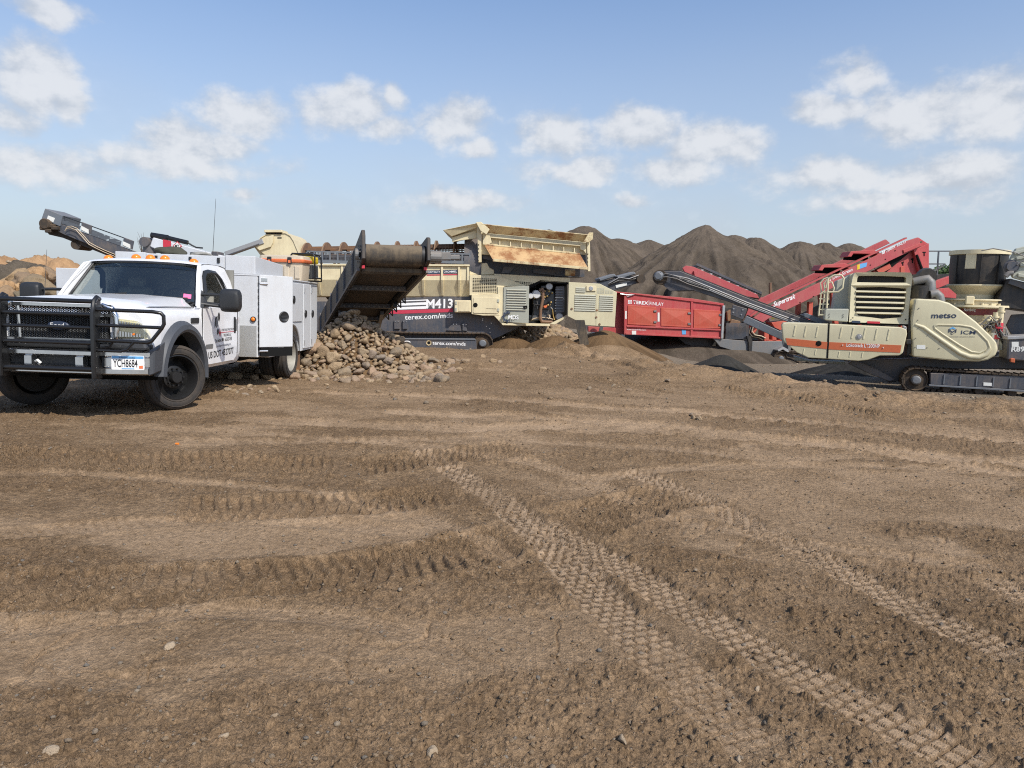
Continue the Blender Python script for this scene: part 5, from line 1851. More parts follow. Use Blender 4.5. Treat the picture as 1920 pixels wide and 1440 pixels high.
# --- slate feed housing round the drum mouth
m = MB()
rg = []
c = (-0.304,2.789)
for k in range(25):
    a = math.pi * 2 * k / 24
    rg.append([(c[0] + d, 1.2 + r_ * math.sin(a), c[1] + r_ * math.cos(a)) for r_, d in ((1.13, -0.28), (1.16, 0.30), (0.98, 0.30), (0.95, -0.28))])
m.loft(rg, False)
m.build('feed_ring', 'slate', TR, smooth=40)
m = MB()
m.prism([(-0.11,3.369),(3.525,2.826),(3.535,2.55),(0.608,2.531),(-0.341,2.872)], 0.5, 2.2)
m.build('feed_chute', 'slate', TR)
# --- hopper
hp = MB()
hy = -0.35
hp.prism([(-0.028,3.58),(3.266,3.302),(3.275,3.055),(1.908,3.089),(-0.02,3.196)], 0.08, 0.16)
hpo = hp.build('hopper', 'cream', TR, bevel=0.012)
a, b, c, d = (0.061,3.523), (3.27,3.297), (3.489,2.808), (0.36,3)
m = MB()                                                     # apron plate leaning out
m.loft([[(a[0], 0.0, a[1]), (b[0], 0.0, b[1]), (c[0], -0.55, c[1]), (d[0], -0.55, d[1])], [(a[0], 0.05, a[1]), (b[0], 0.05, b[1]), (c[0], -0.50, c[1]), (d[0], -0.50, d[1])]])
ap = m.build('hopper_apron', 'cream_worn', hpo, bevel=0.008)
m = MB()
m.bar((d[0], -0.56, d[1] - 0.01), (c[0], -0.56, c[1] - 0.01), 0.05, 0.09)
m.bar((a[0], -0.02, a[1]), (b[0], -0.02, b[1]), 0.04, 0.05)
m.build('apron_lip', 'cream_rust', ap, bevel=0.008)
for k in range(9):                                           # ribs above the apron
    u = (k + 0.5) / 9
    x, z = a[0] + (b[0] - a[0]) * u, a[1] + (b[1] - a[1]) * u
    m = MB()
    m.prism_x([(0.10, z), (-0.01, z), (0.07, z + 0.20), (0.10, z + 0.20)], x - 0.012, x + 0.012)
    m.build('hopper_rib', 'cream', hpo)
# flared upper rim along the side
a, b, c, d = (-0.041,4.155), (3.619,3.899), (3.455,3.688), (0.142,3.892)
m = MB()
m.loft([[(a[0], -0.25, a[1]), (b[0], -0.25, b[1]), (c[0], 0.02, c[1]), (d[0], 0.02, d[1])], [(a[0], -0.20, a[1] + 0.02), (b[0], -0.20, b[1] + 0.02), (c[0], 0.07, c[1]), (d[0], 0.07, d[1])]])
m.prism([(3.351,3.687),(3.517,3.986),(3.659,3.99),(3.65,3.765),(3.512,3.657)], -0.24, -0.16)
m.build('hopper_side_rim', 'cream_rust', hpo, bevel=0.008)
m = MB()
m.prism([(-0.016,3.89),(3.46,3.673),(3.466,3.533),(-0.014,3.768)], 0.05, 0.14)
m.prism([(-0.013,3.776),(3.481,3.54),(3.491,3.275),(-0.009,3.532)], 0.15, 0.2)
m.prism([(0.285,3.79),(3.312,3.596),(3.314,3.543),(0.286,3.738)], 0.0, 0.06)
m.build('hopper_side_beam', 'cream', hpo, bevel=0.01)
# end wing (left) and its far side
a, b, c, d = (-1.287,3.931), (-0.024,4.223), (-0.108,4.082), (-1.002,3.744)
m = MB()
m._ext([(a[0], -0.2, a[1]), (b[0], -0.2, b[1] ), (b[0] + 0.05, 2.9, b[1] + 0.05), (a[0] + 0.05, 2.9, a[1] + 0.05)], [(d[0], -0.05, d[1]), (c[0], -0.05, c[1]), (c[0] + 0.05, 2.75, c[1]), (d[0] + 0.05, 2.75, d[1])])
m.build('hopper_end_wing', 'cream', hpo, bevel=0.01)
m = MB()
m.prism([(-0.215,4.204),(-0.042,4.226),(0.242,3.995),(0.141,3.82),(-0.054,3.935)], -0.24, -0.12)
m.build('hopper_corner', 'cream', hpo, bevel=0.01)
m = MB()
m.prism([(-1.002,3.727),(-0.106,4.013),(-0.101,3.735),(-0.806,3.611),(-0.982,3.571)], 0.1, 0.2)
m.build('hopper_corner', 'cream', hpo, bevel=0.01)
m = MB()
m.prism([(-0.027,4.445),(4.103,4.156),(3.891,3.427),(-0.014,3.711)], 2.75, 2.85)
m.build('hopper_corner', 'cream', hpo, bevel=0.01)
m = MB()
m.prism([(0.019,3.904),(0.248,3.876),(0.325,3.583),(0.116,3.438),(0.026,3.522)], -0.02, 0.10)
m.build('hopper_corner', 'cream', hpo, bevel=0.01)
m = MB()
m.prism([(3.275,3.647),(3.471,3.67),(3.504,3.268),(3.391,3.405),(3.282,3.437)], -0.02, 0.1)
m.build('hopper_corner', 'cream', hpo, bevel=0.01)
for q, q2 in (([(-0.178,4.084),(-0.038,4.088),(0.001,2.927),(-0.105,2.924)], None), ([(3.479,3.719),(3.586,3.722),(3.642,2.724),(3.553,2.721)], None)):
    m = MB()
    m.prism(q, -0.06, 0.08)
    ps = m.build('hopper_post', 'cream', hpo, bevel=0.01)
    x = (q[0][0] + q[1][0]) / 2
    bolts(ps, [(x, q[2][1] + 0.05 + 0.13 * k) for k in range(5)], -0.06, 0.02, 'soft_black')
m = MB()
for q in ([(0.029,3.466),(0.569,3.199),(0.484,2.986),(0.036,3.062)], [(3.258,3.413),(3.529,3.421),(3.549,2.889),(3.459,2.887)]):
    m.prism(q, 0.2, 0.28)
m.prism([(0.496,3.193),(2.896,2.985),(2.907,2.676),(0.689,2.746)], 0.8, 2.4)
m.prism([(0.753,2.812),(1.11,2.822),(0.936,2.605),(0.669,2.599)], 0.1, 0.2)
m.prism([(1.753,2.792),(2.479,2.758),(2.484,2.579),(1.758,2.632)], 0.3, 2.0)
m.build('hopper_under_frame', 'slate', hpo)
m = MB()
a = (2.964,2.675)
m.cyl((a[0] - 0.15, 0.1, a[1]), (a[0] + 0.18, 0.1, a[1]), 0.11, n=14)
m.build('hopper_drive', 'cream_rust', hpo, smooth=40)
# --- engine house
m = MB()
m.prism([(-0.405,2.87),(0.18,2.92),(0.273,2.765),(0.417,2.698),(0.42,2.539),(-0.399,2.501)], 0.08, 0.6)
m.prism([(0.417,2.572),(2.975,2.496),(2.981,2.319),(2.819,2.315),(1.957,2.346),(1.603,2.179),(0.425,2.202)], 0.0, 2.3)
m.build('engine_roof', 'cream', TR, bevel=0.015)
m = MB()
m.prism([(-0.397,2.497),(0.559,2.521),(1.564,2.177),(0.762,2.157),(0.767,1.928),(-0.386,1.829)], -0.05, 0.5)
eh = m.build('engine_house', 'cream', TR, bevel=0.012)
p = [(-0.29,2.412),(0.518,1.94)]
grille_slots(eh, p[0][0], p[1][0], p[1][1], p[0][1], 13, 10, -0.052)
p = [(0.563,2.382),(0.906,2.179)]
grille_slots(eh, p[0][0], p[1][0], p[1][1], p[0][1], 6, 5, -0.003, -0.1)
p = [(0.974,2.357),(1.854,2.185)]
grille_slots(eh, p[0][0], p[1][0], p[1][1], p[0][1], 12, 4, -0.003, -0.06)
m = MB()
m.prism([(-0.315,1.849),(0.605,1.906),(0.639,1.182),(0.087,1.17),(-0.304,1.214)], -0.12, 0.5)
m.prism([(0.443,1.178),(0.639,1.182),(0.752,0.918),(0.699,0.917)], -0.12, 0.3)
m.prism([(0.547,2.151),(0.778,2.157),(0.807,0.919),(0.735,0.917),(0.586,1.216)], -0.10, 0.3)
m.build('control_housing', 'cream', eh, bevel=0.012)
m = MB()
m.prism([(x, z) for x, z in rrect((-0.251,1.233)[0], (0.584,1.252)[0], (-0.252,1.251)[1], (-0.261,1.78)[1], 0.04)], -0.145, -0.12)
cd = m.build('control_door', 'cream', eh, bevel=0.008)
a = (-0.177,1.518)
m = MB()
m.lathe([(0.0, -0.02), (0.06, -0.018), (0.075, 0.0), (0.0, 0.0)], (a[0], -0.146, a[1]), 'y', 20)
m.build('latch', 'soft_black', cd, smooth=40)
m = MB()
for z in ((0.574,1.677), (0.581,1.376)):
    m.box(z[0] - 0.03, z[0] + 0.04, -0.165, -0.14, z[1] - 0.05, z[1] + 0.05)
m.build('hinge', 'khaki_grey', cd)
p = [(0.136,1.401),(0.545,1.393)]
lettering('- WARNING -', p[0], p[1], 0.03, 'text_black', cd, y=-0.147)
m = MB()
m.prism([(-0.878,1.659),(-0.33,1.673),(-0.323,1.267),(-0.872,1.254)], -0.12, 0.3)
cb_ = m.build('battery_box', 'cream', TR, bevel=0.02)
m = MB()
m.prism([(-0.754,1.627),(-0.365,1.637),(-0.359,1.301),(-0.749,1.292)], -0.135, -0.12)
m.build('box_lid', 'cream', cb_, bevel=0.006)
m = MB()
for a in [(-0.824,1.573),(-0.821,1.361)]:
    m.box(a[0] - 0.02, a[0] + 0.03, -0.14, -0.12, a[1] - 0.05, a[1] + 0.05)
m.build('hinge', 'khaki_grey', cb_)
# platform under the engine
m = MB()
m.prism([(0.695,0.938),(2.32,0.947),(2.323,0.867),(0.733,0.868)], -0.2, 2.2)
m.prism([(2.32,0.956),(2.832,1.217),(2.869,1.164),(2.482,0.924)], -0.2, -0.1)
m.build('engine_platform', 'cream', TR, bevel=0.01)
# left door, opened a little, turned from the sun; shade put into its greyer colour
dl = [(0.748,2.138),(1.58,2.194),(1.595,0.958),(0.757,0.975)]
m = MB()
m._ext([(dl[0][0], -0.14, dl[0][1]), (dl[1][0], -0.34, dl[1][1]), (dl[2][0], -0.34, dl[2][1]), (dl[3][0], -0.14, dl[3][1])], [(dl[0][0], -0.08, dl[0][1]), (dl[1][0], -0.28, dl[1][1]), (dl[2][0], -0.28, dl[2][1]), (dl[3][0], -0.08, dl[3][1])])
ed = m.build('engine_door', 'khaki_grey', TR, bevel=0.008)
for k in range(9):
    u0, u1 = 0.12, 0.90
    z = (1.113,2.042)[1] - k * 0.082
    xa = dl[0][0] + (dl[1][0] - dl[0][0]) * u0
    xb = dl[0][0] + (dl[1][0] - dl[0][0]) * u1
    ya, yb = -0.14 - 0.2 * u0, -0.14 - 0.2 * u1
    m = MB()
    m.loft([[(xa, ya - 0.002, z + 0.03), (xa, ya - 0.035, z - 0.005), (xa, ya - 0.002, z - 0.02)], [(xb, yb - 0.002, z + 0.03), (xb, yb - 0.035, z - 0.005), (xb, yb - 0.002, z - 0.02)]])
    m.build('louvre', 'khaki_grey', ed)
a = (1.474,1.489)
m = MB()
m.lathe([(0.0, -0.02), (0.06, -0.018), (0.07, 0.0), (0.0, 0.0)], (a[0], -0.325, a[1]), 'y', 18)
m.build('latch', 'soft_black', ed, smooth=40)
p = [(0.923,1.085),(1.262,1.084)]
lettering('MDS', p[0], p[1], 0.13, 'text_white', ed, y=-0.262, bold=0.02)
c = (0.904,1.155)
m = MB()
for k in range(10):
    a0, a1 = R(60 + 22 * k), R(60 + 22 * (k + 0.8))
    r0, r1 = 0.11, 0.19 if k % 2 else 0.165
    m.prism([(c[0] + r0 * math.cos(a0), c[1] + r0 * math.sin(a0)), (c[0] + r1 * math.cos(a0), c[1] + r1 * math.sin(a0)), (c[0] + r1 * math.cos(a1), c[1] + r1 * math.sin(a1)), (c[0] + r0 * math.cos(a1), c[1] + r0 * math.sin(a1))], -0.235, -0.2)
m.build('emblem_ring', 'text_navy', ed)
# right door, swung fully open past the engine bay
dq = [(2.887,2.347),(3.921,2.321),(4.504,2.054),(4.482,0.902),(3.492,0.933),(2.89,1.221)]
m = MB()
m.prism(dq, -0.36, -0.28)
e2 = m.build('engine_door', 'khaki', TR, bevel=0.012)
p = [(3.106,1.967),(3.804,1.403)]
louvres(e2, p[0][0], p[1][0], p[1][1], p[0][1], 8, -0.361, 'khaki_grey', -0.01, 0.025)
p = [(3.133,2.195),(3.442,2.01)]
louvres(e2, p[0][0], p[1][0], p[1][1], p[0][1], 3, -0.361, 'khaki_grey', -0.01, 0.025)
p = [(3.926,1.952),(4.395,1.417)]
louvres(e2, p[0][0], p[1][0], p[1][1], p[0][1], 8, -0.361, 'khaki_grey', -0.01, 0.025)
p = [(3.827,2.178),(4.085,1.991)]
grille_slots(e2, p[0][0], p[1][0], p[1][1], p[0][1], 5, 5, -0.362, 0, 'khaki_grey')
p = [(4.097,2.114),(4.37,1.998)]
grille_slots(e2, p[0][0], p[1][0], p[1][1], p[0][1], 5, 3, -0.362, 0, 'khaki_grey')
m = MB()
m.prism([(3.469,2.239),(3.789,2.247),(3.796,2.072),(3.476,2.064)], -0.40, -0.36)
lp = m.build('light_box', 'cream', e2, bevel=0.01)
m = MB()
a = (3.626,2.155)
m.lathe([(0.0, -0.01), (0.06, -0.01), (0.075, 0.005), (0.0, 0.01)], (a[0], -0.405, a[1]), 'y', 18)
q = m.build('lamp', 'galvanised', lp, smooth=40)
m = MB()
m.prism([(3.808,1.984),(3.88,1.986),(3.922,0.928),(3.85,0.926)], -0.375, -0.36)
m.build('door_stiffener', 'khaki', e2, bevel=0.004)
m = MB()
for a in [(3.855,1.44),(3.846,1.21),(3.015,1.473),(3.963,0.982)]:
    m.lathe([(0.0, -0.006), (0.03, -0.004), (0.04, 0.0), (0.0, 0.0)], (a[0], -0.376, a[1]), 'y', 10)
m.build('rust_spots', 'rust_steel', e2)
# engine bay: dark back with block, filters, pipes
m = MB()
m.prism([(1.647,2.186),(2.046,2.377),(2.967,2.345),(2.986,1.25),(2.421,0.943),(1.682,0.927)], 0.62, 0.66)
m.prism([(1.567,2.195),(1.991,2.4),(2.926,2.353),(2.928,2.282),(1.994,2.312),(1.623,2.108)], 0.0, 0.62)
m.build('bay_lining', 'soft_black', TR)
m = MB()
m.prism([(1.776,1.988),(2.317,2.109),(2.503,2.006),(2.563,1.249),(1.799,1.159)], 0.30, 0.60)
m.prism([(2.019,2.209),(2.38,2.272),(2.384,2.129),(2.022,2.12)], 0.25, 0.60)
m.prism([(1.677,1.198),(2.401,1.25),(2.408,1.052),(1.682,1.036)], 0.15, 0.60)
m.box((1.873,1.775)[0], (2.327,1.786)[0], 0.22, 0.3, (1.883,1.415)[1], (1.878,1.595)[1])
en = m.build('engine', 'engine_grey', TR, bevel=0.02)
m = MB()
m.prism([(2.516,2.203),(2.805,2.228),(2.835,1.332),(2.528,1.253)], 0.12, 0.35)
m.build('radiator', 'slate', en, bevel=0.02)
m = MB()
for k in range(9):
    a = (2.504,2.113)
    m.box(a[0], a[0] + 0.27, 0.095, 0.12, a[1] - 0.03 - k * 0.09, a[1] - k * 0.09)
m.build('radiator_fins', 'slate_light', en)
m = MB()
p = [(2.095,2.067),(2.086,1.782),(2.024,1.423),(2.015,1.137),(2.073,1.012),(2.435,1.002)]
m.tube([(x, 0.08, z) for x, z in p], 0.055, 10)
p = [(2.096,2.031),(2.058,2.119),(1.971,2.028)]
m.tube([(x, 0.1, z) for x, z in p], 0.06, 10)
m.build('exhaust_pipe', 'copper_brown', en, smooth=50)
for (px_, rr, mt) in (((1.87,1.919), 0.15, 'filter_white'), ((2.149,1.64), 0.12, 'hose_black'), ((2.179,1.535), 0.07, 'cooler_orange'), ((1.673,1.861), 0.10, 'filter_white'), ((2.294,2.197), 0.13, 'galvanised'), ((2.659,1.189), 0.13, 'galvanised')):
    m = MB()
    m.lathe([(0.0, 0), (rr * 0.8, 0), (rr, 0.04), (rr, 0.2), (0.0, 0.2)], (px_[0], 0.08, px_[1]), 'y', 18)
    m.build('canister', mt, en, smooth=40)
rnd = random.Random(5)
hs = [(1.714,1.056),(1.802,1.775),(1.92,1.42),(1.972,2.135),(2.251,1.248),(2.31,1.698),(2.427,1.432),(2.356,1.967),(2.214,1.874),(2.51,1.074),(1.771,1.595),(2.292,1.105)]
for k in range(11):
    a, b = hs[k], hs[(k * 5 + 3) % 12]
    mid = ((a[0] + b[0]) / 2 + rnd.uniform(-.15, .15), (a[1] + b[1]) / 2 + rnd.uniform(-.2, .2))
    m = MB()
    pts = []
    for i in range(7):
        u = i / 6
        pts.append((a[0] * (1 - u) ** 2 + 2 * mid[0] * u * (1 - u) + b[0] * u * u, 0.12 + 0.1 * math.sin(k) * u, a[1] * (1 - u) ** 2 + 2 * mid[1] * u * (1 - u) + b[1] * u * u))
    m.tube(pts, 0.022, 6)
    m.build('hose', ['hose_black', 'brass', 'hose_black', 'galvanised', 'hose_tan'][k % 5], en, smooth=60)
m = MB()
for k in range(14):
    a = (2.159,1.748)
    m.lathe([(0.0, -0.03), (0.03, -0.02), (0.035, 0.03), (0.0, 0.03)], (a[0] + rnd.uniform(-0.12, 0.25), 0.12, a[1] + rnd.uniform(-0.25, 0.3)), 'y', 8)
m.build('fittings', 'brass', en)
# --- belt standing on end in the dirt under the door
p = [(3.103,1.113),(3.421,1.12),(3.676,0.015),(3.374,-0.009)]
m = MB()
m._ext([(x, -0.6, z) for x, z in p], [(x, -0.57, z) for x, z in p])
o = m.build('rubber_belt_flap', 'dusty_belt', TR)
# --- oversize conveyor with its head pulley over the rock heap
hl_, hr_ = Vector((0, 0, 0)), Vector((0, 0, 0))
CV = thing('oversize_conveyor', 'dark conveyor with dusty head drum discharging over the rock heap', 'conveyor', (0, 0, 0))
H0, H1 = Vector((-2.98, 14.15, 2.31)), Vector((-1.82, 14.39, 2.31))
T0, T1v = Vector((-5.85, 21.6, 0.42)), Vector((-4.4, 21.9, 0.42))
axis = (H1 - H0).normalized()
run = (T0 - H0).normalized()
nrm = axis.cross(run)
if nrm.z < 0:
    nrm = -nrm


def cvp(u, v, w):
    """u across the belt from left 0..1, v metres back from the head, w up"""
    return H0 + (H1 - H0) * u + run * v + nrm * w


m = MB()
m.cyl(cvp(0.02, 0, 0), cvp(0.98, 0, 0), 0.20, n=36)
m.build('head_drum', 'dusty_belt', CV, smooth=40)
for u in (0.0, 0.96):
    m = MB()
    m.cyl(cvp(u, 0, 0), cvp(u + 0.045, 0, 0), 0.207, n=36)
    m.build('drum_rim', 'hose_black', CV, smooth=40)
LEN = (T0 - H0).length
m = MB()
for w, nm in ((0.185, 'top'), (-0.195, 'ret')):
    m._ext([cvp(0.05, 0.0, w), cvp(0.95, 0.0, w), cvp(0.95, LEN, w), cvp(0.05, LEN, w)], [cvp(0.05, 0.0, w + 0.018), cvp(0.95, 0.0, w + 0.018), cvp(0.95, LEN, w + 0.018), cvp(0.05, LEN, w + 0.018)])
m.build('belt', 'belt_under', CV)
for u0, u1 in ((-0.06, 0.0), (1.0, 1.06)):
    m = MB()
    q = [(-0.26, 0.30), (-0.26, -0.16), (0.25, -0.30), (LEN, -0.30), (LEN, 0.34), (0.7, 0.34), (0.15, 0.40 if u0 < 0 else 0.33), (-0.20, 0.44 if u0 < 0 else 0.34)]
    m._ext([cvp(u0, v, w) for v, w in q], [cvp(u1, v, w) for v, w in q])
    sdp = m.build('side_plate', 'crusher_dark', CV, bevel=0.012)
    m = MB()
    uu = u0 - 0.01 if u0 < 0 else u1 + 0.01
    for v in np.arange(0.9, LEN, 1.3):
        m.bar(cvp(uu, v, -0.28), cvp(uu, v, 0.33), 0.05, 0.03, run)
    m.bar(cvp(uu, 0.1, -0.28), cvp(uu, LEN, -0.28), 0.05, 0.06)
    m.build('side_rib', 'slate', sdp)
    m = MB()
    for a in range(8):
        an = 2 * math.pi * a / 8
        m.cyl(cvp(uu, 0.17 * math.cos(an), 0.17 * math.sin(an)), cvp(uu + (-0.015 if u0 < 0 else 0.015), 0.17 * math.cos(an), 0.17 * math.sin(an)), 0.02, n=6)
    m.cyl(cvp(uu, 0, 0), cvp(uu + (-0.06 if u0 < 0 else 0.06), 0, 0), 0.11, n=16)
    m.build('bearing', 'grey_steel', sdp)
m = MB()
for v in (1.75, 3.6, 5.2):
    m.bar(cvp(-0.05, v, -0.26), cvp(1.05, v, -0.26), 0.10, 0.07, run)
cm = m.build('cross_member', 'slate', CV)
m = MB()
for v in (1.75, 3.6):
    for k in range(9):
        m.bar(cvp(0.08 + 0.1 * k, v, -0.30), cvp(0.08 + 0.1 * k, v, -0.26), 0.05, 0.09, run)
m.build('idler_brackets', 'grey_steel', cm)
m = MB()
m._ext([cvp(0.0, 0.16, -0.30), cvp(1.0, 0.16, -0.30), cvp(1.0, 0.24, -0.33), cvp(0.0, 0.24, -0.33)], [cvp(0.0, 0.16, -0.22), cvp(1.0, 0.16, -0.22), cvp(1.0, 0.24, -0.25), cvp(0.0, 0.24, -0.25)])
m.build('belt_scraper', 'dusty_belt', CV)
for u in (-0.03, 0.99):
    m = MB()
    m.bar(cvp(u, -0.02, -0.26), cvp(u + 0.05, -0.02, -0.26), 0.05, 0.06)
    m.build('scraper_end', 'text_red', CV)
m = MB()                                                     # hose loop and motor on the right side
pts = [cvp(1.08, 2.6 + 0.4 * math.cos(R(a)), -0.05 + 0.42 * math.sin(R(a))) + axis * (0.22 * math.sin(R(a * 0.5))) for a in range(-100, 120, 20)]
m.tube(pts, 0.045, 8)
for k in range(5):
    m.tube([cvp(1.07, 2.2 + 0.5 * k, -0.25), cvp(1.12, 2.45 + 0.5 * k, -0.42), cvp(1.07, 2.7 + 0.5 * k, -0.25)], 0.018, 6)
m.build('hose', 'hose_black', CV, smooth=60)
m = MB()
m.cyl(cvp(1.06, 0, 0), cvp(1.30, 0, 0), 0.12, n=16)
m.bar(cvp(1.08, 0.0, 0.0), cvp(1.45, 0.0, 0.02), 0.14, 0.16, (0, 0, 1))
m.bar(cvp(1.30, 0.02, 0.0), cvp(1.62, 0.05, 0.02), 0.10, 0.10, (0, 0, 1))
m.build('drive_motor', 'grey_steel', CV, bevel=0.02)
for sgn in (0.06, 0.94):                                     # legs to the trommel chassis
    m = MB()
    m.bar(cvp(sgn, 4.2, -0.3), cvp(sgn, 5.4, -0.2) + Vector((0, 0.6, -0.3)), 0.09, 0.09)
    m.build('strut', 'slate', CV)
# --- fines conveyor rising to the left behind the truck
FC = thing('fines_conveyor', 'grey conveyor rising to the upper left behind the truck cab', 'conveyor', (-1.11, 23.9, -0.30), (0, 0, 3))
tl = [(-14.075,4.28),(-13.535,4.077),(-13.601,3.788),(-14.062,3.605),(-14.29,3.717),(-14.241,3.989)]
m = MB()
m.prism([(-14.058,4.28),(-13.519,4.077),(-13.621,3.719),(-14.194,3.939)], 0.15, 1.25)
m.build('head_cover', 'slate_light', FC, bevel=0.015)
m = MB()
m.prism([(-13.797,3.867),(-11.279,2.984),(-11.168,2.798),(-11.546,2.702),(-13.534,3.468),(-13.73,3.564)], 0.2, 0.28)
m.prism([(-14.363,3.948),(-11.741,3.029),(-11.625,2.835),(-12.019,2.735),(-14.089,3.533),(-14.293,3.633)], 1.1, 1.2)
cf = m.build('conveyor_frame', 'slate', FC, bevel=0.012)
m = MB()
m.prism([(-14.249,3.711),(-14.061,3.461),(-13.629,3.371),(-11.262,2.454),(-11.22,2.646),(-13.59,3.474),(-13.912,3.737)], 0.3, 1.1)
m.build('conveyor_belt', 'belt_under', FC)
m = MB()
for a, b in zip([(-13.52,4.044),(-12.763,3.795),(-11.518,3.371)][:-1], [(-13.52,4.044),(-12.763,3.795),(-11.518,3.371)][1:]):
    m.bar((a[0], 0.24, a[1]), (b[0], 0.24, b[1]), 0.03, 0.03)
m.build('guard_rail', 'black_paint', FC)
for q in ([(-13.574,3.974),(-12.983,3.755),(-13.039,3.634),(-13.599,3.822)], [(-12.651,3.663),(-11.723,3.314),(-11.764,3.159),(-12.677,3.475)]):
    m = MB()
    m.prism(q, 0.19, 0.20)
    m.build('guard_mesh', 'steel_mesh', FC)
for q in ([(-12.949,3.889),(-12.635,3.78),(-12.683,3.49),(-12.979,3.617)], [(-11.641,3.434),(-11.324,3.324),(-11.386,3.048),(-11.686,3.16)]):
    m = MB()
    m.prism(q, 0.17, 0.22)
    g_ = m.build('bracket', 'slate', FC, bevel=0.01)
    m = MB()
    m.prism([(q[3][0] + 0.02, q[3][1] + 0.02), (q[2][0] - 0.05, q[2][1] + 0.03), (q[2][0] - 0.05, q[2][1] + 0.16), (q[3][0] + 0.02, q[3][1] + 0.15)], 0.16, 0.169)
    m.build('warning_label', 'label_white', g_)
m = MB()
m.prism([(-13.969,4.058),(-13.757,3.98),(-13.814,3.843),(-14.009,3.939)], 0.14, 0.149)
m.build('warning_label', 'label_white', FC)
m = MB()
a = (-14.028,3.783)
m.cyl((a[0], 0.0, a[1]), (a[0], 1.3, a[1]), 0.17, n=16)
for b in [(-14.102,3.646),(-13.848,3.721),(-13.735,3.656),(-13.94,3.566)]:
    m.box(b[0] - 0.1, b[0] + 0.1, 0.02, 0.2, b[1] - 0.06, b[1] + 0.06)
m.build('head_pulley', 'track_steel', FC, bevel=0.02)
for off, mt in ((0.0, 'hose_tan'), (0.05, 'hose_tan')):
    m = MB()
    p = [(-13.42,3.632),(-13.348,3.718),(-13.231,3.738),(-13.067,3.676),(-12.877,3.461),(-12.687,3.229),(-12.442,3.1),(-12.195,2.987),(-11.664,2.78),(-11.165,2.587)]
    m.tube([(x, 0.1 - off, z - off * 1.2) for x, z in p], 0.013, 6)
    m.build('hydraulic_hose', mt, FC, smooth=60)
m = MB()
a = (-13.238,3.166)
m.lathe([(0.0, 0.3), (0.16, 0.3), (0.16, 1.1), (0.0, 1.1)], (a[0], 0, a[1]), 'y', 18)
m.build('snub_roller', 'belt_under', FC, smooth=40)
m = MB()
for a in [(-11.735,2.715),(-11.363,2.515)]:
    m.bar((a[0], 0.4, a[1]), (a[0] + 1.5, 0.4, 0.6), 0.1, 0.1)
    m.bar((a[0], 1.0, a[1]), (a[0] + 1.5, 1.0, 0.6), 0.1, 0.1)
p = [(-11.481,2.599),(-7.576,1.547)]
m.bar((p[0][0], 0.6, p[0][1]), (p[1][0], 0.6, p[1][1]), 0.7, 0.25)
m.build('tail_frame', 'slate', FC)
# --- small side conveyor behind the opened door
SC2 = thing('side_conveyor', 'short dark conveyor end with hoses between the open cream door and the dark head drum', 'conveyor', (-1.11, 23.9, -0.30), (0, 0, 3))
m = MB()
m.prism([(3.879,2.334),(5.444,2.684),(5.962,2.619),(5.949,2.483),(4.485,1.98),(3.893,1.966)], 2.2, 3.1)
m.build('frame', 'slate', SC2, bevel=0.02)
m = MB()
m.prism([(4.287,2.555),(4.869,2.744),(4.951,2.649),(4.35,2.441)], 2.1, 3.0)
m.prism([(4.951,2.649),(5.593,2.839),(5.676,2.745),(5.035,2.536)], 2.1, 3.0)
m.build('cover', 'slate_light', SC2, bevel=0.03)
m = MB()
a = (5.845,2.577)
m.cyl((a[0], 2.0, a[1]), (a[0], 3.2, a[1]), 0.16, n=16)
m.build('head_roller', 'track_steel', SC2, smooth=40)
for k in range(4):
    m = MB()
    p = [(4.66,2.314),(5.048,2.459),(5.402,2.507),(5.756,2.555),(5.975,2.521)]
    m.tube([(x, 2.12 - 0.02 * k, z + 0.05 * k * (1 if i % 2 else 0.4)) for i, (x, z) in enumerate(p)], 0.02, 6)
    m.build('hose', 'galvanised' if k % 2 else 'hose_black', SC2, smooth=60)
m = MB()
m.prism([(4.944,2.322),(5.355,2.429),(5.359,2.332),(4.968,2.225)], 2.17, 2.19)
m.build('label', 'label_white', SC2)
m = MB()
for a in [(4.15,2.109),(4.751,2.124)]:
    m.bar((a[0], 2.6, a[1]), (a[0] - 0.3, 2.6, 0.0), 0.12, 0.12)
m.build('leg', 'slate', SC2)


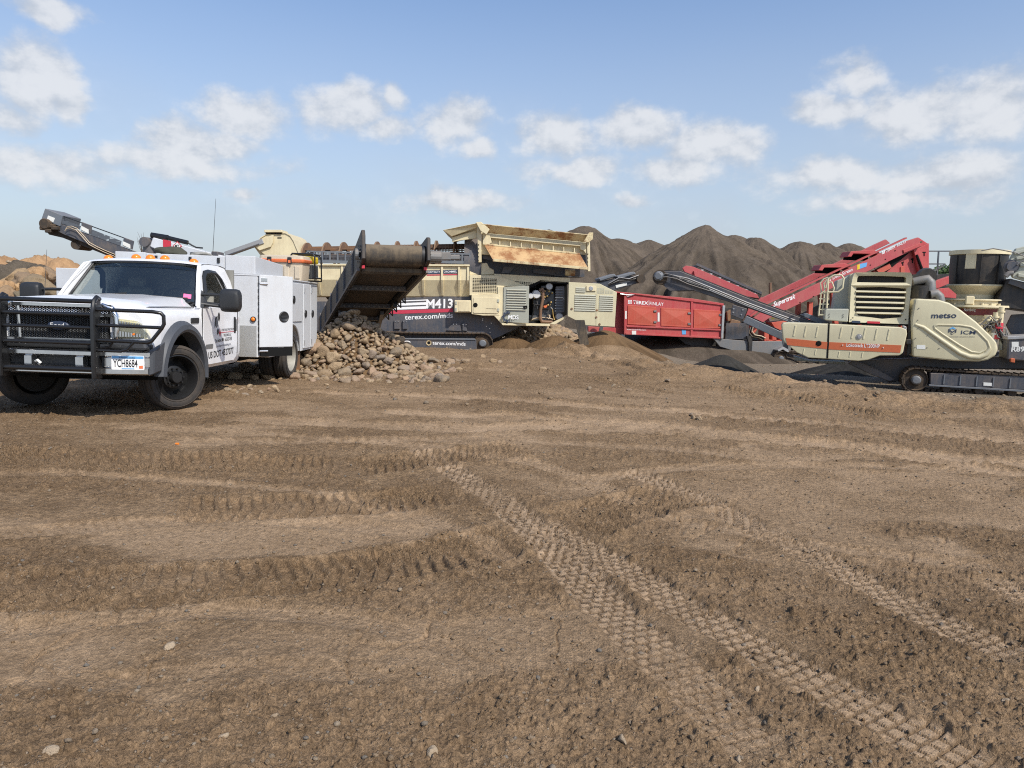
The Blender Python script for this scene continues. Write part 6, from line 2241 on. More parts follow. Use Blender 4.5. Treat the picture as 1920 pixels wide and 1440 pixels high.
# ------------------------------------------------------------------ red tracked screen
RS = thing('red_screener', 'red tracked screening plant with rising feed belt, right of the cream trommel', 'screener', (4.46, 28.7, -0.5), (0, 0, 5))
box = [(-0.019,2.272),(4.081,1.878),(4.054,0.533),(0.056,0.608)]
m = MB()
m.prism(box, 0.0, 1.9)
pb = m.build('power_house', 'machine_red', RS, bevel=0.015)
m = MB()                                                     # recessed left end and rail
m.prism([(-0.395,2.263),(0.067,2.275),(0.143,0.589),(-0.327,0.689)], 0.35, 1.7)
m.prism([(-1.403,0.886),(0.119,0.83),(0.129,0.613),(-1.395,0.67)], 0.3, 0.5)
m.prism([(-0.511,2.324),(2.782,2.106),(4.058,1.942),(4.063,1.856),(-0.03,2.251),(-0.508,2.26)], -0.05, 1.95)
m.build('end_frame', 'machine_red', pb, bevel=0.01)
for q, q2 in (([(0.112,1.787),(1.275,1.728),(1.313,0.977),(0.125,1.017)], 1), ([(1.474,1.711),(2.691,1.674),(2.733,0.941),(1.512,0.981)], 2), ([(2.846,1.677),(4.007,1.639),(4.007,0.924),(2.868,0.922)], 3)):
    m = MB()
    m.prism(q, -0.03, 0.0)
    d_ = m.build('service_door', 'machine_orange', pb, bevel=0.01)
    cx, cz = sum(a[0] for a in q) / 4, sum(a[1] for a in q) / 4
    m = MB()                                                 # pressed cross fold
    m.add([(q[0][0] + 0.08, -0.032, q[0][1] - 0.08), (q[1][0] - 0.08, -0.032, q[1][1] - 0.08), (q[2][0] - 0.08, -0.032, q[2][1] + 0.08), (q[3][0] + 0.08, -0.032, q[3][1] + 0.08), (cx, -0.06, cz)], [(0, 1, 4), (1, 2, 4), (2, 3, 4), (3, 0, 4)])
    m.build('pressed_panel', 'machine_orange', d_)
    m = MB()
    for t_ in (0.22, 0.8):
        x = q[1][0] + (q[2][0] - q[1][0]) * t_ - 0.05
        z = q[1][1] + (q[2][1] - q[1][1]) * t_
        m.box(x - 0.06, x + 0.06, -0.065, -0.03, z - 0.04, z + 0.04)
    m.build('hinge', 'grey_steel', d_, bevel=0.008)
m = MB()
m.prism([(0.083,0.973),(4.031,0.902),(4.035,0.837),(0.086,0.909)], -0.06, 0.0)
m.prism([(0.053,0.672),(4.051,0.576),(4.056,0.511),(0.056,0.608)], -0.06, 0.0)
m.prism([(-0.063,2.271),(0.069,2.253),(0.1,0.608),(0.012,0.607)], -0.04, 0.0)
m.prism([(2.691,2.06),(2.781,2.041),(2.847,0.51),(2.758,0.508)], -0.04, 0.0)
m.prism([(3.97,1.875),(4.081,1.878),(4.077,0.533),(3.987,0.532)], -0.04, 0.0)
m.build('frame_rail', 'machine_red', pb, bevel=0.006)
p = [(0.327,1.845),(0.942,1.816)]
lettering('TEREX', p[0], p[1], 0.13, 'text_white', pb, y=-0.002, bold=0.02)
p = [(1.008,1.811),(1.58,1.788)]
lettering('FINLAY', p[0], p[1], 0.13, 'text_white', pb, y=-0.002)
m = MB()
a = (0.193,1.916)
for i in range(3):
    for j in range(3):
        m.box(a[0] - 0.075 + i * 0.053, a[0] - 0.033 + i * 0.053, -0.008, 0.0, a[1] - 0.075 + j * 0.053, a[1] - 0.033 + j * 0.053)
b = [(0.961,1.998),(0.974,1.998),(0.985,1.785),(0.972,1.785)]
m.prism(b, -0.008, 0.0)
m.build('emblem_grid', 'text_white', pb)
p = [(0.113,0.791),(0.905,0.775)]
lettering('www.terexfinlay.com', p[0], p[1], 0.06, 'text_white', pb, y=-0.002)
m = MB()
m.prism([(0.312,0.763),(0.487,0.767),(0.494,0.616),(0.319,0.613)], -0.07, -0.062)
m.prism([(0.002,1.55),(0.068,1.551),(0.082,1.231),(0.017,1.229)], -0.05, -0.042)
m.prism([(1.352,1.515),(1.429,1.517),(1.448,1.152),(1.371,1.151)], -0.012, -0.004)
m.build('label', 'label_white', pb)
m = MB()
m.prism([(2.383,0.848),(2.561,0.83),(2.571,0.656),(2.416,0.653)], -0.012, -0.004)
m.build('label', 'plate_blue', pb)
m = MB()
p = [(-0.225,2.225),(0.038,2.189),(0.363,2.218),(0.062,2.126)]
m.tube([(x, -0.06, z) for x, z in p], 0.02, 6)
m.build('chain', 'bolt_steel', pb)
for q in ([(-0.063,0.602),(0.068,0.605),(0.096,-0.022),(-0.014,-0.024)], [(-1.287,0.667),(-1.155,0.67),(-1.133,0.104),(-1.243,0.102)]):
    m = MB()
    m.prism(q, q[0][0] * 0 + 0.05, 0.25)
    m.build('support_leg', 'galvanised', RS, bevel=0.012)
m = MB()
a = [(3.999,1.856),(4.11,1.858),(4.106,0.518),(4.017,0.517)]
m.prism(a, -0.1, 0.0)
m.build('grey_post', 'galvanised', RS, bevel=0.01)
# chassis trough under the machine
m = MB()
m.prism([(3.718,0.526),(5.369,0.426),(6.14,0.441),(7.028,0.457),(7.105,0.349),(7,-0.073),(6.1,-0.265),(5.551,-0.23),(4.031,0.183)], 0.0, 0.15)
ch = m.build('chassis_trough', 'grey_steel', RS, bevel=0.012)
m = MB()
m.prism([(2.352,0.519),(3.869,0.504),(4.235,0.112),(5.73,-0.285),(5.737,-0.397),(3.973,-0.07),(2.706,0.239)], 0.4, 2.2)
m.prism([(4.436,0.42),(7.97,0.347),(7.947,-0.314),(6.399,-0.481)], 1.9, 2.0)
m.prism([(5.086,0.646),(5.266,0.649),(5.348,0.433),(5.342,-0.137),(5.226,-0.095),(5.193,0.386)], -0.1, 0.0)
m.build('chassis_belly', 'crusher_dark', ch)
cA, cB = (6.506,-0.24), (9.701,-0.586)
track(RS, cA, (cA[0] + 3.0, cA[1]), 0.30, -0.35, 0.1, 0.16, 0.035)
track(RS, cA, (cA[0] + 3.0, cA[1]), 0.30, 1.9, 2.35, 0.16, 0.035)
m = MB()
m.prism([(6.296,0.115),(6.512,0.25),(6.696,0.21),(6.8,0.037),(6.709,0.035),(6.521,0.141),(6.346,0.051)], -0.4, 0.1)
m.build('track_guard', 'galvanised', RS, bevel=0.01)
# engine grille and yellow-red machinery behind the dark belt
m = MB()
m.prism([(4.256,1.77),(5.14,1.724),(5.317,0.456),(4.338,0.482)], 0.35, 0.4)
m.build('side_guard_back', 'crusher_dark', RS)
p = [(4.256,1.163),(5.226,0.505)]
for k in range(15):
    m = MB()
    z = p[1][1] + (p[0][1] - p[1][1]) * (k + 0.5) / 15
    m.box(p[0][0], p[1][0], 0.05, 0.10, z - 0.014, z + 0.014)
    m.build('guard_slat', 'slate', RS)
m = MB()
m.prism([(4.533,1.318),(4.901,1.238),(5.021,0.802),(4.418,1.01)], 0.2, 0.34)
m.prism([(4.292,1.598),(4.443,1.71),(4.474,1.231),(4.339,1.229)], 0.15, 0.3)
m.prism([(5.311,1.507),(5.485,1.291),(5.538,0.52),(5.371,0.627)], 0.3, 0.6)
m.build('hopper_drive', 'rust_steel', RS, bevel=0.02)
m = MB()
m.prism([(6.088,0.489),(7.299,0.467),(7.304,0.399),(6.094,0.399)], 0.3, 0.9)
for q in ([(5.995,0.861),(6.198,0.909),(6.233,0.422),(6.027,0.418)], [(6.342,0.823),(6.526,0.827),(6.555,0.428),(6.371,0.425)], [(6.67,0.741),(7.088,0.705),(7.11,0.416),(6.695,0.409)], [(6.268,1.207),(7.188,1.316),(7.232,0.735),(6.575,0.812)]):
    m.prism(q, 0.3, 0.9)
a = (5.422,0.92)
m.build('lower_frame', 'machine_orange', RS, bevel=0.012)
m = MB()
m.lathe([(0.05, 0.0), (0.16, -0.02), (0.2, 0.0), (0.16, 0.08), (0.05, 0.06)], (a[0], 0.2, a[1]), 'y', 20)
m.build('drive_wheel', 'machine_orange', RS, smooth=30)
for k in range(4):
    m = MB()
    p = [(5.262,0.966),(5.209,0.746),(5.356,0.595),(5.631,0.556),(5.819,0.472)]
    m.tube([(x + 0.04 * k, 0.1 - 0.03 * k, z + 0.03 * k) for x, z in p], 0.028, 6)
    m.build('hose', 'hose_tan' if k % 2 else 'hose_black', RS, smooth=60)
# rising feed conveyor: two red side channels, belt between, hoops across
near = [(4.53,1.173),(5.628,1.588),(9.46,3.458),(11.433,4.508),(12.141,4.831),(12.265,4.294),(11.712,4.019),(6.87,1.637),(5.666,1.044),(4.995,0.944)]
m = MB()
m.prism([(5.093,1.163),(5.949,1.834),(11.648,4.665),(12.141,4.831),(12.316,4.469),(11.475,4.077),(5.983,1.356),(5.553,1.042)], 0.0, 0.12)
rc = m.build('feed_side_channel', 'rail_red', RS, bevel=0.012)
m = MB()
off = 1.45
m.prism([(5.02,1.144),(6.253,2.175),(11.2,4.622),(11.663,4.84),(11.871,4.687),(6.618,2.047),(5.733,1.114)], 1.45, 1.57)
m.build('feed_side_channel', 'rail_red', RS, bevel=0.012)
p = [(5.951,1.419),(12.4,4.671)]
m = MB()
m.bar((p[0][0], 0.76, p[0][1]), (p[1][0], 0.76, p[1][1]), 1.32, 0.05)
m.build('feed_belt', 'dusty_belt', RS)
p = [(5.031,1.293),(5.798,1.917),(11.624,4.77)]
m = MB()
for a, b in zip(p[:-1], p[1:]):
    m.bar((a[0], 0.04, a[1] + 0.02), (b[0], 0.04, b[1] + 0.02), 0.16, 0.05)
m.build('channel_flange', 'machine_red', rc)
bolts(rc, [(6.528,1.651),(6.682,1.72),(7.293,2.06),(7.842,2.312),(8.171,2.472),(9.489,3.134),(10.177,3.651),(10.373,3.526),(10.798,3.906),(11.18,4.263)], 0.0, 0.025, 'soft_black')
for q in ([(8.005,3.385),(8.125,3.606),(9.106,3.698),(9.344,3.618),(9.598,3.362),(9.457,3.381),(9.236,3.527),(8.248,3.5),(8.167,3.368)], [(9.199,3.962),(9.318,4.182),(10.28,4.276),(10.52,4.196),(10.896,3.901),(10.706,3.939),(10.412,4.105),(9.44,4.099),(9.36,3.966)]):
    m = MB()
    m.prism(q, 0.05, 0.7)
    hb = m.build('belt_hood', 'machine_red', RS, bevel=0.012)
    m = MB()
    m.prism([(q[0][0] + 0.15, q[0][1] - 0.1), (q[8][0], q[8][1] - 0.02), (q[7][0], q[7][1]), (q[6][0], q[6][1]), (q[6][0], q[6][1] - 0.25)], 0.6, 0.65)
    m.build('hood_curtain', 'soft_black', hb)
# sign writing follows the belt's slope
def slanted(txt, p0, p1, h, par, bold=0.02):
    lettering(txt, p0, p1, h, 'text_white', par, y=-0.003, bold=bold)
p = [(6.174,1.85),(7.075,2.228)]
slanted('Supertrak', p[0], p[1], 0.20, rc)
p = [(8.474,2.956),(9.42,3.392)]
slanted('2 Deck Screen', p[0], p[1], 0.15, rc, 0.005)
p = [(10.774,4.165),(11.179,4.392)]
slanted('TEREX', p[0], p[1], 0.11, rc, 0.012)
p = [(11.257,4.416),(11.632,4.6)]
slanted('FINLAY', p[0], p[1], 0.10, rc, 0.0)
m = MB()
a = (10.682,4.162)
for i in range(3):
    for j in range(3):
        m.box(a[0] - 0.06 + i * 0.045, a[0] - 0.025 + i * 0.045, -0.008, 0.0, a[1] - 0.06 + j * 0.045 + i * 0.02, a[1] - 0.025 + j * 0.045 + i * 0.02)
m.build('emblem_grid', 'text_white', rc)
m = MB()
m.prism([(9.605,3.635),(9.715,3.681),(9.733,3.487),(9.622,3.441)], -0.01, -0.002)
m.build('sticker_edge', 'yellow_paint', rc)
m = MB()
m.prism([(9.715,3.681),(10.03,3.755),(10,3.581),(9.733,3.487)], -0.01, -0.002)
m.build('sticker', 'plate_blue', rc)
# head end: screen box standing upright behind
m = MB()
m.prism([(12.479,4.879),(12.353,4.722),(11.793,4.2),(12.082,3.656),(13.055,3.416),(12.979,4.609)], 0.5, 0.6)
m.prism([(10.596,3.456),(11.706,4.079),(12.87,4.639),(12.997,3.411),(10.856,3.178)], 0.35, 0.5)
sb = m.build('screen_box', 'machine_red', RS, bevel=0.012)
m = MB()
for q in ([(12.618,4.281),(12.759,4.285),(12.763,4.241),(12.716,4.24),(12.73,4.108),(12.683,4.107),(12.669,4.238),(12.622,4.237)], [(12.131,3.981),(12.267,4.029),(12.274,3.964),(12.229,3.94),(12.242,3.809),(12.195,3.807),(12.182,3.939),(12.137,3.916)], [(11.725,3.816),(11.837,3.863),(11.842,3.82),(11.821,3.797),(11.831,3.688),(11.785,3.686),(11.776,3.774),(11.729,3.773)]):
    m.prism(q, 0.34, 0.349)
m.build('slot', 'soft_black', sb)
m = MB()
p = [(12.082,4.692),(12.564,3.395)]
m.bar((p[0][0], 0.25, p[0][1]), (p[1][0], 0.25, p[1][1]), 0.16, 0.22)
p = [(11.525,4.235),(12.239,4.538)]
m.bar((p[0][0], 0.05, p[0][1]), (p[1][0], 0.05, p[1][1]), 0.2, 0.14)
m.build('lift_arm', 'machine_red', sb, bevel=0.012)
m = MB()
p = [(12.221,4.128),(12.572,3.438)]
m.tube([(p[0][0], 0.12, p[0][1]), (p[1][0], 0.12, p[1][1])], 0.05, 8)
p = [(10.592,3.17),(11.885,4.301)]
m.bar((p[0][0], 0.3, p[0][1]), (p[1][0], 0.3, p[1][1]), 0.1, 0.25)
m.build('cylinder', 'soft_black', sb)
m = MB()
m.prism([(10.594,3.474),(11.126,3.75),(11.236,3.578),(10.75,3.303)], 0.2, 0.3)
m.build('lower_guard', 'machine_orange', sb)
# support frame below the belt
m = MB()
for (a, b) in zip([(7.931,2.091),(8.841,2.576),(10.629,3.437),(11.781,3.644)], [(7.945,1.339),(9.253,0.472),(9.957,0.485),(12.087,0.525)]):
    m.bar((a[0], 0.4, a[1]), (b[0], 0.4, b[1]), 0.18, 0.18)
    m.bar((a[0], 1.4, a[1]), (b[0], 1.4, b[1]), 0.18, 0.18)
p = [(7.206,0.427),(12.883,0.419)]
m.box(p[0][0], p[1][0], 0.3, 0.5, p[1][1] - 0.1, p[1][1] + 0.25)
m.build('support_frame', 'machine_orange', RS, bevel=0.012)
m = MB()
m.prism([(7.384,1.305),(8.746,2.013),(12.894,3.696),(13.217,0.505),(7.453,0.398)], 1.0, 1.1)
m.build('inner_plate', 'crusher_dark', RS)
# walkway rail right of the screen box
m = MB()
p = [(13.169,4.345),(14.174,4.374),(13.225,3.81),(13.992,3.832),(13.647,4.359),(13.681,3.351),(13.384,3.433),(13.994,3.809)]
for a, b in ((0, 1), (2, 3), (4, 5), (6, 7)):
    m.bar((p[a][0], 0.8, p[a][1]), (p[b][0], 0.8, p[b][1]), 0.05, 0.05)
m.build('hand_rail', 'slate', RS)
m = MB()
m.prism([(13.566,3.035),(14.621,3.404),(14.653,3.109),(13.953,2.818),(13.592,2.786)], 1.0, 1.2)
m.prism([(13.716,2.766),(14.922,2.888),(14.977,2.386),(13.749,2.448)], 1.0, 1.2)
m.build('tail_conveyor', 'machine_red', RS, bevel=0.012)
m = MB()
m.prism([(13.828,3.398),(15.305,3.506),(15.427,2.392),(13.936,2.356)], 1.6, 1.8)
m.build('tail_shadow_plate', 'crusher_dark', RS)  # near-black sheet put in as the shade behind the tail conveyor
# exhaust stack, far red conveyor pointing left
m = MB()
a = [(6.792,2.874),(6.845,2.463)]
m.cyl((a[0][0], 1.8, a[0][1]), (a[1][0], 1.8, a[1][1] - 0.3), 0.06, n=10)
m.build('exhaust_stack', 'rust_steel', RS, smooth=50)
FR_ = thing('red_side_conveyor', 'red framed black side conveyor pointing left across the dark gravel pile', 'conveyor', (4.46, 28.7, -0.5), (0, 0, 5))
m = MB()
m.prism([(3.141,3.418),(3.279,3.537),(3.617,3.5),(6.606,2.363),(6.717,2.178),(6.123,2.258),(3.246,3.259)], 2.6, 2.72)
m.prism([(3.611,3.313),(3.755,3.317),(3.795,3.04),(3.675,3.037)], 2.5, 2.6)
fr2 = m.build('frame', 'rail_red', FR_, bevel=0.012)
p = [(3.796,3.469),(6.844,2.273)]
m = MB()
m.bar((p[0][0], 3.1, p[0][1]), (p[1][0], 3.1, p[1][1]), 0.75, 0.28)
m.build('belt', 'crusher_dark', FR_, bevel=0.03)
m = MB()
m.bar((p[0][0], 2.72, p[0][1] + 0.15), (p[1][0], 2.72, p[1][1] + 0.15), 0.03, 0.10)
m.build('skirt', 'slate', FR_)
for k in range(7):
    u = (k + 0.6) / 7.4
    m = MB()
    x, z = p[0][0] + (p[1][0] - p[0][0]) * u, p[0][1] + (p[1][1] - p[0][1]) * u
    m.box(x - 0.06, x + 0.06, 2.66, 2.72, z - 0.12, z + 0.02)
    m.build('idler', 'galvanised', FR_)
m = MB()
q = (6.891,2.226)
m.bar((q[0], 3.0, q[1]), (q[0] + 0.6, 3.0, 0.8), 0.15, 0.15)
m.build('mount', 'rail_red', FR_)


# ------------------------------------------------------------------ khaki cone crusher plant on tracks
MP = thing('cone_crusher_plant', 'khaki tracked cone crusher plant with black bowl standing at the right edge', 'crusher', (9.97, 16.67, -0.45), (0, 0, -20))
cA = (-0.38,0.261)
track(MP, cA, (cA[0] + 4.6, cA[1] - 0.02), 0.29, -0.02, 0.45, 0.13, 0.03)
track(MP, cA, (cA[0] + 4.6, cA[1] - 0.02), 0.29, 2.4, 2.9, 0.13, 0.03)
m = MB()
m.prism([(-0.105,0.451),(2.221,0.508),(2.254,0.171),(-0.08,0.161)], 0.0, 0.42)
tf = m.build('track_frame', 'slate', MP, bevel=0.02)
m = MB()
for k in range(9):
    a = (0.194,0.306)
    x = a[0] + k * 0.33
    m.box(x - 0.012, x + 0.012, -0.02, 0.0, a[1] - 0.10 - 0.03 * k / 9, a[1] + 0.12)
m.build('frame_stiffener', 'slate_light', tf)
m = MB()
m.prism([(-0.109,0.175),(2.245,0.174),(2.25,0.126),(-0.105,0.137)], -0.03, 0.4)
m.build('frame_flange', 'slate_light', tf, bevel=0.006)
m = MB()
m.prism([(0.99,0.296),(1.159,0.294),(1.166,0.22),(0.997,0.221)], -0.012, -0.004)
m.build('label', 'label_white', tf)
# chassis
m = MB()
m.prism([(-1.895,0.601),(-0.535,0.728),(1.982,0.913),(2.011,0.615),(-0.514,0.466),(-0.606,0.17),(-0.858,0.101),(-1.208,0.319)], 0.55, 0.75)
m.prism([(-2.919,0.674),(2.361,0.941),(2.386,0.676),(-1.574,0.455)], 1.9, 2.1)
m.prism([(-1.74,0.656),(-1.25,0.472),(-0.762,0.213),(-0.896,0.152),(-1.332,0.309),(-1.852,0.543)], 0.3, 0.5)
m.build('chassis', 'slate', MP, bevel=0.02)
m = MB()
m.prism([(-3.088,0.584),(-2.658,0.492),(-1.816,0.51),(-1.81,0.426),(-3.054,0.471)], 1.4, 1.8)
m.build('chassis_tail', 'khaki_grey', MP, bevel=0.01)
# --- long side tank with orange stripe
tank = [(-3.471,1.455),(-3.437,1.509),(-3.292,1.527),(-2.333,1.524),(-0.849,1.504),(-0.736,1.471),(-0.716,1.36),(-0.767,0.909),(-0.839,0.843),(-1.241,0.822),(-1.483,0.707),(-1.687,0.671),(-2.366,0.685),(-2.797,0.688),(-3.071,0.805),(-3.356,1.027),(-3.409,1.09)]
m = MB()
m.prism(tank, -0.35, 0.4)
tk = m.build('side_tank', 'khaki', MP, bevel=0.07, segs=3, smooth=35)
for q in ([(-3.352,1.146),(-2.403,1.091),(-2.403,0.924),(-3.303,0.978)], [(-2.362,1.093),(-0.812,1.089),(-0.825,0.914),(-2.367,0.919)]):
    m = MB()
    m.prism(q, -0.358, -0.35)
    m.build('orange_stripe', 'stripe_orange', tk)
m = MB()
m.prism([(-2.418,1.546),(-2.383,1.548),(-2.356,0.699),(-2.397,0.697)], -0.356, -0.352)
m.build('tank_joint', 'soft_black', tk)
for px_ in [(-3.142,1.468),(-2.9,1.464),(-2.637,1.461),(-2.108,1.469),(-1.853,1.466),(-1.6,1.463),(-1.35,1.46),(-1.091,1.458)]:
    m = MB()
    m.prism([(px_[0] - 0.02, px_[1]), (px_[0] + 0.02, px_[1]), (px_[0] - 0.01, px_[1] - 0.27), (px_[0] - 0.05, px_[1] - 0.27)], -0.362, -0.345)
    m.build('pressed_groove', 'khaki', tk, bevel=0.01)
for px_ in [(-2.909,0.905),(-2.644,0.905),(-2.122,0.879),(-1.878,0.891),(-1.613,0.892)]:
    m = MB()
    m.prism([(px_[0] - 0.015, px_[1]), (px_[0] + 0.015, px_[1]), (px_[0] + 0.0, px_[1] - 0.14), (px_[0] - 0.03, px_[1] - 0.14)], -0.36, -0.345)
    m.build('pressed_groove', 'khaki', tk, bevel=0.008)
a = (-1.721,1.255)
m = MB()
m.lathe([(0.0, -0.02), (0.035, -0.02), (0.045, -0.01), (0.06, -0.012), (0.065, 0.0), (0.0, 0.0)], (a[0], -0.355, a[1]), 'y', 20)
m.build('filler_cap', 'galvanised', tk, smooth=30)
a = (-2.595,1.05)
m = MB()
m.lathe([(0.0, -0.012), (0.05, -0.012), (0.065, 0.0), (0.0, 0.0)], (a[0], -0.360, a[1]), 'y', 20)
m.build('tank_gauge', 'soft_black', tk, smooth=30)
p = [(-1.979,1.002),(-1.268,1.004)]
lettering('Lokotrack LT200HP', p[0], p[1], 0.085, 'text_white', tk, y=-0.359, bold=0.01)
bolts(tk, [(-2.064,1.036),(-1.19,1.014)], -0.359, 0.014, 'label_white')
# --- power unit with slatted air intake
pu = [(-1.907,2.772),(-0.792,2.798),(-0.669,2.787),(-0.641,2.713),(-0.657,1.575),(-1.886,1.581),(-1.953,2.145),(-1.937,2.708)]
m = MB()
m.prism([(-1.974,2.759),(-0.7,2.8),(-0.638,2.714),(-0.654,1.575),(-1.955,1.578)], 0.35, 1.9)
pw = m.build('power_unit', 'khaki', MP, bevel=0.05, segs=2)
# front cover as a frame round two openings
x0, x1 = (-1.922,2.657)[0], (-0.671,2.675)[0]


def quadpts(px):
    return px


def frame_strip(mb, outer, inner, y0, y1):
    n = len(outer)
    ro = [(x, y0, z) for x, z in outer]
    ri = [(x, y0 + 0.05, z) for x, z in inner]
    ro2 = [(x, y1, z) for x, z in outer]
    ri2 = [(x, y1, z) for x, z in inner]
    mb.loft([ro, ri, ri2, ro2, ro], False, True)


m = MB()
frame_strip(m, [(-1.895,2.772),(-1.299,2.792),(-0.703,2.786),(-0.662,2.7),(-0.666,2.489),(-1.273,2.478),(-1.954,2.465),(-1.933,2.657)], [(-1.797,2.697),(-1.291,2.704),(-0.817,2.686),(-0.78,2.649),(-0.783,2.549),(-1.278,2.541),(-1.831,2.544),(-1.828,2.646)], 0.0, 0.36)
frame_strip(m, [(-1.954,2.465),(-1.273,2.478),(-0.666,2.489),(-0.675,1.927),(-0.657,1.575),(-1.258,1.578),(-1.933,1.579),(-1.943,2.017)], [(-1.833,2.417),(-1.27,2.44),(-0.76,2.412),(-0.755,1.949),(-0.816,1.733),(-1.209,1.682),(-1.734,1.741),(-1.811,1.828)], 0.002, 0.36)
fc = m.build('intake_cover', 'khaki', pw, smooth=35)
for k in range(5):
    u = (k + 0.75) / 5.6
    a, b = (-1.845,2.416), (-1.778,1.701)
    c, d = (-0.76,2.412), (-0.792,1.709)
    m = MB()
    pa = (a[0] + (b[0] - a[0]) * u, a[1] + (b[1] - a[1]) * u)
    pb_ = (c[0] + (d[0] - c[0]) * u, c[1] + (d[1] - c[1]) * u)
    m.loft([[(pa[0], 0.03, pa[1] + 0.028), (pa[0], 0.01, pa[1] - 0.012), (pa[0], 0.12, pa[1] - 0.03)], [(pb_[0], 0.03, pb_[1] + 0.028), (pb_[0], 0.01, pb_[1] - 0.012), (pb_[0], 0.12, pb_[1] - 0.03)]])
    m.build('intake_slat', 'khaki', fc)
m = MB()
m.prism([(-1.852,2.732),(-0.707,2.734),(-0.675,1.668),(-1.769,1.655)], 0.30, 0.345)
m.build('intake_screen', 'crusher_dark', fc)
m = MB()
m.prism([(-1.931,1.604),(-0.65,1.586),(-0.646,1.536),(-1.925,1.526)], 0.05, 0.5)
sk = m.build('unit_skirt', 'soft_black', pw)
for q, mt in (([(-1.878,1.62),(-1.69,1.614),(-1.686,1.563),(-1.874,1.569)], 'text_navy'), ([(-1.539,1.619),(-1.262,1.616),(-1.258,1.566),(-1.535,1.568)], 'text_red')):
    m = MB()
    m.prism(q, -0.012, -0.004)
    m.build('label', mt, pw)
bolts(pw, [(-1.859,1.685),(-0.722,1.686)], 0.0, 0.016, 'soft_black')
m = MB()
m.prism([(-0.824,1.553),(-0.744,1.531),(-0.727,1.457),(-0.793,1.455)], -0.34, -0.2)
m.build('work_lamp', 'galvanised', pw, bevel=0.012)
# left step box and ladder with hoop rail
m = MB()
m.prism([(-2.492,1.885),(-1.958,1.901),(-1.957,1.579),(-2.484,1.612)], 0.0, 0.6)
sbx = m.build('step_box', 'khaki_grey', MP, bevel=0.02)
bolts(sbx, [(-2.386,1.758),(-2.076,1.755),(-2.382,1.693),(-2.073,1.704)], 0.0, 0.014, 'grey_steel')
m = MB()
m.prism([(-2.247,2.587),(-1.956,2.722),(-1.928,1.884),(-2.279,1.874)], 0.45, 1.3)
m.build('side_panel', 'khaki_grey', MP, bevel=0.02)  # left face of the unit, its shade put into the greyer colour
m = MB()
for k, yy in ((0, 0.05), (1, 0.45)):
    p = [(-2.621,1.711),(-2.605,2.324),(-2.643,2.518),(-2.566,2.61),(-2.473,2.65)]
    m.tube([(x + k * 0.10, yy, z) for x, z in p], 0.018, 8)
p = [(-2.517,2.39),(-2.474,2.623),(-2.337,2.702),(-2.183,2.704),(-2.13,2.628),(-2.137,2.398),(-2.224,2.306),(-2.485,2.288)]
m.tube([(x, 0.0, z) for x, z in p], 0.022, 8)
p = [(-2.636,2.232),(-2.535,2.326),(-2.477,2.521),(-2.383,2.535),(-2.325,2.394),(-2.341,2.291)]
m.tube([(x, 0.02, z) for x, z in p], 0.018, 8)
p = [(-2.474,2.623),(-2.457,1.899)]
m.tube([(x, 0.0, z) for x, z in p], 0.022, 8)
m.build('hand_rail', 'khaki', MP, smooth=60)
m = MB()
for px_ in [(-2.636,2.259),(-2.639,2.128),(-2.63,1.998),(-2.632,1.867),(-2.623,1.737)]:
    m.bar((px_[0], 0.05, px_[1]), (px_[0] + 0.22, 0.05, px_[1]), 0.03, 0.03)
m.build('ladder_rungs', 'khaki', MP)
# --- big drive guard with moulded teardrop
gd = [(-0.59,2.179),(-0.513,2.181),(-0.097,2.167),(0.125,2.099),(0.351,1.958),(0.693,1.689),(1.016,1.373),(1.133,1.233),(1.179,1.077),(1.14,0.928),(1.004,0.823),(0.83,0.777),(0.351,0.763),(-0.531,0.816),(-0.626,1.679)]
m = MB()
m.prism(gd, -0.15, 0.5)
g_ = m.build('drive_guard', 'khaki', MP, bevel=0.07, segs=3, smooth=35)
ridge = [(-0.585,1.608),(-0.405,1.564),(-0.033,1.306),(0.426,0.982),(0.649,0.87),(0.861,0.857),(1.02,0.951),(1.067,1.112),(0.991,1.254),(0.738,1.51),(0.606,1.578),(0.37,1.606),(-0.101,1.588)]
m = MB()
p = [(-0.54,1.585),(-0.358,1.517),(0.013,1.247),(0.426,0.958),(0.624,0.882),(0.814,0.88),(0.954,0.96),(1.015,1.085)]
m.tube([(x, -0.14, z) for x, z in p], [0.03, 0.045, 0.05, 0.055, 0.06, 0.065, 0.06, 0.05], 10)
p = [(1.015,1.085),(0.947,1.252),(0.717,1.486),(0.583,1.565),(0.369,1.594),(-0.06,1.59),(-0.144,1.562),(-0.128,1.501),(0.046,1.372),(0.411,1.13),(0.656,0.994),(0.826,0.978),(0.924,1.056)]
m.tube([(x, -0.14, z) for x, z in p], 0.028, 8)
m.build('moulded_rim', 'khaki', g_, smooth=60)
p = [(-0.223,1.738),(0.282,1.762)]
lettering('metso', p[0], p[1], 0.125, 'text_navy', g_, y=-0.153, bold=0.018)
p = [(0.41,1.393),(0.696,1.399)]
lettering('ICM', p[0], p[1], 0.085, 'text_navy', g_, y=-0.153, bold=0.01)
p = [(0.183,1.31),(0.691,1.332)]
lettering('INDUSTRIAL CRUSHING MINING', p[0], p[1], 0.022, 'text_navy', g_, y=-0.153)
c = (0.233,1.466)
m = MB()
s_ = 0.08
m.prism([(c[0] - s_, c[1] - 0.5 * s_), (c[0] - s_, c[1] + 0.45 * s_), (c[0] - 0.72 * s_, c[1] + 0.3 * s_), (c[0] - 0.72 * s_, c[1] - 0.6 * s_)], -0.158, -0.15)
m.prism([(c[0] + s_, c[1] - 0.5 * s_), (c[0] + s_, c[1] + 0.45 * s_), (c[0] + 0.72 * s_, c[1] + 0.3 * s_), (c[0] + 0.72 * s_, c[1] - 0.6 * s_)], -0.158, -0.15)
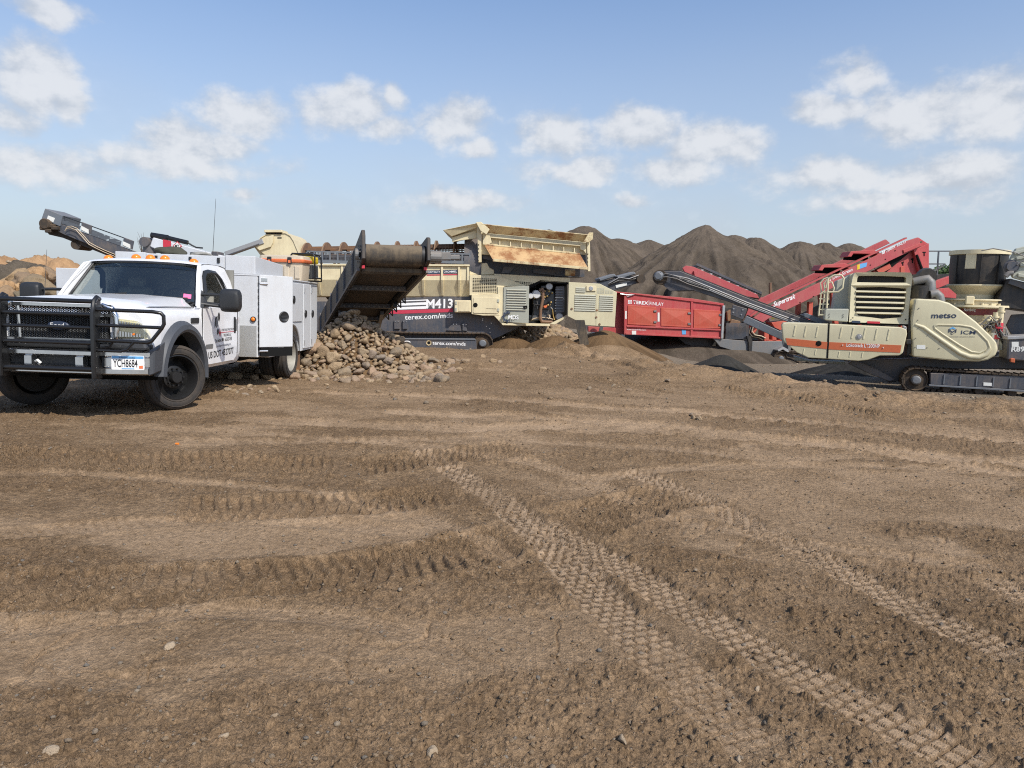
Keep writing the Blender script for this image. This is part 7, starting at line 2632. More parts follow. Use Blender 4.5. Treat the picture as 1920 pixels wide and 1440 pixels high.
m.prism([(c[0] - 0.6 * s_, c[1] + 0.2 * s_), (c[0], c[1] - 0.3 * s_), (c[0] + 0.6 * s_, c[1] + 0.2 * s_), (c[0] + 0.6 * s_, c[1] - 0.15 * s_), (c[0], c[1] - 0.65 * s_), (c[0] - 0.6 * s_, c[1] - 0.15 * s_)], -0.158, -0.15)
m.prism([(c[0] - 0.5 * s_, c[1] - 0.75 * s_), (c[0], c[1] - 1.15 * s_), (c[0] + 0.5 * s_, c[1] - 0.75 * s_), (c[0], c[1] - 0.95 * s_)], -0.158, -0.15)
m.build('emblem', 'text_navy', g_)
m = MB()
m.prism([(c[0] - 0.85 * s_, c[1] + 0.55 * s_), (c[0], c[1] + 1.1 * s_), (c[0] + 0.85 * s_, c[1] + 0.55 * s_), (c[0] + 0.4 * s_, c[1] + 0.35 * s_), (c[0], c[1] + 0.6 * s_), (c[0] - 0.4 * s_, c[1] + 0.35 * s_)], -0.158, -0.15)
m.build('emblem_top', 'plate_blue', g_)
m = MB()
m.prism([(-0.465,1.1),(-0.289,1.108),(-0.28,1.009),(-0.457,1.012)], -0.156, -0.151)
m.build('label', 'label_white', g_)
bolts(g_, [(-0.491,1.959),(-0.49,1.685),(-0.464,1.5),(-0.499,1.261),(-0.492,1.048),(-0.249,1.047),(-0.253,1.346),(0,1.196),(0.002,1.047),(0.263,1.035),(0.539,0.938)], -0.15, 0.012, 'grey_steel')
m = MB()
m.prism([(-0.662,1.677),(-0.573,1.68),(-0.532,0.926),(-0.635,0.819)], -0.05, 0.4)
m.prism([(-0.703,1.217),(-0.604,1.234),(-0.595,1.121),(-0.694,1.117)], -0.25, 0.0)
m.build('guard_bracket', 'crusher_dark', MP, bevel=0.01)
# ducts between power unit and crusher
m = MB()
p = [(-0.545,2.593),(-0.366,2.634),(-0.255,2.661),(-0.18,2.574),(-0.152,2.383)]
m.tube([(x, 0.6, z) for x, z in p], [0.09, 0.1, 0.11, 0.12, 0.12], 14)
p = [(-0.163,2.293),(-0.042,2.321),(0.032,2.247),(0.065,2.121)]
m.tube([(x, 0.5, z) for x, z in p], 0.10, 12)
dk = m.build('air_duct', 'grey_steel', MP, smooth=50)
m = MB()
a = (-0.341,2.341)
m.cyl((a[0], 0.7, a[1] - 0.15), (a[0], 0.7, a[1] + 0.16), 0.24, n=20)
a = (-0.224,2.706)
m.lathe([(0.0, 0.7), (0.2, 0.7), (0.24, 0.9), (0.0, 1.1)], (a[0], 0, a[1]), 'y', 18)
m.prism([(-0.467,2.709),(-0.113,2.766),(-0.007,2.196),(-0.421,2.16)], 1.0, 1.3)
m.build('air_cleaner', 'crusher_dark', MP, smooth=35)
# --- cone crusher
cx = (0.963,2.482)[0]
def cz_(px, py):
    return 0
zz = {k: v for k, v in (('top', (0.884,3.348)[1]), ('blk', (0.89,3.284)[1]), ('mid', (0.956,2.56)[1]), ('col', (0.976,2.339)[1]), ('rim', (0.988,2.209)[1]), ('rim2', (1.001,2.066)[1]), ('low', (1.046,1.569)[1]), ('bot', (1.116,0.805)[1]))}
rB, rM, rC = (1.583,3.006)[0] - cx, (1.58,2.571)[0] - cx, (1.38,2.335)[0] - cx
m = MB()
m.lathe([(rB * 1.03, zz['top'] + 0.03), (rB * 1.04, zz['top'] - 0.07), (rB * 0.97, zz['top'] - 0.08), (rB * 0.9, zz['top'] - 0.07), (rB * 0.9, zz['top'] + 0.03)], (cx, 1.4, 0), 'z', 40, True)
cone = m.build('bowl_rim', 'cream', MP, smooth=35)
m = MB()
m.lathe([(rB * 0.98, zz['top'] - 0.05), (rB * 0.985, (zz['blk'] + zz['mid']) / 2), (rB * 0.93, zz['mid'] - 0.01), (rB * 0.88, zz['mid'] - 0.01), (rB * 0.9, zz['top'] - 0.05)], (cx, 1.4, 0), 'z', 40, True)
m.build('bowl_skirt', 'crusher_dark', MP, smooth=50)
for an, w_ in ((-118, 0.11), (-60, 0.02), (-150, 0.02), (-97, 0.012)):
    m = MB()
    aa = R(an)
    for s2 in (0,):
        h0, h1 = (zz['top'] - 0.07, zz['top'] - 0.42) if w_ > 0.05 else (zz['top'] - 0.1, zz['mid'] + 0.02)
        rr = rB * 0.99 + 0.02
        da = w_ / rr
        m._ext([(cx + rr * math.cos(aa + da), 1.4 + rr * math.sin(aa + da), h0), (cx + rr * math.cos(aa - da), 1.4 + rr * math.sin(aa - da), h0), (cx + rr * math.cos(aa - da), 1.4 + rr * math.sin(aa - da), h1), (cx + rr * math.cos(aa + da), 1.4 + rr * math.sin(aa + da), h1)],
               [(cx + (rr - .05) * math.cos(aa + da), 1.4 + (rr - .05) * math.sin(aa + da), h0), (cx + (rr - .05) * math.cos(aa - da), 1.4 + (rr - .05) * math.sin(aa - da), h0), (cx + (rr - .05) * math.cos(aa - da), 1.4 + (rr - .05) * math.sin(aa - da), h1), (cx + (rr - .05) * math.cos(aa + da), 1.4 + (rr - .05) * math.sin(aa + da), h1)])
    m.build('bowl_bracket' if w_ > 0.05 else 'skirt_seam', 'cream' if w_ > 0.05 else 'crusher_dark', MP)
m = MB()
m.lathe([(0.2, zz['mid']), (rM * 1.02, zz['mid']), (rM * 1.03, zz['mid'] - 0.03), (rC * 1.0, zz['col']), (rC * 0.95, zz['col'] - 0.02), (rC * 0.95, zz['rim']), (rM * 1.18, zz['rim']), (rM * 1.2, zz['rim'] - 0.03), (rM * 1.12, zz['rim'] - 0.04), (rM * 1.12, zz['rim2']), (rM * 1.35, zz['rim2']), (rM * 1.36, zz['rim2'] - 0.05), (rM * 1.05, zz['rim2'] - 0.06), (rM * 1.0, zz['low']), (rM * 0.8, zz['bot']), (0.2, zz['bot'])], (cx, 1.4, 0), 'z', 44)
cn = m.build('crusher_frame', 'cream', MP, smooth=30)
m = MB()
rr = rM * 1.03
rg = []
for k in range(13):
    aa = R(-140 + 85 * k / 12)
    rg.append([(cx + (rr + d) * math.cos(aa), 1.4 + (rr + d) * math.sin(aa), z) for d, z in ((0.03, zz['rim2'] - 0.09), (0.03, zz['rim2'] - 0.24), (0.0, zz['rim2'] - 0.24), (0.0, zz['rim2'] - 0.09))])
m.loft(rg, True)
nb = m.build('name_band', 'stripe_dark_red', cn)
p = [(0.614,1.909),(1.034,1.935)]
lettering('Nordberg HP200', p[0], p[1], 0.07, 'label_white', nb, y=1.4 - rr - 0.02, bold=0.008)
m = MB()
for k in range(24):
    aa = 2 * math.pi * k / 24
    q = (cx + rM * 1.18 * math.cos(aa), 1.4 + rM * 1.18 * math.sin(aa))
    m.cyl((q[0], q[1], zz['rim2'] - 0.02), (q[0], q[1], zz['rim2'] + 0.045), 0.03, n=8)
m.build('clamp_bolts', 'cream', cn)
a = (0.686,2.175)
m = MB()
m.box(a[0] - 0.08, a[0] + 0.1, 1.4 - rM * 1.25, 1.4 - rM * 1.1, a[1] - 0.1, a[1] + 0.1)
m.build('adjuster_block', 'cream', cn, bevel=0.02)
rnd = random.Random(3)
for k, (px_, rr, mt) in enumerate((((1.049,1.661), 0.08, 'cream'), ((1.204,1.729), 0.06, 'cream'), ((1.276,1.486), 0.10, 'text_red'), ((1.1,1.541), 0.06, 'cream'), ((1.41,1.238), 0.09, 'khaki_grey'), ((1.304,1.858), 0.06, 'cream'), ((1.222,1.339), 0.07, 'label_white'))):
    m = MB()
    m.cyl((px_[0], 0.45, px_[1] - 0.2), (px_[0], 0.45, px_[1] + 0.18), rr, n=12)
    m.cyl((px_[0], 0.45, px_[1] + 0.05), (px_[0], 0.45, px_[1] + 0.09), rr * 1.35, n=12)
    m.build('accumulator', mt, cn, smooth=40)
for k in range(8):
    m = MB()
    p = [(0.926,1.572),(1.019,1.725),(1.118,1.579),(1.217,1.657),(1.324,1.426),(1.426,1.244)]
    m.tube([(x + rnd.uniform(-.12, .12), 0.35, z + rnd.uniform(-.15, .12)) for x, z in p], 0.016, 6)
    m.build('hose', 'hose_black' if k % 2 else 'grey_steel', cn, smooth=60)
# blue-grey oil tank with lettering at the frame edge
m = MB()
m.prism([(1.36,1.374),(2.362,1.429),(2.424,0.813),(1.39,0.84)], -0.05, 0.6)
ot = m.build('oil_tank', 'slate', MP, bevel=0.03)
m = MB()
m.prism([(1.341,1.374),(2.348,1.477),(2.355,1.406),(1.348,1.302)], -0.08, 0.62)
m.build('tank_lid', 'galvanised', ot, bevel=0.01)
m = MB()
m.prism([(1.44,1.257),(1.573,1.263),(1.584,1.143),(1.451,1.148)], -0.058, -0.052)
m.build('label', 'label_white', ot)
p = [(1.451,1.039),(1.705,1.052)]
lettering('R89', p[0], p[1], 0.11, 'label_white', ot, y=-0.052, bold=0.03)
m = MB()
m.prism([(1.434,0.883),(1.516,0.888),(1.525,0.791),(1.442,0.799)], -0.15, -0.05)
m.build('tie_lug', 'stripe_orange', ot, bevel=0.01)
# feed conveyor head leaning over the bowl
m = MB()
m.prism([(1.389,3.067),(1.436,3.238),(1.496,3.385),(1.647,3.433),(2.556,3.516),(2.684,2.262),(2.159,2.432),(1.777,2.632),(1.507,2.713),(1.419,2.871)], 0.6, 0.72)
fd = m.build('feed_head_plate', 'khaki_grey', MP, bevel=0.015)
m = MB()
a = (1.441,2.97)
m.lathe([(0.0, -0.10), (0.11, -0.10), (0.125, -0.04), (0.16, -0.02), (0.16, 0.0), (0.0, 0.0)], (a[0], 0.6, a[1]), 'y', 22)
m.build('pulley_hub', 'slate', fd, smooth=35)
m = MB()
for q in ([(1.445,3.31),(1.748,3.408),(1.755,3.335),(1.473,3.237)], [(1.498,3.189),(1.963,3.312),(1.97,3.239),(1.526,3.116)], [(1.575,2.824),(2.02,2.732),(2.027,2.66),(1.584,2.738)], [(1.596,3.043),(1.987,3.071),(1.995,2.986),(1.603,2.97)]):
    m.prism(q, 0.55, 0.6)
m.build('plate_rib', 'khaki_grey', fd, bevel=0.012)
m = MB()
p = [(0.788,3.328),(1.017,3.377),(1.211,3.341),(1.479,3.281),(1.749,3.161)]
m.tube([(x, 0.5, z) for x, z in p], 0.014, 6)
p = [(1.516,3.002),(1.601,3.088),(1.752,3.137),(1.95,3.211)]
m.tube([(x, 0.48, z) for x, z in p], 0.02, 6)
p = [(1.331,2.744),(1.387,2.818),(1.471,2.819)]
m.tube([(x, 0.52, z) for x, z in p], 0.06, 8)
m.build('feed_hose', 'grey_steel', fd, smooth=60)
m = MB()
m.prism([(1.421,2.606),(1.487,2.706),(1.835,2.613),(2.545,2.259),(2.582,1.892),(2.058,1.937),(1.281,2.039),(1.307,2.228)], 0.8, 2.0)
m.build('feed_belly', 'crusher_dark', MP, bevel=0.02)
m = MB()
p = [(1.469,2.643),(2.532,2.234)]
m.bar((p[0][0], 0.75, p[0][1]), (p[1][0], 0.75, p[1][1]), 0.1, 0.12)
m.prism([(1.727,1.857),(2.702,1.952),(2.761,1.363),(1.8,1.321),(1.642,1.598)], 1.2, 1.3)
m.build('feed_frame', 'slate', MP)
# --- discharge conveyor reaching left towards the red machine
DC = thing('discharge_conveyor', 'long dark discharge conveyor with shiny rail sloping down to the khaki tank', 'conveyor', (9.97, 16.67, -0.45), (0, 0, -20))
pa, pz = (-6.6,2.617), (-3.007,1.514)
top = [(-6.817,2.729),(-6.718,2.789),(-6.141,2.795),(-5.349,2.492),(-4.092,2.011),(-2.624,1.502),(-2.612,1.337),(-3.001,1.405),(-4.351,1.849),(-5.757,2.27),(-6.299,2.244),(-6.552,2.384),(-6.777,2.497),(-6.856,2.627)]
m = MB()
m.prism(top, 0.9, 1.0)
m.prism(top, 1.75, 1.85)
df = m.build('side_frame', 'slate', DC, bevel=0.015)
m = MB()
p = [(-6.703,2.775),(-6.115,2.753),(-5.381,2.472),(-4.1,1.996),(-2.601,1.463)]
rg = []
for x, z in p:
    rg.append([(x, 0.98, z + 0.02), (x, 1.78, z + 0.02), (x, 1.78, z + 0.05), (x, 0.98, z + 0.05)])
m.loft(rg)
m.build('belt', 'crusher_dark', DC)
for dz, mt, rr in ((0.0, 'galvanised', 0.018), (-0.05, 'galvanised', 0.014), (-0.09, 'slate_light', 0.02)):
    m = MB()
    p = [(-6.315,2.676),(-5.911,2.596),(-5.338,2.377),(-4.358,1.99),(-3.812,1.795),(-3.011,1.517)]
    m.tube([(x, 0.87, z + dz) for x, z in p], rr, 6)
    m.build('hydraulic_pipe', mt, DC, smooth=60)
m = MB()
a = (-6.666,2.615)
m.cyl((a[0], 0.82, a[1]), (a[0], 1.95, a[1]), 0.20, n=24)
m.build('head_drum', 'track_steel', DC, smooth=40)
m = MB()
a = (-6.696,2.644)
m.lathe([(0.0, 0.70), (0.08, 0.70), (0.13, 0.76), (0.15, 0.9), (0.0, 0.9)], (a[0], 0, a[1]), 'y', 18)
for k in range(6):
    an = 2 * math.pi * k / 6
    m.cyl((a[0] + 0.11 * math.cos(an), 0.73, a[1] + 0.11 * math.sin(an)), (a[0] + 0.11 * math.cos(an), 0.80, a[1] + 0.11 * math.sin(an)), 0.02, n=6)
m.build('drum_motor', 'slate_light', DC, smooth=35)
for k in range(3):
    m = MB()
    p = [(-6.625,2.67),(-6.482,2.716),(-6.221,2.647),(-5.903,2.537),(-5.331,2.334)]
    m.tube([(x, 0.80 - 0.02 * k, z - 0.03 * k * (1 + 0.5 * (i % 2))) for i, (x, z) in enumerate(p)], 0.016, 6)
    m.build('hose', 'grey_steel' if k != 1 else 'hose_black', DC, smooth=60)
m = MB()
m.prism([(-6.519,2.442),(-6.356,2.358),(-6.109,2.305),(-6.093,2.262),(-6.379,2.256),(-6.53,2.369)], 0.85, 1.9)
m.build('scraper_guard', 'slate', DC)
m = MB()
m.prism([(-4.701,1.925),(-4.33,1.823),(-4.419,1.525),(-4.752,1.655)], 0.75, 1.9)
jb = m.build('mount_box', 'slate', DC, bevel=0.012)
bolts(jb, [(-4.667,1.813),(-4.436,1.792),(-4.674,1.714),(-4.468,1.664)], 0.75, 0.02)
m = MB()
m.prism([(-4.359,1.639),(-4.249,1.587),(-4.293,1.431),(-4.419,1.511)], 0.76, 1.0)
m.build('mount_bracket', 'rust_steel', jb)
p = [(-4.382,1.553),(-3.373,1.116)]
m = MB()
m.bar((p[0][0], 0.8, p[0][1]), (p[1][0], 0.8, p[1][1]), 0.10, 0.19)
m.bar((p[0][0], 1.7, p[0][1]), (p[1][0], 1.7, p[1][1]), 0.10, 0.19)
m.prism([(-3.488,1.278),(-3.29,1.425),(-3.247,0.801),(-3.382,0.864)], 0.8, 0.95)
m.build('support_arm', 'slate_light', DC, bevel=0.012)
m = MB()
m.prism([(-3.029,1.712),(-2.88,1.758),(-2.324,1.546),(-2.304,1.438),(-2.441,1.433)], 0.7, 0.8)
m.build('tail_skirt', 'slate_light', DC, bevel=0.01)
m = MB()
m.prism([(-3.721,1.616),(-3.64,1.591),(-3.638,1.563),(-3.719,1.588)], 0.89, 0.897)
m.build('label', 'yellow_paint', DC)


# ------------------------------------------------------------------ stone heaps
def rock_variants(n, sub, amp, seed0, mat, fl=(0.55, 0.85)):
    out = []
    r = np.random.default_rng(seed0)
    for k in range(n):
        V, Fc = ico(sub, seed0 + k, amp, (1, r.uniform(0.68, 0.95), r.uniform(*fl)), 1.5)
        me = bpy.data.meshes.new('rock')
        me.from_pydata(V.tolist(), [], Fc.tolist())
        me.shade_smooth()
        me.materials.append(MATS[mat])
        out.append(me)
    return out


HX, HY = -3.55, 15.55


def heap_h(x, y):
    dx, dy = x - HX, y - HY
    h1 = 1.20 - 0.74 * math.hypot(dx * (0.95 if dx > 0 else 1.02), dy * 0.86)
    h2 = 0.40 - 0.42 * math.hypot((dx - 0.6) * 0.92, (dy + 0.5) * 1.0)
    h3 = 0.32 - 0.33 * math.hypot((dx + 0.1) * 0.8, (dy + 1.05) * 1.05)
    return max(h1, h2, h3, 0.0)


def make_heap():
    n = 70
    gx = np.linspace(HX - 2.4, HX + 3.4, n)
    gy = np.linspace(HY - 3.2, HY + 2.2, n)
    V = np.array([(x, y, gh(x, y) + max(heap_h(x, y) - 0.07, -0.06)) for y in gy for x in gx])
    i = np.arange(n - 1)[:, None] * n + np.arange(n - 1)[None, :]
    Fq = np.stack([i, i + 1, i + 1 + n, i + n], -1).reshape(-1, 4)
    o = numpy_mesh('heap_fill', V, Fq, 'loose_brown')
    tag(o, 'dark soil and small stone filling the cobble heap', 'rubble', kind='stuff')
    var = rock_variants(12, 3, 0.22, 100, 'cobble')
    r = random.Random(21)
    placed = []
    tries = 0
    cand = []
    while len(cand) < 760 and tries < 60000:
        tries += 1
        x = HX + r.uniform(-2.0, 2.3)
        y = HY + r.uniform(-2.9, 0.9)
        h = heap_h(x, y)
        if h < 0.015 and r.random() > 0.07:
            continue
        rad = 0.048 + 0.125 * r.random() ** 2.4
        if r.random() < 0.04:
            rad = r.uniform(0.14, 0.19)
        ok = True
        for (a, b, c, q) in cand:
            if (x - a) ** 2 + (y - b) ** 2 + ((h - c) ** 2) < ((rad + q) * 0.72) ** 2:
                ok = False
                break
        if ok:
            cand.append((x, y, h, rad))
    # the big rounded one beside the truck
    cand.append((HX - 0.80, HY - 0.45, 0.45, 0.23))
    cand.sort(key=lambda c: -c[3] + 0.03 * (c[1] - HY))
    main, rest = cand[:299], cand[299:]
    for i, (x, y, h, rad) in enumerate(main):
        o = bpy.data.objects.new('cobble', var[i % 12])
        col.objects.link(o)
        o.location = (x, y, gh(x, y) + h + rad * 0.10)
        o.rotation_euler = (r.uniform(-0.5, 0.5), r.uniform(-0.5, 0.5), r.uniform(0, 6.28))
        o.scale = (rad * r.uniform(0.95, 1.25), rad, rad * r.uniform(0.85, 1.1))
        if rad > 0.22:
            tag(o, 'largest rounded cobble on the heap, next to the truck rear locker', 'rock', 'cobbles in the heap')
        else:
            if h > 0.62:
                zl = 'shaded cobble near the top of the heap under the conveyor head'
            elif x < HX - 0.75:
                zl = 'cobble on the left flank of the heap beside the truck'
            elif x > HX + 1.3:
                zl = 'cobble in the low right tail of the heap before the crawler track'
            elif x > HX + 0.7:
                zl = 'tan cobble on the right slope of the heap'
            elif y < HY - 1.55:
                zl = 'cobble at the front foot of the heap nearest the camera'
            else:
                zl = 'tan cobble on the middle front face of the heap'
            tag(o, zl, 'rock', zl.replace('cobble', 'cobbles', 1))
    Vs, Fs, Ts = [], [], []
    off = 0
    pr = [ico(2, 300 + k, 0.22, (1, 0.85, 0.7), 1.5) for k in range(6)]
    for i, (x, y, h, rad) in enumerate(rest):
        V, Fc = pr[i % 6]
        rot = np.array(Euler((r.uniform(-.5, .5), r.uniform(-.5, .5), r.uniform(0, 6.28))).to_matrix())
        Q = (V * rad) @ rot.T + np.array((x, y, gh(x, y) + h + rad * 0.1))
        Vs.append(Q)
        Fs.append(Fc + off)
        Ts.append(np.full(len(Q), r.random()))
        off += len(Q)
    if Vs:
        o = numpy_mesh('small_cobbles', np.concatenate(Vs), np.concatenate(Fs), 'cobble')
        at = o.data.attributes.new('tone', 'FLOAT', 'POINT')
        at.data.foreach_set('value', np.concatenate(Ts).astype(np.float32))
        tag(o, 'smaller stones filling the gaps of the cobble heap', 'stones', kind='stuff')


make_heap()


def stones_at(pts, var, label, cat, group, r, name='stone', sink=0.3):
    for i, (x, y, rad) in enumerate(pts):
        o = bpy.data.objects.new(name, var[i % len(var)])
        col.objects.link(o)
        o.location = (x, y, float(gh_full([x], [y])[0]) + rad * (0.6 - sink))
        o.rotation_euler = (r.uniform(-.3, .3), r.uniform(-.3, .3), r.uniform(0, 6.28))
        o.scale = (rad * 1.15, rad * 0.9, rad)
        tag(o, label[i] if isinstance(label, list) else label, cat, group)


rr_ = random.Random(9)
pale = rock_variants(8, 3, 0.25, 140, 'pale_rock')
cob2 = rock_variants(8, 3, 0.22, 160, 'cobble')
# loose stones left of the heap, in front of the truck's rear wheel
pts = []
for (x, y) in [(-4.238,10.682),(-4.115,10.531),(-4.188,10.87),(-4.217,11.305),(-4.182,11.444),(-3.776,10.944),(-3.602,10.795),(-3.501,10.993),(-3.757,10.536),(-3.923,10.341),(-3.031,11.593),(-3.143,11.919),(-3.838,11.376),(-4.07,10.952),(-4.373,10.837),(-4.268,11.166)]:
    pts.append((x, y, rr_.uniform(0.03, 0.065)))
stones_at(pts, cob2, 'small tan stone lying on the dirt behind the truck front wheel', 'stone', 'stones beside the truck', rr_)
# stones right of the heap
pts = [(x, y, rd) for (x, y), rd in zip([(-1.256,14.509),(-1.128,14.844),(-1.063,15.514),(-0.452,16.256),(-0.274,15.936),(-0.76,17.956),(-1.052,16.232),(0.666,15.361),(0.904,14.113),(1.33,12.077),(1.823,12.657),(2.981,13.496),(2.444,9.391),(2.496,9.318),(2.459,9.599),(2.038,12.203),(1.541,15.785)], (0.10, 0.07, 0.09, 0.11, 0.08, 0.09, 0.08, 0.09, 0.05, 0.06, 0.05, 0.07, 0.05, 0.06, 0.04, 0.05, 0.05))]
stones_at(pts, cob2, 'loose cobble on open ground right of the heap', 'stone', 'stones on open ground', rr_)
# the few larger stones of the foreground, each told apart by its place
fg = [((-1.538,2.238), 0.030, 'pale stone in the bottom left corner of the dirt'), ((-1.494,2.982), 0.030, 'flat pale stone on packed dirt left of centre'), ((-0.247,2.289), 0.030, 'tan stone at the bottom edge left of the tyre tracks'),
      ((0.425,2.371), 0.030, 'dark-sided stone at the bottom edge beside the loose clods'), ((-0.856,2.473), 0.018, 'small white chip in the lower left dirt'), ((-0.994,2.346), 0.02, 'thin pale stone near the lower left clods'),
      ((0.82,2.292), 0.022, 'round pale stone at the bottom edge in the tyre track'), ((1.043,2.751), 0.017, 'small tan stone between the tyre tracks'), ((-0.07,3.133), 0.018, 'small grey stone on the cracked mud'), ((2.033,2.701), 0.022, 'tan stone at the lower right edge')]
for (x, y), rd, lb in fg:
    stones_at([(x, y, rd * 0.9)], [pale[rr_.randrange(8)]], lb, 'stone', None, rr_, sink=0.42)
o = MB().lathe([(0.0, 0.0), (0.010, 0.0), (0.011, 0.03), (0.0, 0.032)], (0, 0, 0), 'x', 8).build('plastic_scrap', 'amber')
x, y = (-3.267,6.792)
o.location = (x, y, float(gh_full([x], [y])[0]) + 0.006)
tag(o, 'tiny orange plastic scrap on the dirt in front of the truck wheel', 'scrap')
# rubble along the right crusher track
pts = []
for k in range(46):
    x, y = [(a, b) for a, b in [(9.811,15.482),(9.796,15.162),(9.916,15.027),(10.06,14.899),(10.429,15.111),(10.51,14.897),(10.59,14.689),(10.837,14.802),(10.155,15.958),(9.925,16.179)]][k % 10]
    pts.append((x + rr_.uniform(-0.18, 0.18), y + rr_.uniform(-0.2, 0.15), rr_.uniform(0.03, 0.075)))
stones_at(pts, pale, 'pale broken stone in the row beside the right crusher track', 'stone', 'stones along the crusher track', rr_)
pts = [(*p, rr_.uniform(0.05, 0.09)) for p in [(7.65,16.254),(7.863,16.107),(8.712,16.945),(9.186,15.549),(7.946,14.386),(4.508,15.666)]]
stones_at(pts, pale, 'pale stone on the grey floor below the khaki tank', 'stone', 'stones below the tank', rr_)
pts = [(*p, rr_.uniform(0.06, 0.11)) for p in [(4.35,20.573),(4.522,19.744),(4.908,19.028),(5.096,19.199),(5.146,18.578),(4.975,20.722),(3.809,22.062),(6.602,17.72)]]
stones_at(pts, pale, 'pale stone on the grey floor in front of the red machine', 'stone', 'stones in front of the red machine', rr_)

# second, more distant heap under the engine platform
def far_heap():
    x0, y0 = 0.75, 27.2
    def hh(x, y):
        return max(0.0, 1.15 - 0.50 * math.hypot((x - x0) * 0.80, (y - y0) * 1.1))
    pr = [ico(2, 400 + k, 0.22, (1, 0.85, 0.7), 1.5) for k in range(6)]
    r = random.Random(4)
    Vs, Fs, Ts, off = [], [], [], 0
    n = 40
    for i in range(1500):
        x, y = x0 + r.uniform(-2.9, 2.9), y0 + r.uniform(-2.4, 0.5)
        h = hh(x, y)
        if h <= 0.02:
            continue
        rad = r.uniform(0.08, 0.17)
        V, Fc = pr[i % 6]
        rot = np.array(Euler((r.uniform(-.5, .5), r.uniform(-.5, .5), r.uniform(0, 6.28))).to_matrix())
        Q = (V * rad) @ rot.T + np.array((x, y, gh(x, y) + h - 0.02))
        Vs.append(Q)
        Fs.append(Fc + off)
        Ts.append(np.full(len(Q), r.random()))
        off += len(Q)
    o = numpy_mesh('far_rock_heap', np.concatenate(Vs), np.concatenate(Fs), 'cobble')
    at = o.data.attributes.new('tone', 'FLOAT', 'POINT')
    at.data.foreach_set('value', np.concatenate(Ts).astype(np.float32))
    tag(o, 'brown cobble heap seen under the trommel engine platform', 'rock heap', kind='stuff')


far_heap()


# ------------------------------------------------------------------ stockpiles and far ground
def cone_pile(name, label, x, y, top, mat, slope=0.66, seed=1, gully=0.35, na=260, nr=90, base=-1.3, grp=None, stretch=1.0, flat=0.35):
    H = top - base
    Rb = H / slope * 1.12
    a = np.linspace(0, 2 * math.pi, na, endpoint=False)
    t = np.linspace(0, 1, nr) ** 0.9
    A, Tt = np.meshgrid(a, t)
    rad = Tt * Rb
    ca, sa = np.cos(A), np.sin(A)
    wob = (fb(ca * 1.3 + seed * 7, sa * 1.3 + seed * 3, 3, seed) - 0.5)
    X = rad * ca * stretch * (1 + 0.22 * wob)
    Yy = rad * sa * (1 + 0.22 * wob)
    # rounded tip, straight flanks, spread foot
    prof = H - slope * (np.sqrt(rad ** 2 + flat ** 2 * 4) - flat * 2 * 0.6)
    foot = sst(0.75, 1.0, Tt)
    prof = prof * (1 - foot * 0.25)
    # gullies run downslope and fork towards the foot
    ang = A + 0.10 * (fb(rad * 0.35 + seed, A * 3, 2, seed + 5) - 0.5)
    g1 = np.abs(vn(np.cos(ang) * 7 + seed, np.sin(ang) * 7 + rad * 0.06, seed + 11) - 0.5) * 2
    g2 = np.abs(vn(np.cos(ang) * 19 + seed, np.sin(ang) * 19 + rad * 0.10, seed + 13) - 0.5) * 2
    g3 = vn(np.cos(ang) * 48, np.sin(ang) * 48 + rad * 0.2, seed + 17)
    dep = sst(0.04, 0.5, Tt)
    patch = sst(0.3, 0.62, fb(X * 0.25 + seed, Yy * 0.25, 3, seed + 23))
    slump = np.floor(fb(A * 2.2, rad * 0.32 + seed, 2, seed + 29) * 6) / 6
    Z = prof + dep * gully * (0.25 + 0.9 * patch) * ((np.sqrt(g1) - 0.6) * 0.9 + (np.sqrt(g2) - 0.6) * 0.55 + (g3 - 0.5) * 0.3) + dep * (slump - 0.5) * gully
    Z = Z + (fb(X * 0.9, Yy * 0.9, 4, seed + 19, 0.65) - 0.5) * min(0.42, gully * 0.9)
    Z = np.maximum(base - 0.4, base + np.minimum(Z, H + 0.1))
    V = np.stack([X.ravel() + x, Yy.ravel() + y, Z.ravel()], 1)
    i = np.arange(nr - 1)[:, None] * na + np.arange(na)[None, :]
    j = np.arange(nr - 1)[:, None] * na + (np.arange(na)[None, :] + 1) % na
    Fq = np.stack([i, j, j + na, i + na], -1).reshape(-1, 4)
    o = numpy_mesh(name, V, Fq, mat)
    at = o.data.attributes.new('dark_tone', 'FLOAT', 'POINT')
    dm = sst(0.45, 0.1, g1) * 0.6 + sst(0.4, 0.1, g2) * 0.5 * patch
    at.data.foreach_set('value', np.clip(dm * dep * 1.35, 0, 1).astype(np.float32).ravel())
    tag(o, label, 'gravel pile', grp)
    return o


G_ = 'dark gravel stockpiles on the skyline'
px = (13.565,6.943)
cone_pile('gravel_stockpile', 'tallest dark gravel pile on the skyline, right of centre', px[0], 52, px[1], 'dark_gravel', 0.64, 2, 1.2, grp=G_)
px = (5.219,7.169)
cone_pile('gravel_stockpile', 'dark gravel pile peeking up right behind the rusty hopper', px[0], 56, px[1], 'dark_gravel', 0.68, 3, 1.1, grp=G_)
px = (8.551,6.553)
cone_pile('gravel_stockpile', 'low dark gravel shoulder between the two tallest piles', px[0], 60, px[1], 'dark_gravel', 0.6, 4, 0.4, grp=G_, stretch=1.15)
px = (11.399,6.69)
cone_pile('gravel_stockpile', 'small dark gravel hump just left of the tallest pile', px[0], 62, px[1], 'dark_gravel', 0.6, 9, 0.4, grp=G_)
px = (17.562,6.905)
cone_pile('gravel_stockpile', 'dark gravel pile just right of the tallest one', px[0], 58, px[1], 'dark_gravel', 0.6, 5, 0.7, grp=G_)
px = (18.864,6.687)
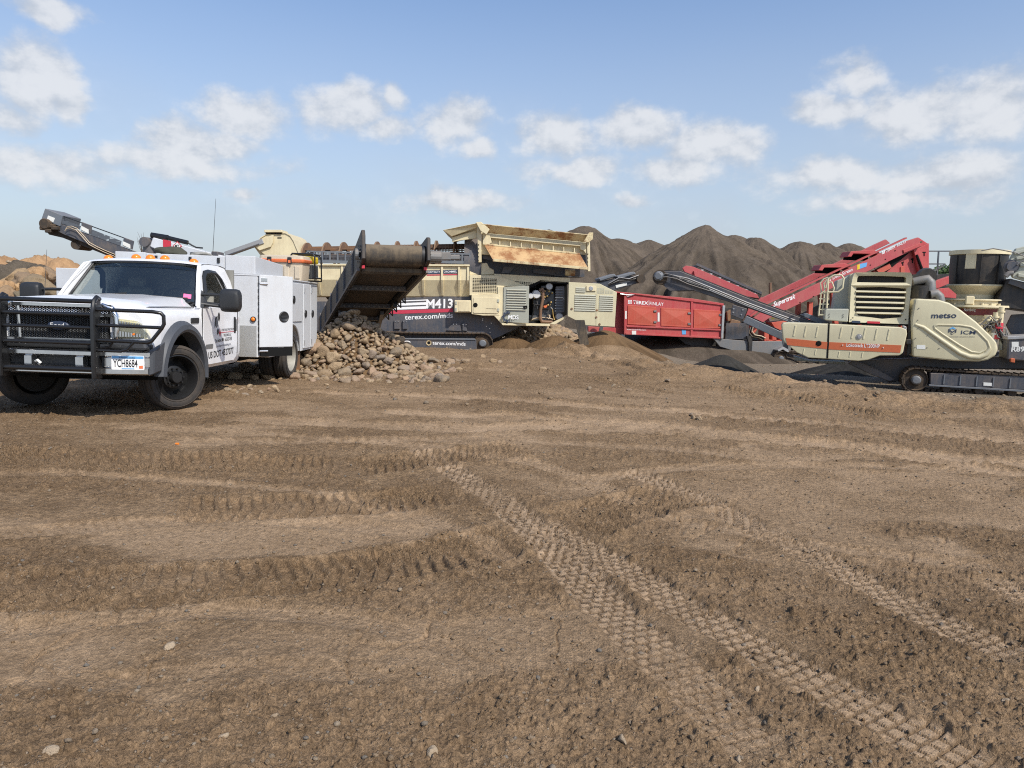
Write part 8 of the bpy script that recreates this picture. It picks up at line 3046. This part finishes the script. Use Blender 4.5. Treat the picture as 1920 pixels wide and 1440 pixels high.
cone_pile('gravel_stockpile', 'dark gravel pile above the rising red belt, second right of the tallest', px[0], 57, px[1], 'dark_gravel', 0.62, 6, 0.7, grp=G_)
px = (22.806,6.527)
cone_pile('gravel_stockpile', 'dark gravel pile above the lower red belt hood, third right of the tallest', px[0], 58, px[1], 'dark_gravel', 0.6, 7, 0.7, grp=G_)
px = (25.594,6.571)
cone_pile('gravel_stockpile', 'dark gravel pile, fourth right of the tallest', px[0], 60, px[1], 'dark_gravel', 0.6, 10, 0.7, grp=G_)
px = (28.642,6.744)
cone_pile('gravel_stockpile', 'rightmost dark gravel pile, beside the red screen head', px[0], 62, px[1], 'dark_gravel', 0.6, 8, 0.7, grp=G_)
px = (2.871,7.293)
cone_pile('gravel_stockpile', 'dark gravel crest just showing over the rusty hopper rim', px[0], 62, px[1], 'dark_gravel', 0.6, 12, 0.7, grp=G_)
px = (7.868,-0.241)
cone_pile('gravel_spill', 'grey gravel spill sloping down under the red power house', px[0] - 0.4, 33.5, 1.05, 'dark_gravel', 0.36, 14, 0.08, 160, 50, base=-1.3, flat=0.4)
for (q, hh_, sd_, lb) in (((6.394,21.507), 0.42, 31, 'small black fines cone in front of the red machine'), ((4.267,20.542), 0.25, 32, 'low black fines cone near the brown bank')):
    cone_pile('fines_cone', lb, q[0], q[1], -0.45 + hh_, 'black_fines', 0.5, sd_, 0.04, 90, 30, base=-1.1, flat=0.06)
q = (10.523,20.522)
cone_pile('fines_cone', 'dark fines heap in the shade under the khaki tank', q[0], q[1] + 0.8, 0.0, 'black_fines', 0.35, 33, 0.04, 90, 30, base=-1.1, flat=0.1)
for (q, dep_, hh_, sd_, lb) in (((3.152,23.451), 0, 0.80, 41, 'brown soil mound in the shadow below the red machine end'), ((-0.028,23.399), 0, 0.55, 42, 'brown soil mound between trommel track and far cobbles'), ((1.43,22.748), 0, 0.62, 43, 'small brown soil cone in front of the far cobbles')):
    cone_pile('soil_mound', lb, q[0], q[1] + 1.0, -0.3 + hh_, 'loose_brown', 0.48, sd_, 0.06, 110, 36, base=-1.0, flat=0.12)


def ridge(name, label, x0, x1, yc, w, prof, mat, seed, kind='structure', rough=0.6):
    n, k = 420, 90
    xs = np.linspace(x0, x1, n)
    vs_ = np.linspace(-1, 1, k)
    X, Vv = np.meshgrid(xs, vs_)
    Hh = np.interp(X, [p[0] for p in prof], [p[1] for p in prof])
    Yv = yc + Vv * w + (fb(X * 0.2, Vv * 2, 3, seed) - 0.5) * w * 0.3
    Z = -0.7 + (Hh + 0.7) * np.clip(1 - np.abs(Vv) ** 1.5, 0, 1) + (fb(X * 0.7, Yv * 0.7, 6, seed + 3, 0.66) - 0.5) * 1.7 * rough * np.clip(1.2 - np.abs(Vv), 0, 1)
    V = np.stack([X.ravel(), Yv.ravel(), Z.ravel()], 1)
    i = np.arange(k - 1)[:, None] * n + np.arange(n - 1)[None, :]
    Fq = np.stack([i, i + 1, i + 1 + n, i + n], -1).reshape(-1, 4)
    o = numpy_mesh(name, V, Fq, mat)
    tag(o, label, None if kind else 'soil bank', kind=kind)


ridge('soil_bank', 'orange soil bank on the left skyline', -90, -28, 62, 9, [(-90, 4.0), *[(-46.267,3.768),(-44.429,3.722),(-43.533,3.335),(-42.371,3.499),(-41.205,3.754),(-40.063,3.6),(-39.618,3.338),(-38.913,3.582),(-38.001,3.423),(-37.097,3.081)], (-28, 1.0)], 'orange_soil', 3, rough=0.9)
ridge('stony_berm', 'dark stony berm behind the boulders at the left edge', -42, -13, 27, 3.2, [(-42, 2.2), *[(-20.559,2.416),(-19.357,2.385),(-18.56,2.306),(-17.867,2.144),(-17.37,2.057),(-16.175,1.847)], (-13, 0.2)], 'berm_soil', 5, rough=0.5)
Vs, Fs, Ts, off = [], [], [], 0
pr = [ico(1, 500 + k, 0.25, (1, 0.8, 0.6)) for k in range(6)]
for i in range(380):
    v = rr_.uniform(-0.62, 0.05)
    x = rr_.uniform(-24, -13.5)
    hz = float(np.interp(x, [p[0] for p in [(-42, 2.2), *[(-20.559,2.416),(-19.357,2.385),(-18.56,2.306),(-17.867,2.144),(-17.37,2.057),(-16.175,1.847)], (-13, 0.2)]], [p[1] for p in [(-42, 2.2), *[(-20.559,2.416),(-19.357,2.385),(-18.56,2.306),(-17.867,2.144),(-17.37,2.057),(-16.175,1.847)], (-13, 0.2)]]))
    z = -0.7 + (hz + 0.7) * (1 - abs(v) ** 1.5)
    rad = rr_.uniform(0.03, 0.11)
    V, Fc = pr[i % 6]
    Vs.append(V * rad + np.array((x, 27 + v * 3.2, z + 0.02)))
    Fs.append(Fc + off)
    Ts.append(np.full(len(V), rr_.random()))
    off += len(V)
o = numpy_mesh('berm_stones', np.concatenate(Vs), np.concatenate(Fs), 'pale_rock')
at = o.data.attributes.new('tone', 'FLOAT', 'POINT')
at.data.foreach_set('value', np.concatenate(Ts).astype(np.float32))
tag(o, 'pale stones scattered over the dark berm at the left edge', 'stones', kind='stuff')

# boulders behind the truck at the left edge
bv = rock_variants(8, 4, 0.40, 180, 'boulder', (0.7, 0.95))
BL = [((-11.787,1.642), 17.0, 0.34, 'highest pale boulder of the pile left of the truck mirror'), ((-11.963,1.758), 17.8, 0.36, 'dark boulder at the back of the pile left of the truck mirror'),
      ((-12.102,1.786), 18.5, 0.36, 'dark boulder just behind the truck mirror'), ((-11.455,1.534), 16.8, 0.32, 'dark green boulder in the middle of the left boulder pile'),
      ((-10.776,1.484), 16.3, 0.44, 'big tan boulder touching the black mirror outline'), ((-11.374,1.398), 16.4, 0.28, 'dark rounded boulder low in the left pile'),
      ((-11.467,1.371), 16.2, 0.30, 'tan boulder just above the grille guard corner'), ((-11.856,1.337), 16.4, 0.32, 'tan boulder cut off by the left picture edge'),
      ((-11.266,1.21), 15.8, 0.34, 'low boulder half hidden by the grille guard'), ((-10.652,1.249), 15.7, 0.38, 'pale boulder half hidden behind the truck hood'),
      ((-10.332,1.303), 15.9, 0.36, 'boulder hidden low behind the truck hood edge'), ((-12.446,1.533), 17.6, 0.24, 'small tan boulder at the left end of the pile'), ((-11.974,1.214), 16.2, 0.36, 'boulder beyond the left picture edge')]
for i, ((x, z), y, rad, lb) in enumerate(BL):
    o = bpy.data.objects.new('boulder', bv[i % 8])
    col.objects.link(o)
    o.location = (x, y, z)
    o.scale = (rad, rad * 1.0, rad)
    o.rotation_euler = (rr_.uniform(-.4, .4), rr_.uniform(-.4, .4), rr_.uniform(0, 6.28))
    tag(o, lb, 'boulder', 'boulders left of the truck')
for i in range(26):                                          # the lower courses of the pile, mostly behind the truck
    x, y = rr_.uniform(-13.5, -8.5), rr_.uniform(16.0, 18.4)
    rad = rr_.uniform(0.2, 0.33)
    o = bpy.data.objects.new('boulder', bv[i % 8])
    col.objects.link(o)
    o.location = (x, y, gh(x, y) + rad * 0.5 + (0.55 if i % 2 else 0.0) + (0.5 if i % 3 == 0 else 0))
    o.scale = (rad, rad, rad)
    o.rotation_euler = (rr_.uniform(-.4, .4), rr_.uniform(-.4, .4), rr_.uniform(0, 6.28))
    tag(o, 'boulder in the lower courses of the pile behind the truck hood', 'boulder', 'lower boulders left of the truck')

# bare sapling behind the headboard, far green tree at the right
x, z = (-16.603,3.478)
sp = thing('bare_sapling', 'leafless sapling sticking up behind the grey conveyor and crane', 'tree', (x, 32, -0.3))
m = MB()
h0 = z + 0.3
m.tube([(0, 0, 0), (0.02, 0, h0 * 0.5), (0.0, 0, h0)], [0.04, 0.03, 0.015], 6)
m.build('trunk', 'bark', sp)
m = MB()
for k in range(12):
    a = rr_.uniform(0, 6.28)
    b = Vector((0, 0, h0 * rr_.uniform(0.75, 1.0)))
    L_ = rr_.uniform(0.35, 0.75)
    e = b + Vector((0.25 * math.cos(a) * L_, 0.25 * math.sin(a) * L_, L_))
    m.tube([b, (b + e) / 2 + Vector((0.05, 0, -0.03)), e], [0.010, 0.007, 0.004], 5)
m.build('crown', 'bark', sp)
for (px, hgt, lb, sd_) in (((43.77,4.541), 2.4, 'green tree showing under the hand rail beside the black crusher bowl', 1), ((46.814,5.033), 2.6, 'green tree partly behind the black crusher bowl', 2), ((43.027,4.531), 3.0, 'far green tree hidden behind the red screen box', 3)):
    yy = 74 + sd_ * 2
    tt = thing('broadleaf_tree', lb, 'tree', (px[0], yy, -0.5))
    m = MB()
    ztop = px[1] + 0.5
    m.tube([(0, 0, 0), (0.1, 0, ztop * 0.5), (0, 0, ztop)], [0.25, 0.18, 0.06], 8)
    for k in range(6):
        a = k * 1.05
        m.tube([(0, 0, ztop * (0.4 + 0.06 * k)), (1.0 * math.cos(a), 1.0 * math.sin(a), ztop * (0.6 + 0.06 * k))], [0.09, 0.03], 6)
    m.build('trunk', 'bark', tt)
    r = np.random.default_rng(sd_)
    n = 2600
    d = r.normal(size=(n, 3))
    d /= np.linalg.norm(d, axis=1)[:, None]
    rad = hgt * 0.6 * r.random(n) ** 0.4 * (0.75 + 0.5 * fb(d[:, 0] * 2 + 5, d[:, 2] * 2, 3, sd_))
    Cn = d * rad[:, None] * np.array((1.15, 1.0, 0.85)) + np.array((0, 0, ztop - 0.2 * hgt))
    e1 = r.normal(size=(n, 3))
    e1 /= np.linalg.norm(e1, axis=1)[:, None]
    e2 = np.cross(e1, r.normal(size=(n, 3)))
    e2 /= np.linalg.norm(e2, axis=1)[:, None]
    s_ = r.uniform(0.09, 0.2, n)[:, None]
    V = np.stack([Cn - e1 * s_, Cn + e2 * s_ * 0.6, Cn + e1 * s_, Cn - e2 * s_ * 0.6], 1).reshape(-1, 3)
    o = numpy_mesh('crown', V, np.arange(4 * n).reshape(n, 4), 'foliage', False)
    o.parent = tt
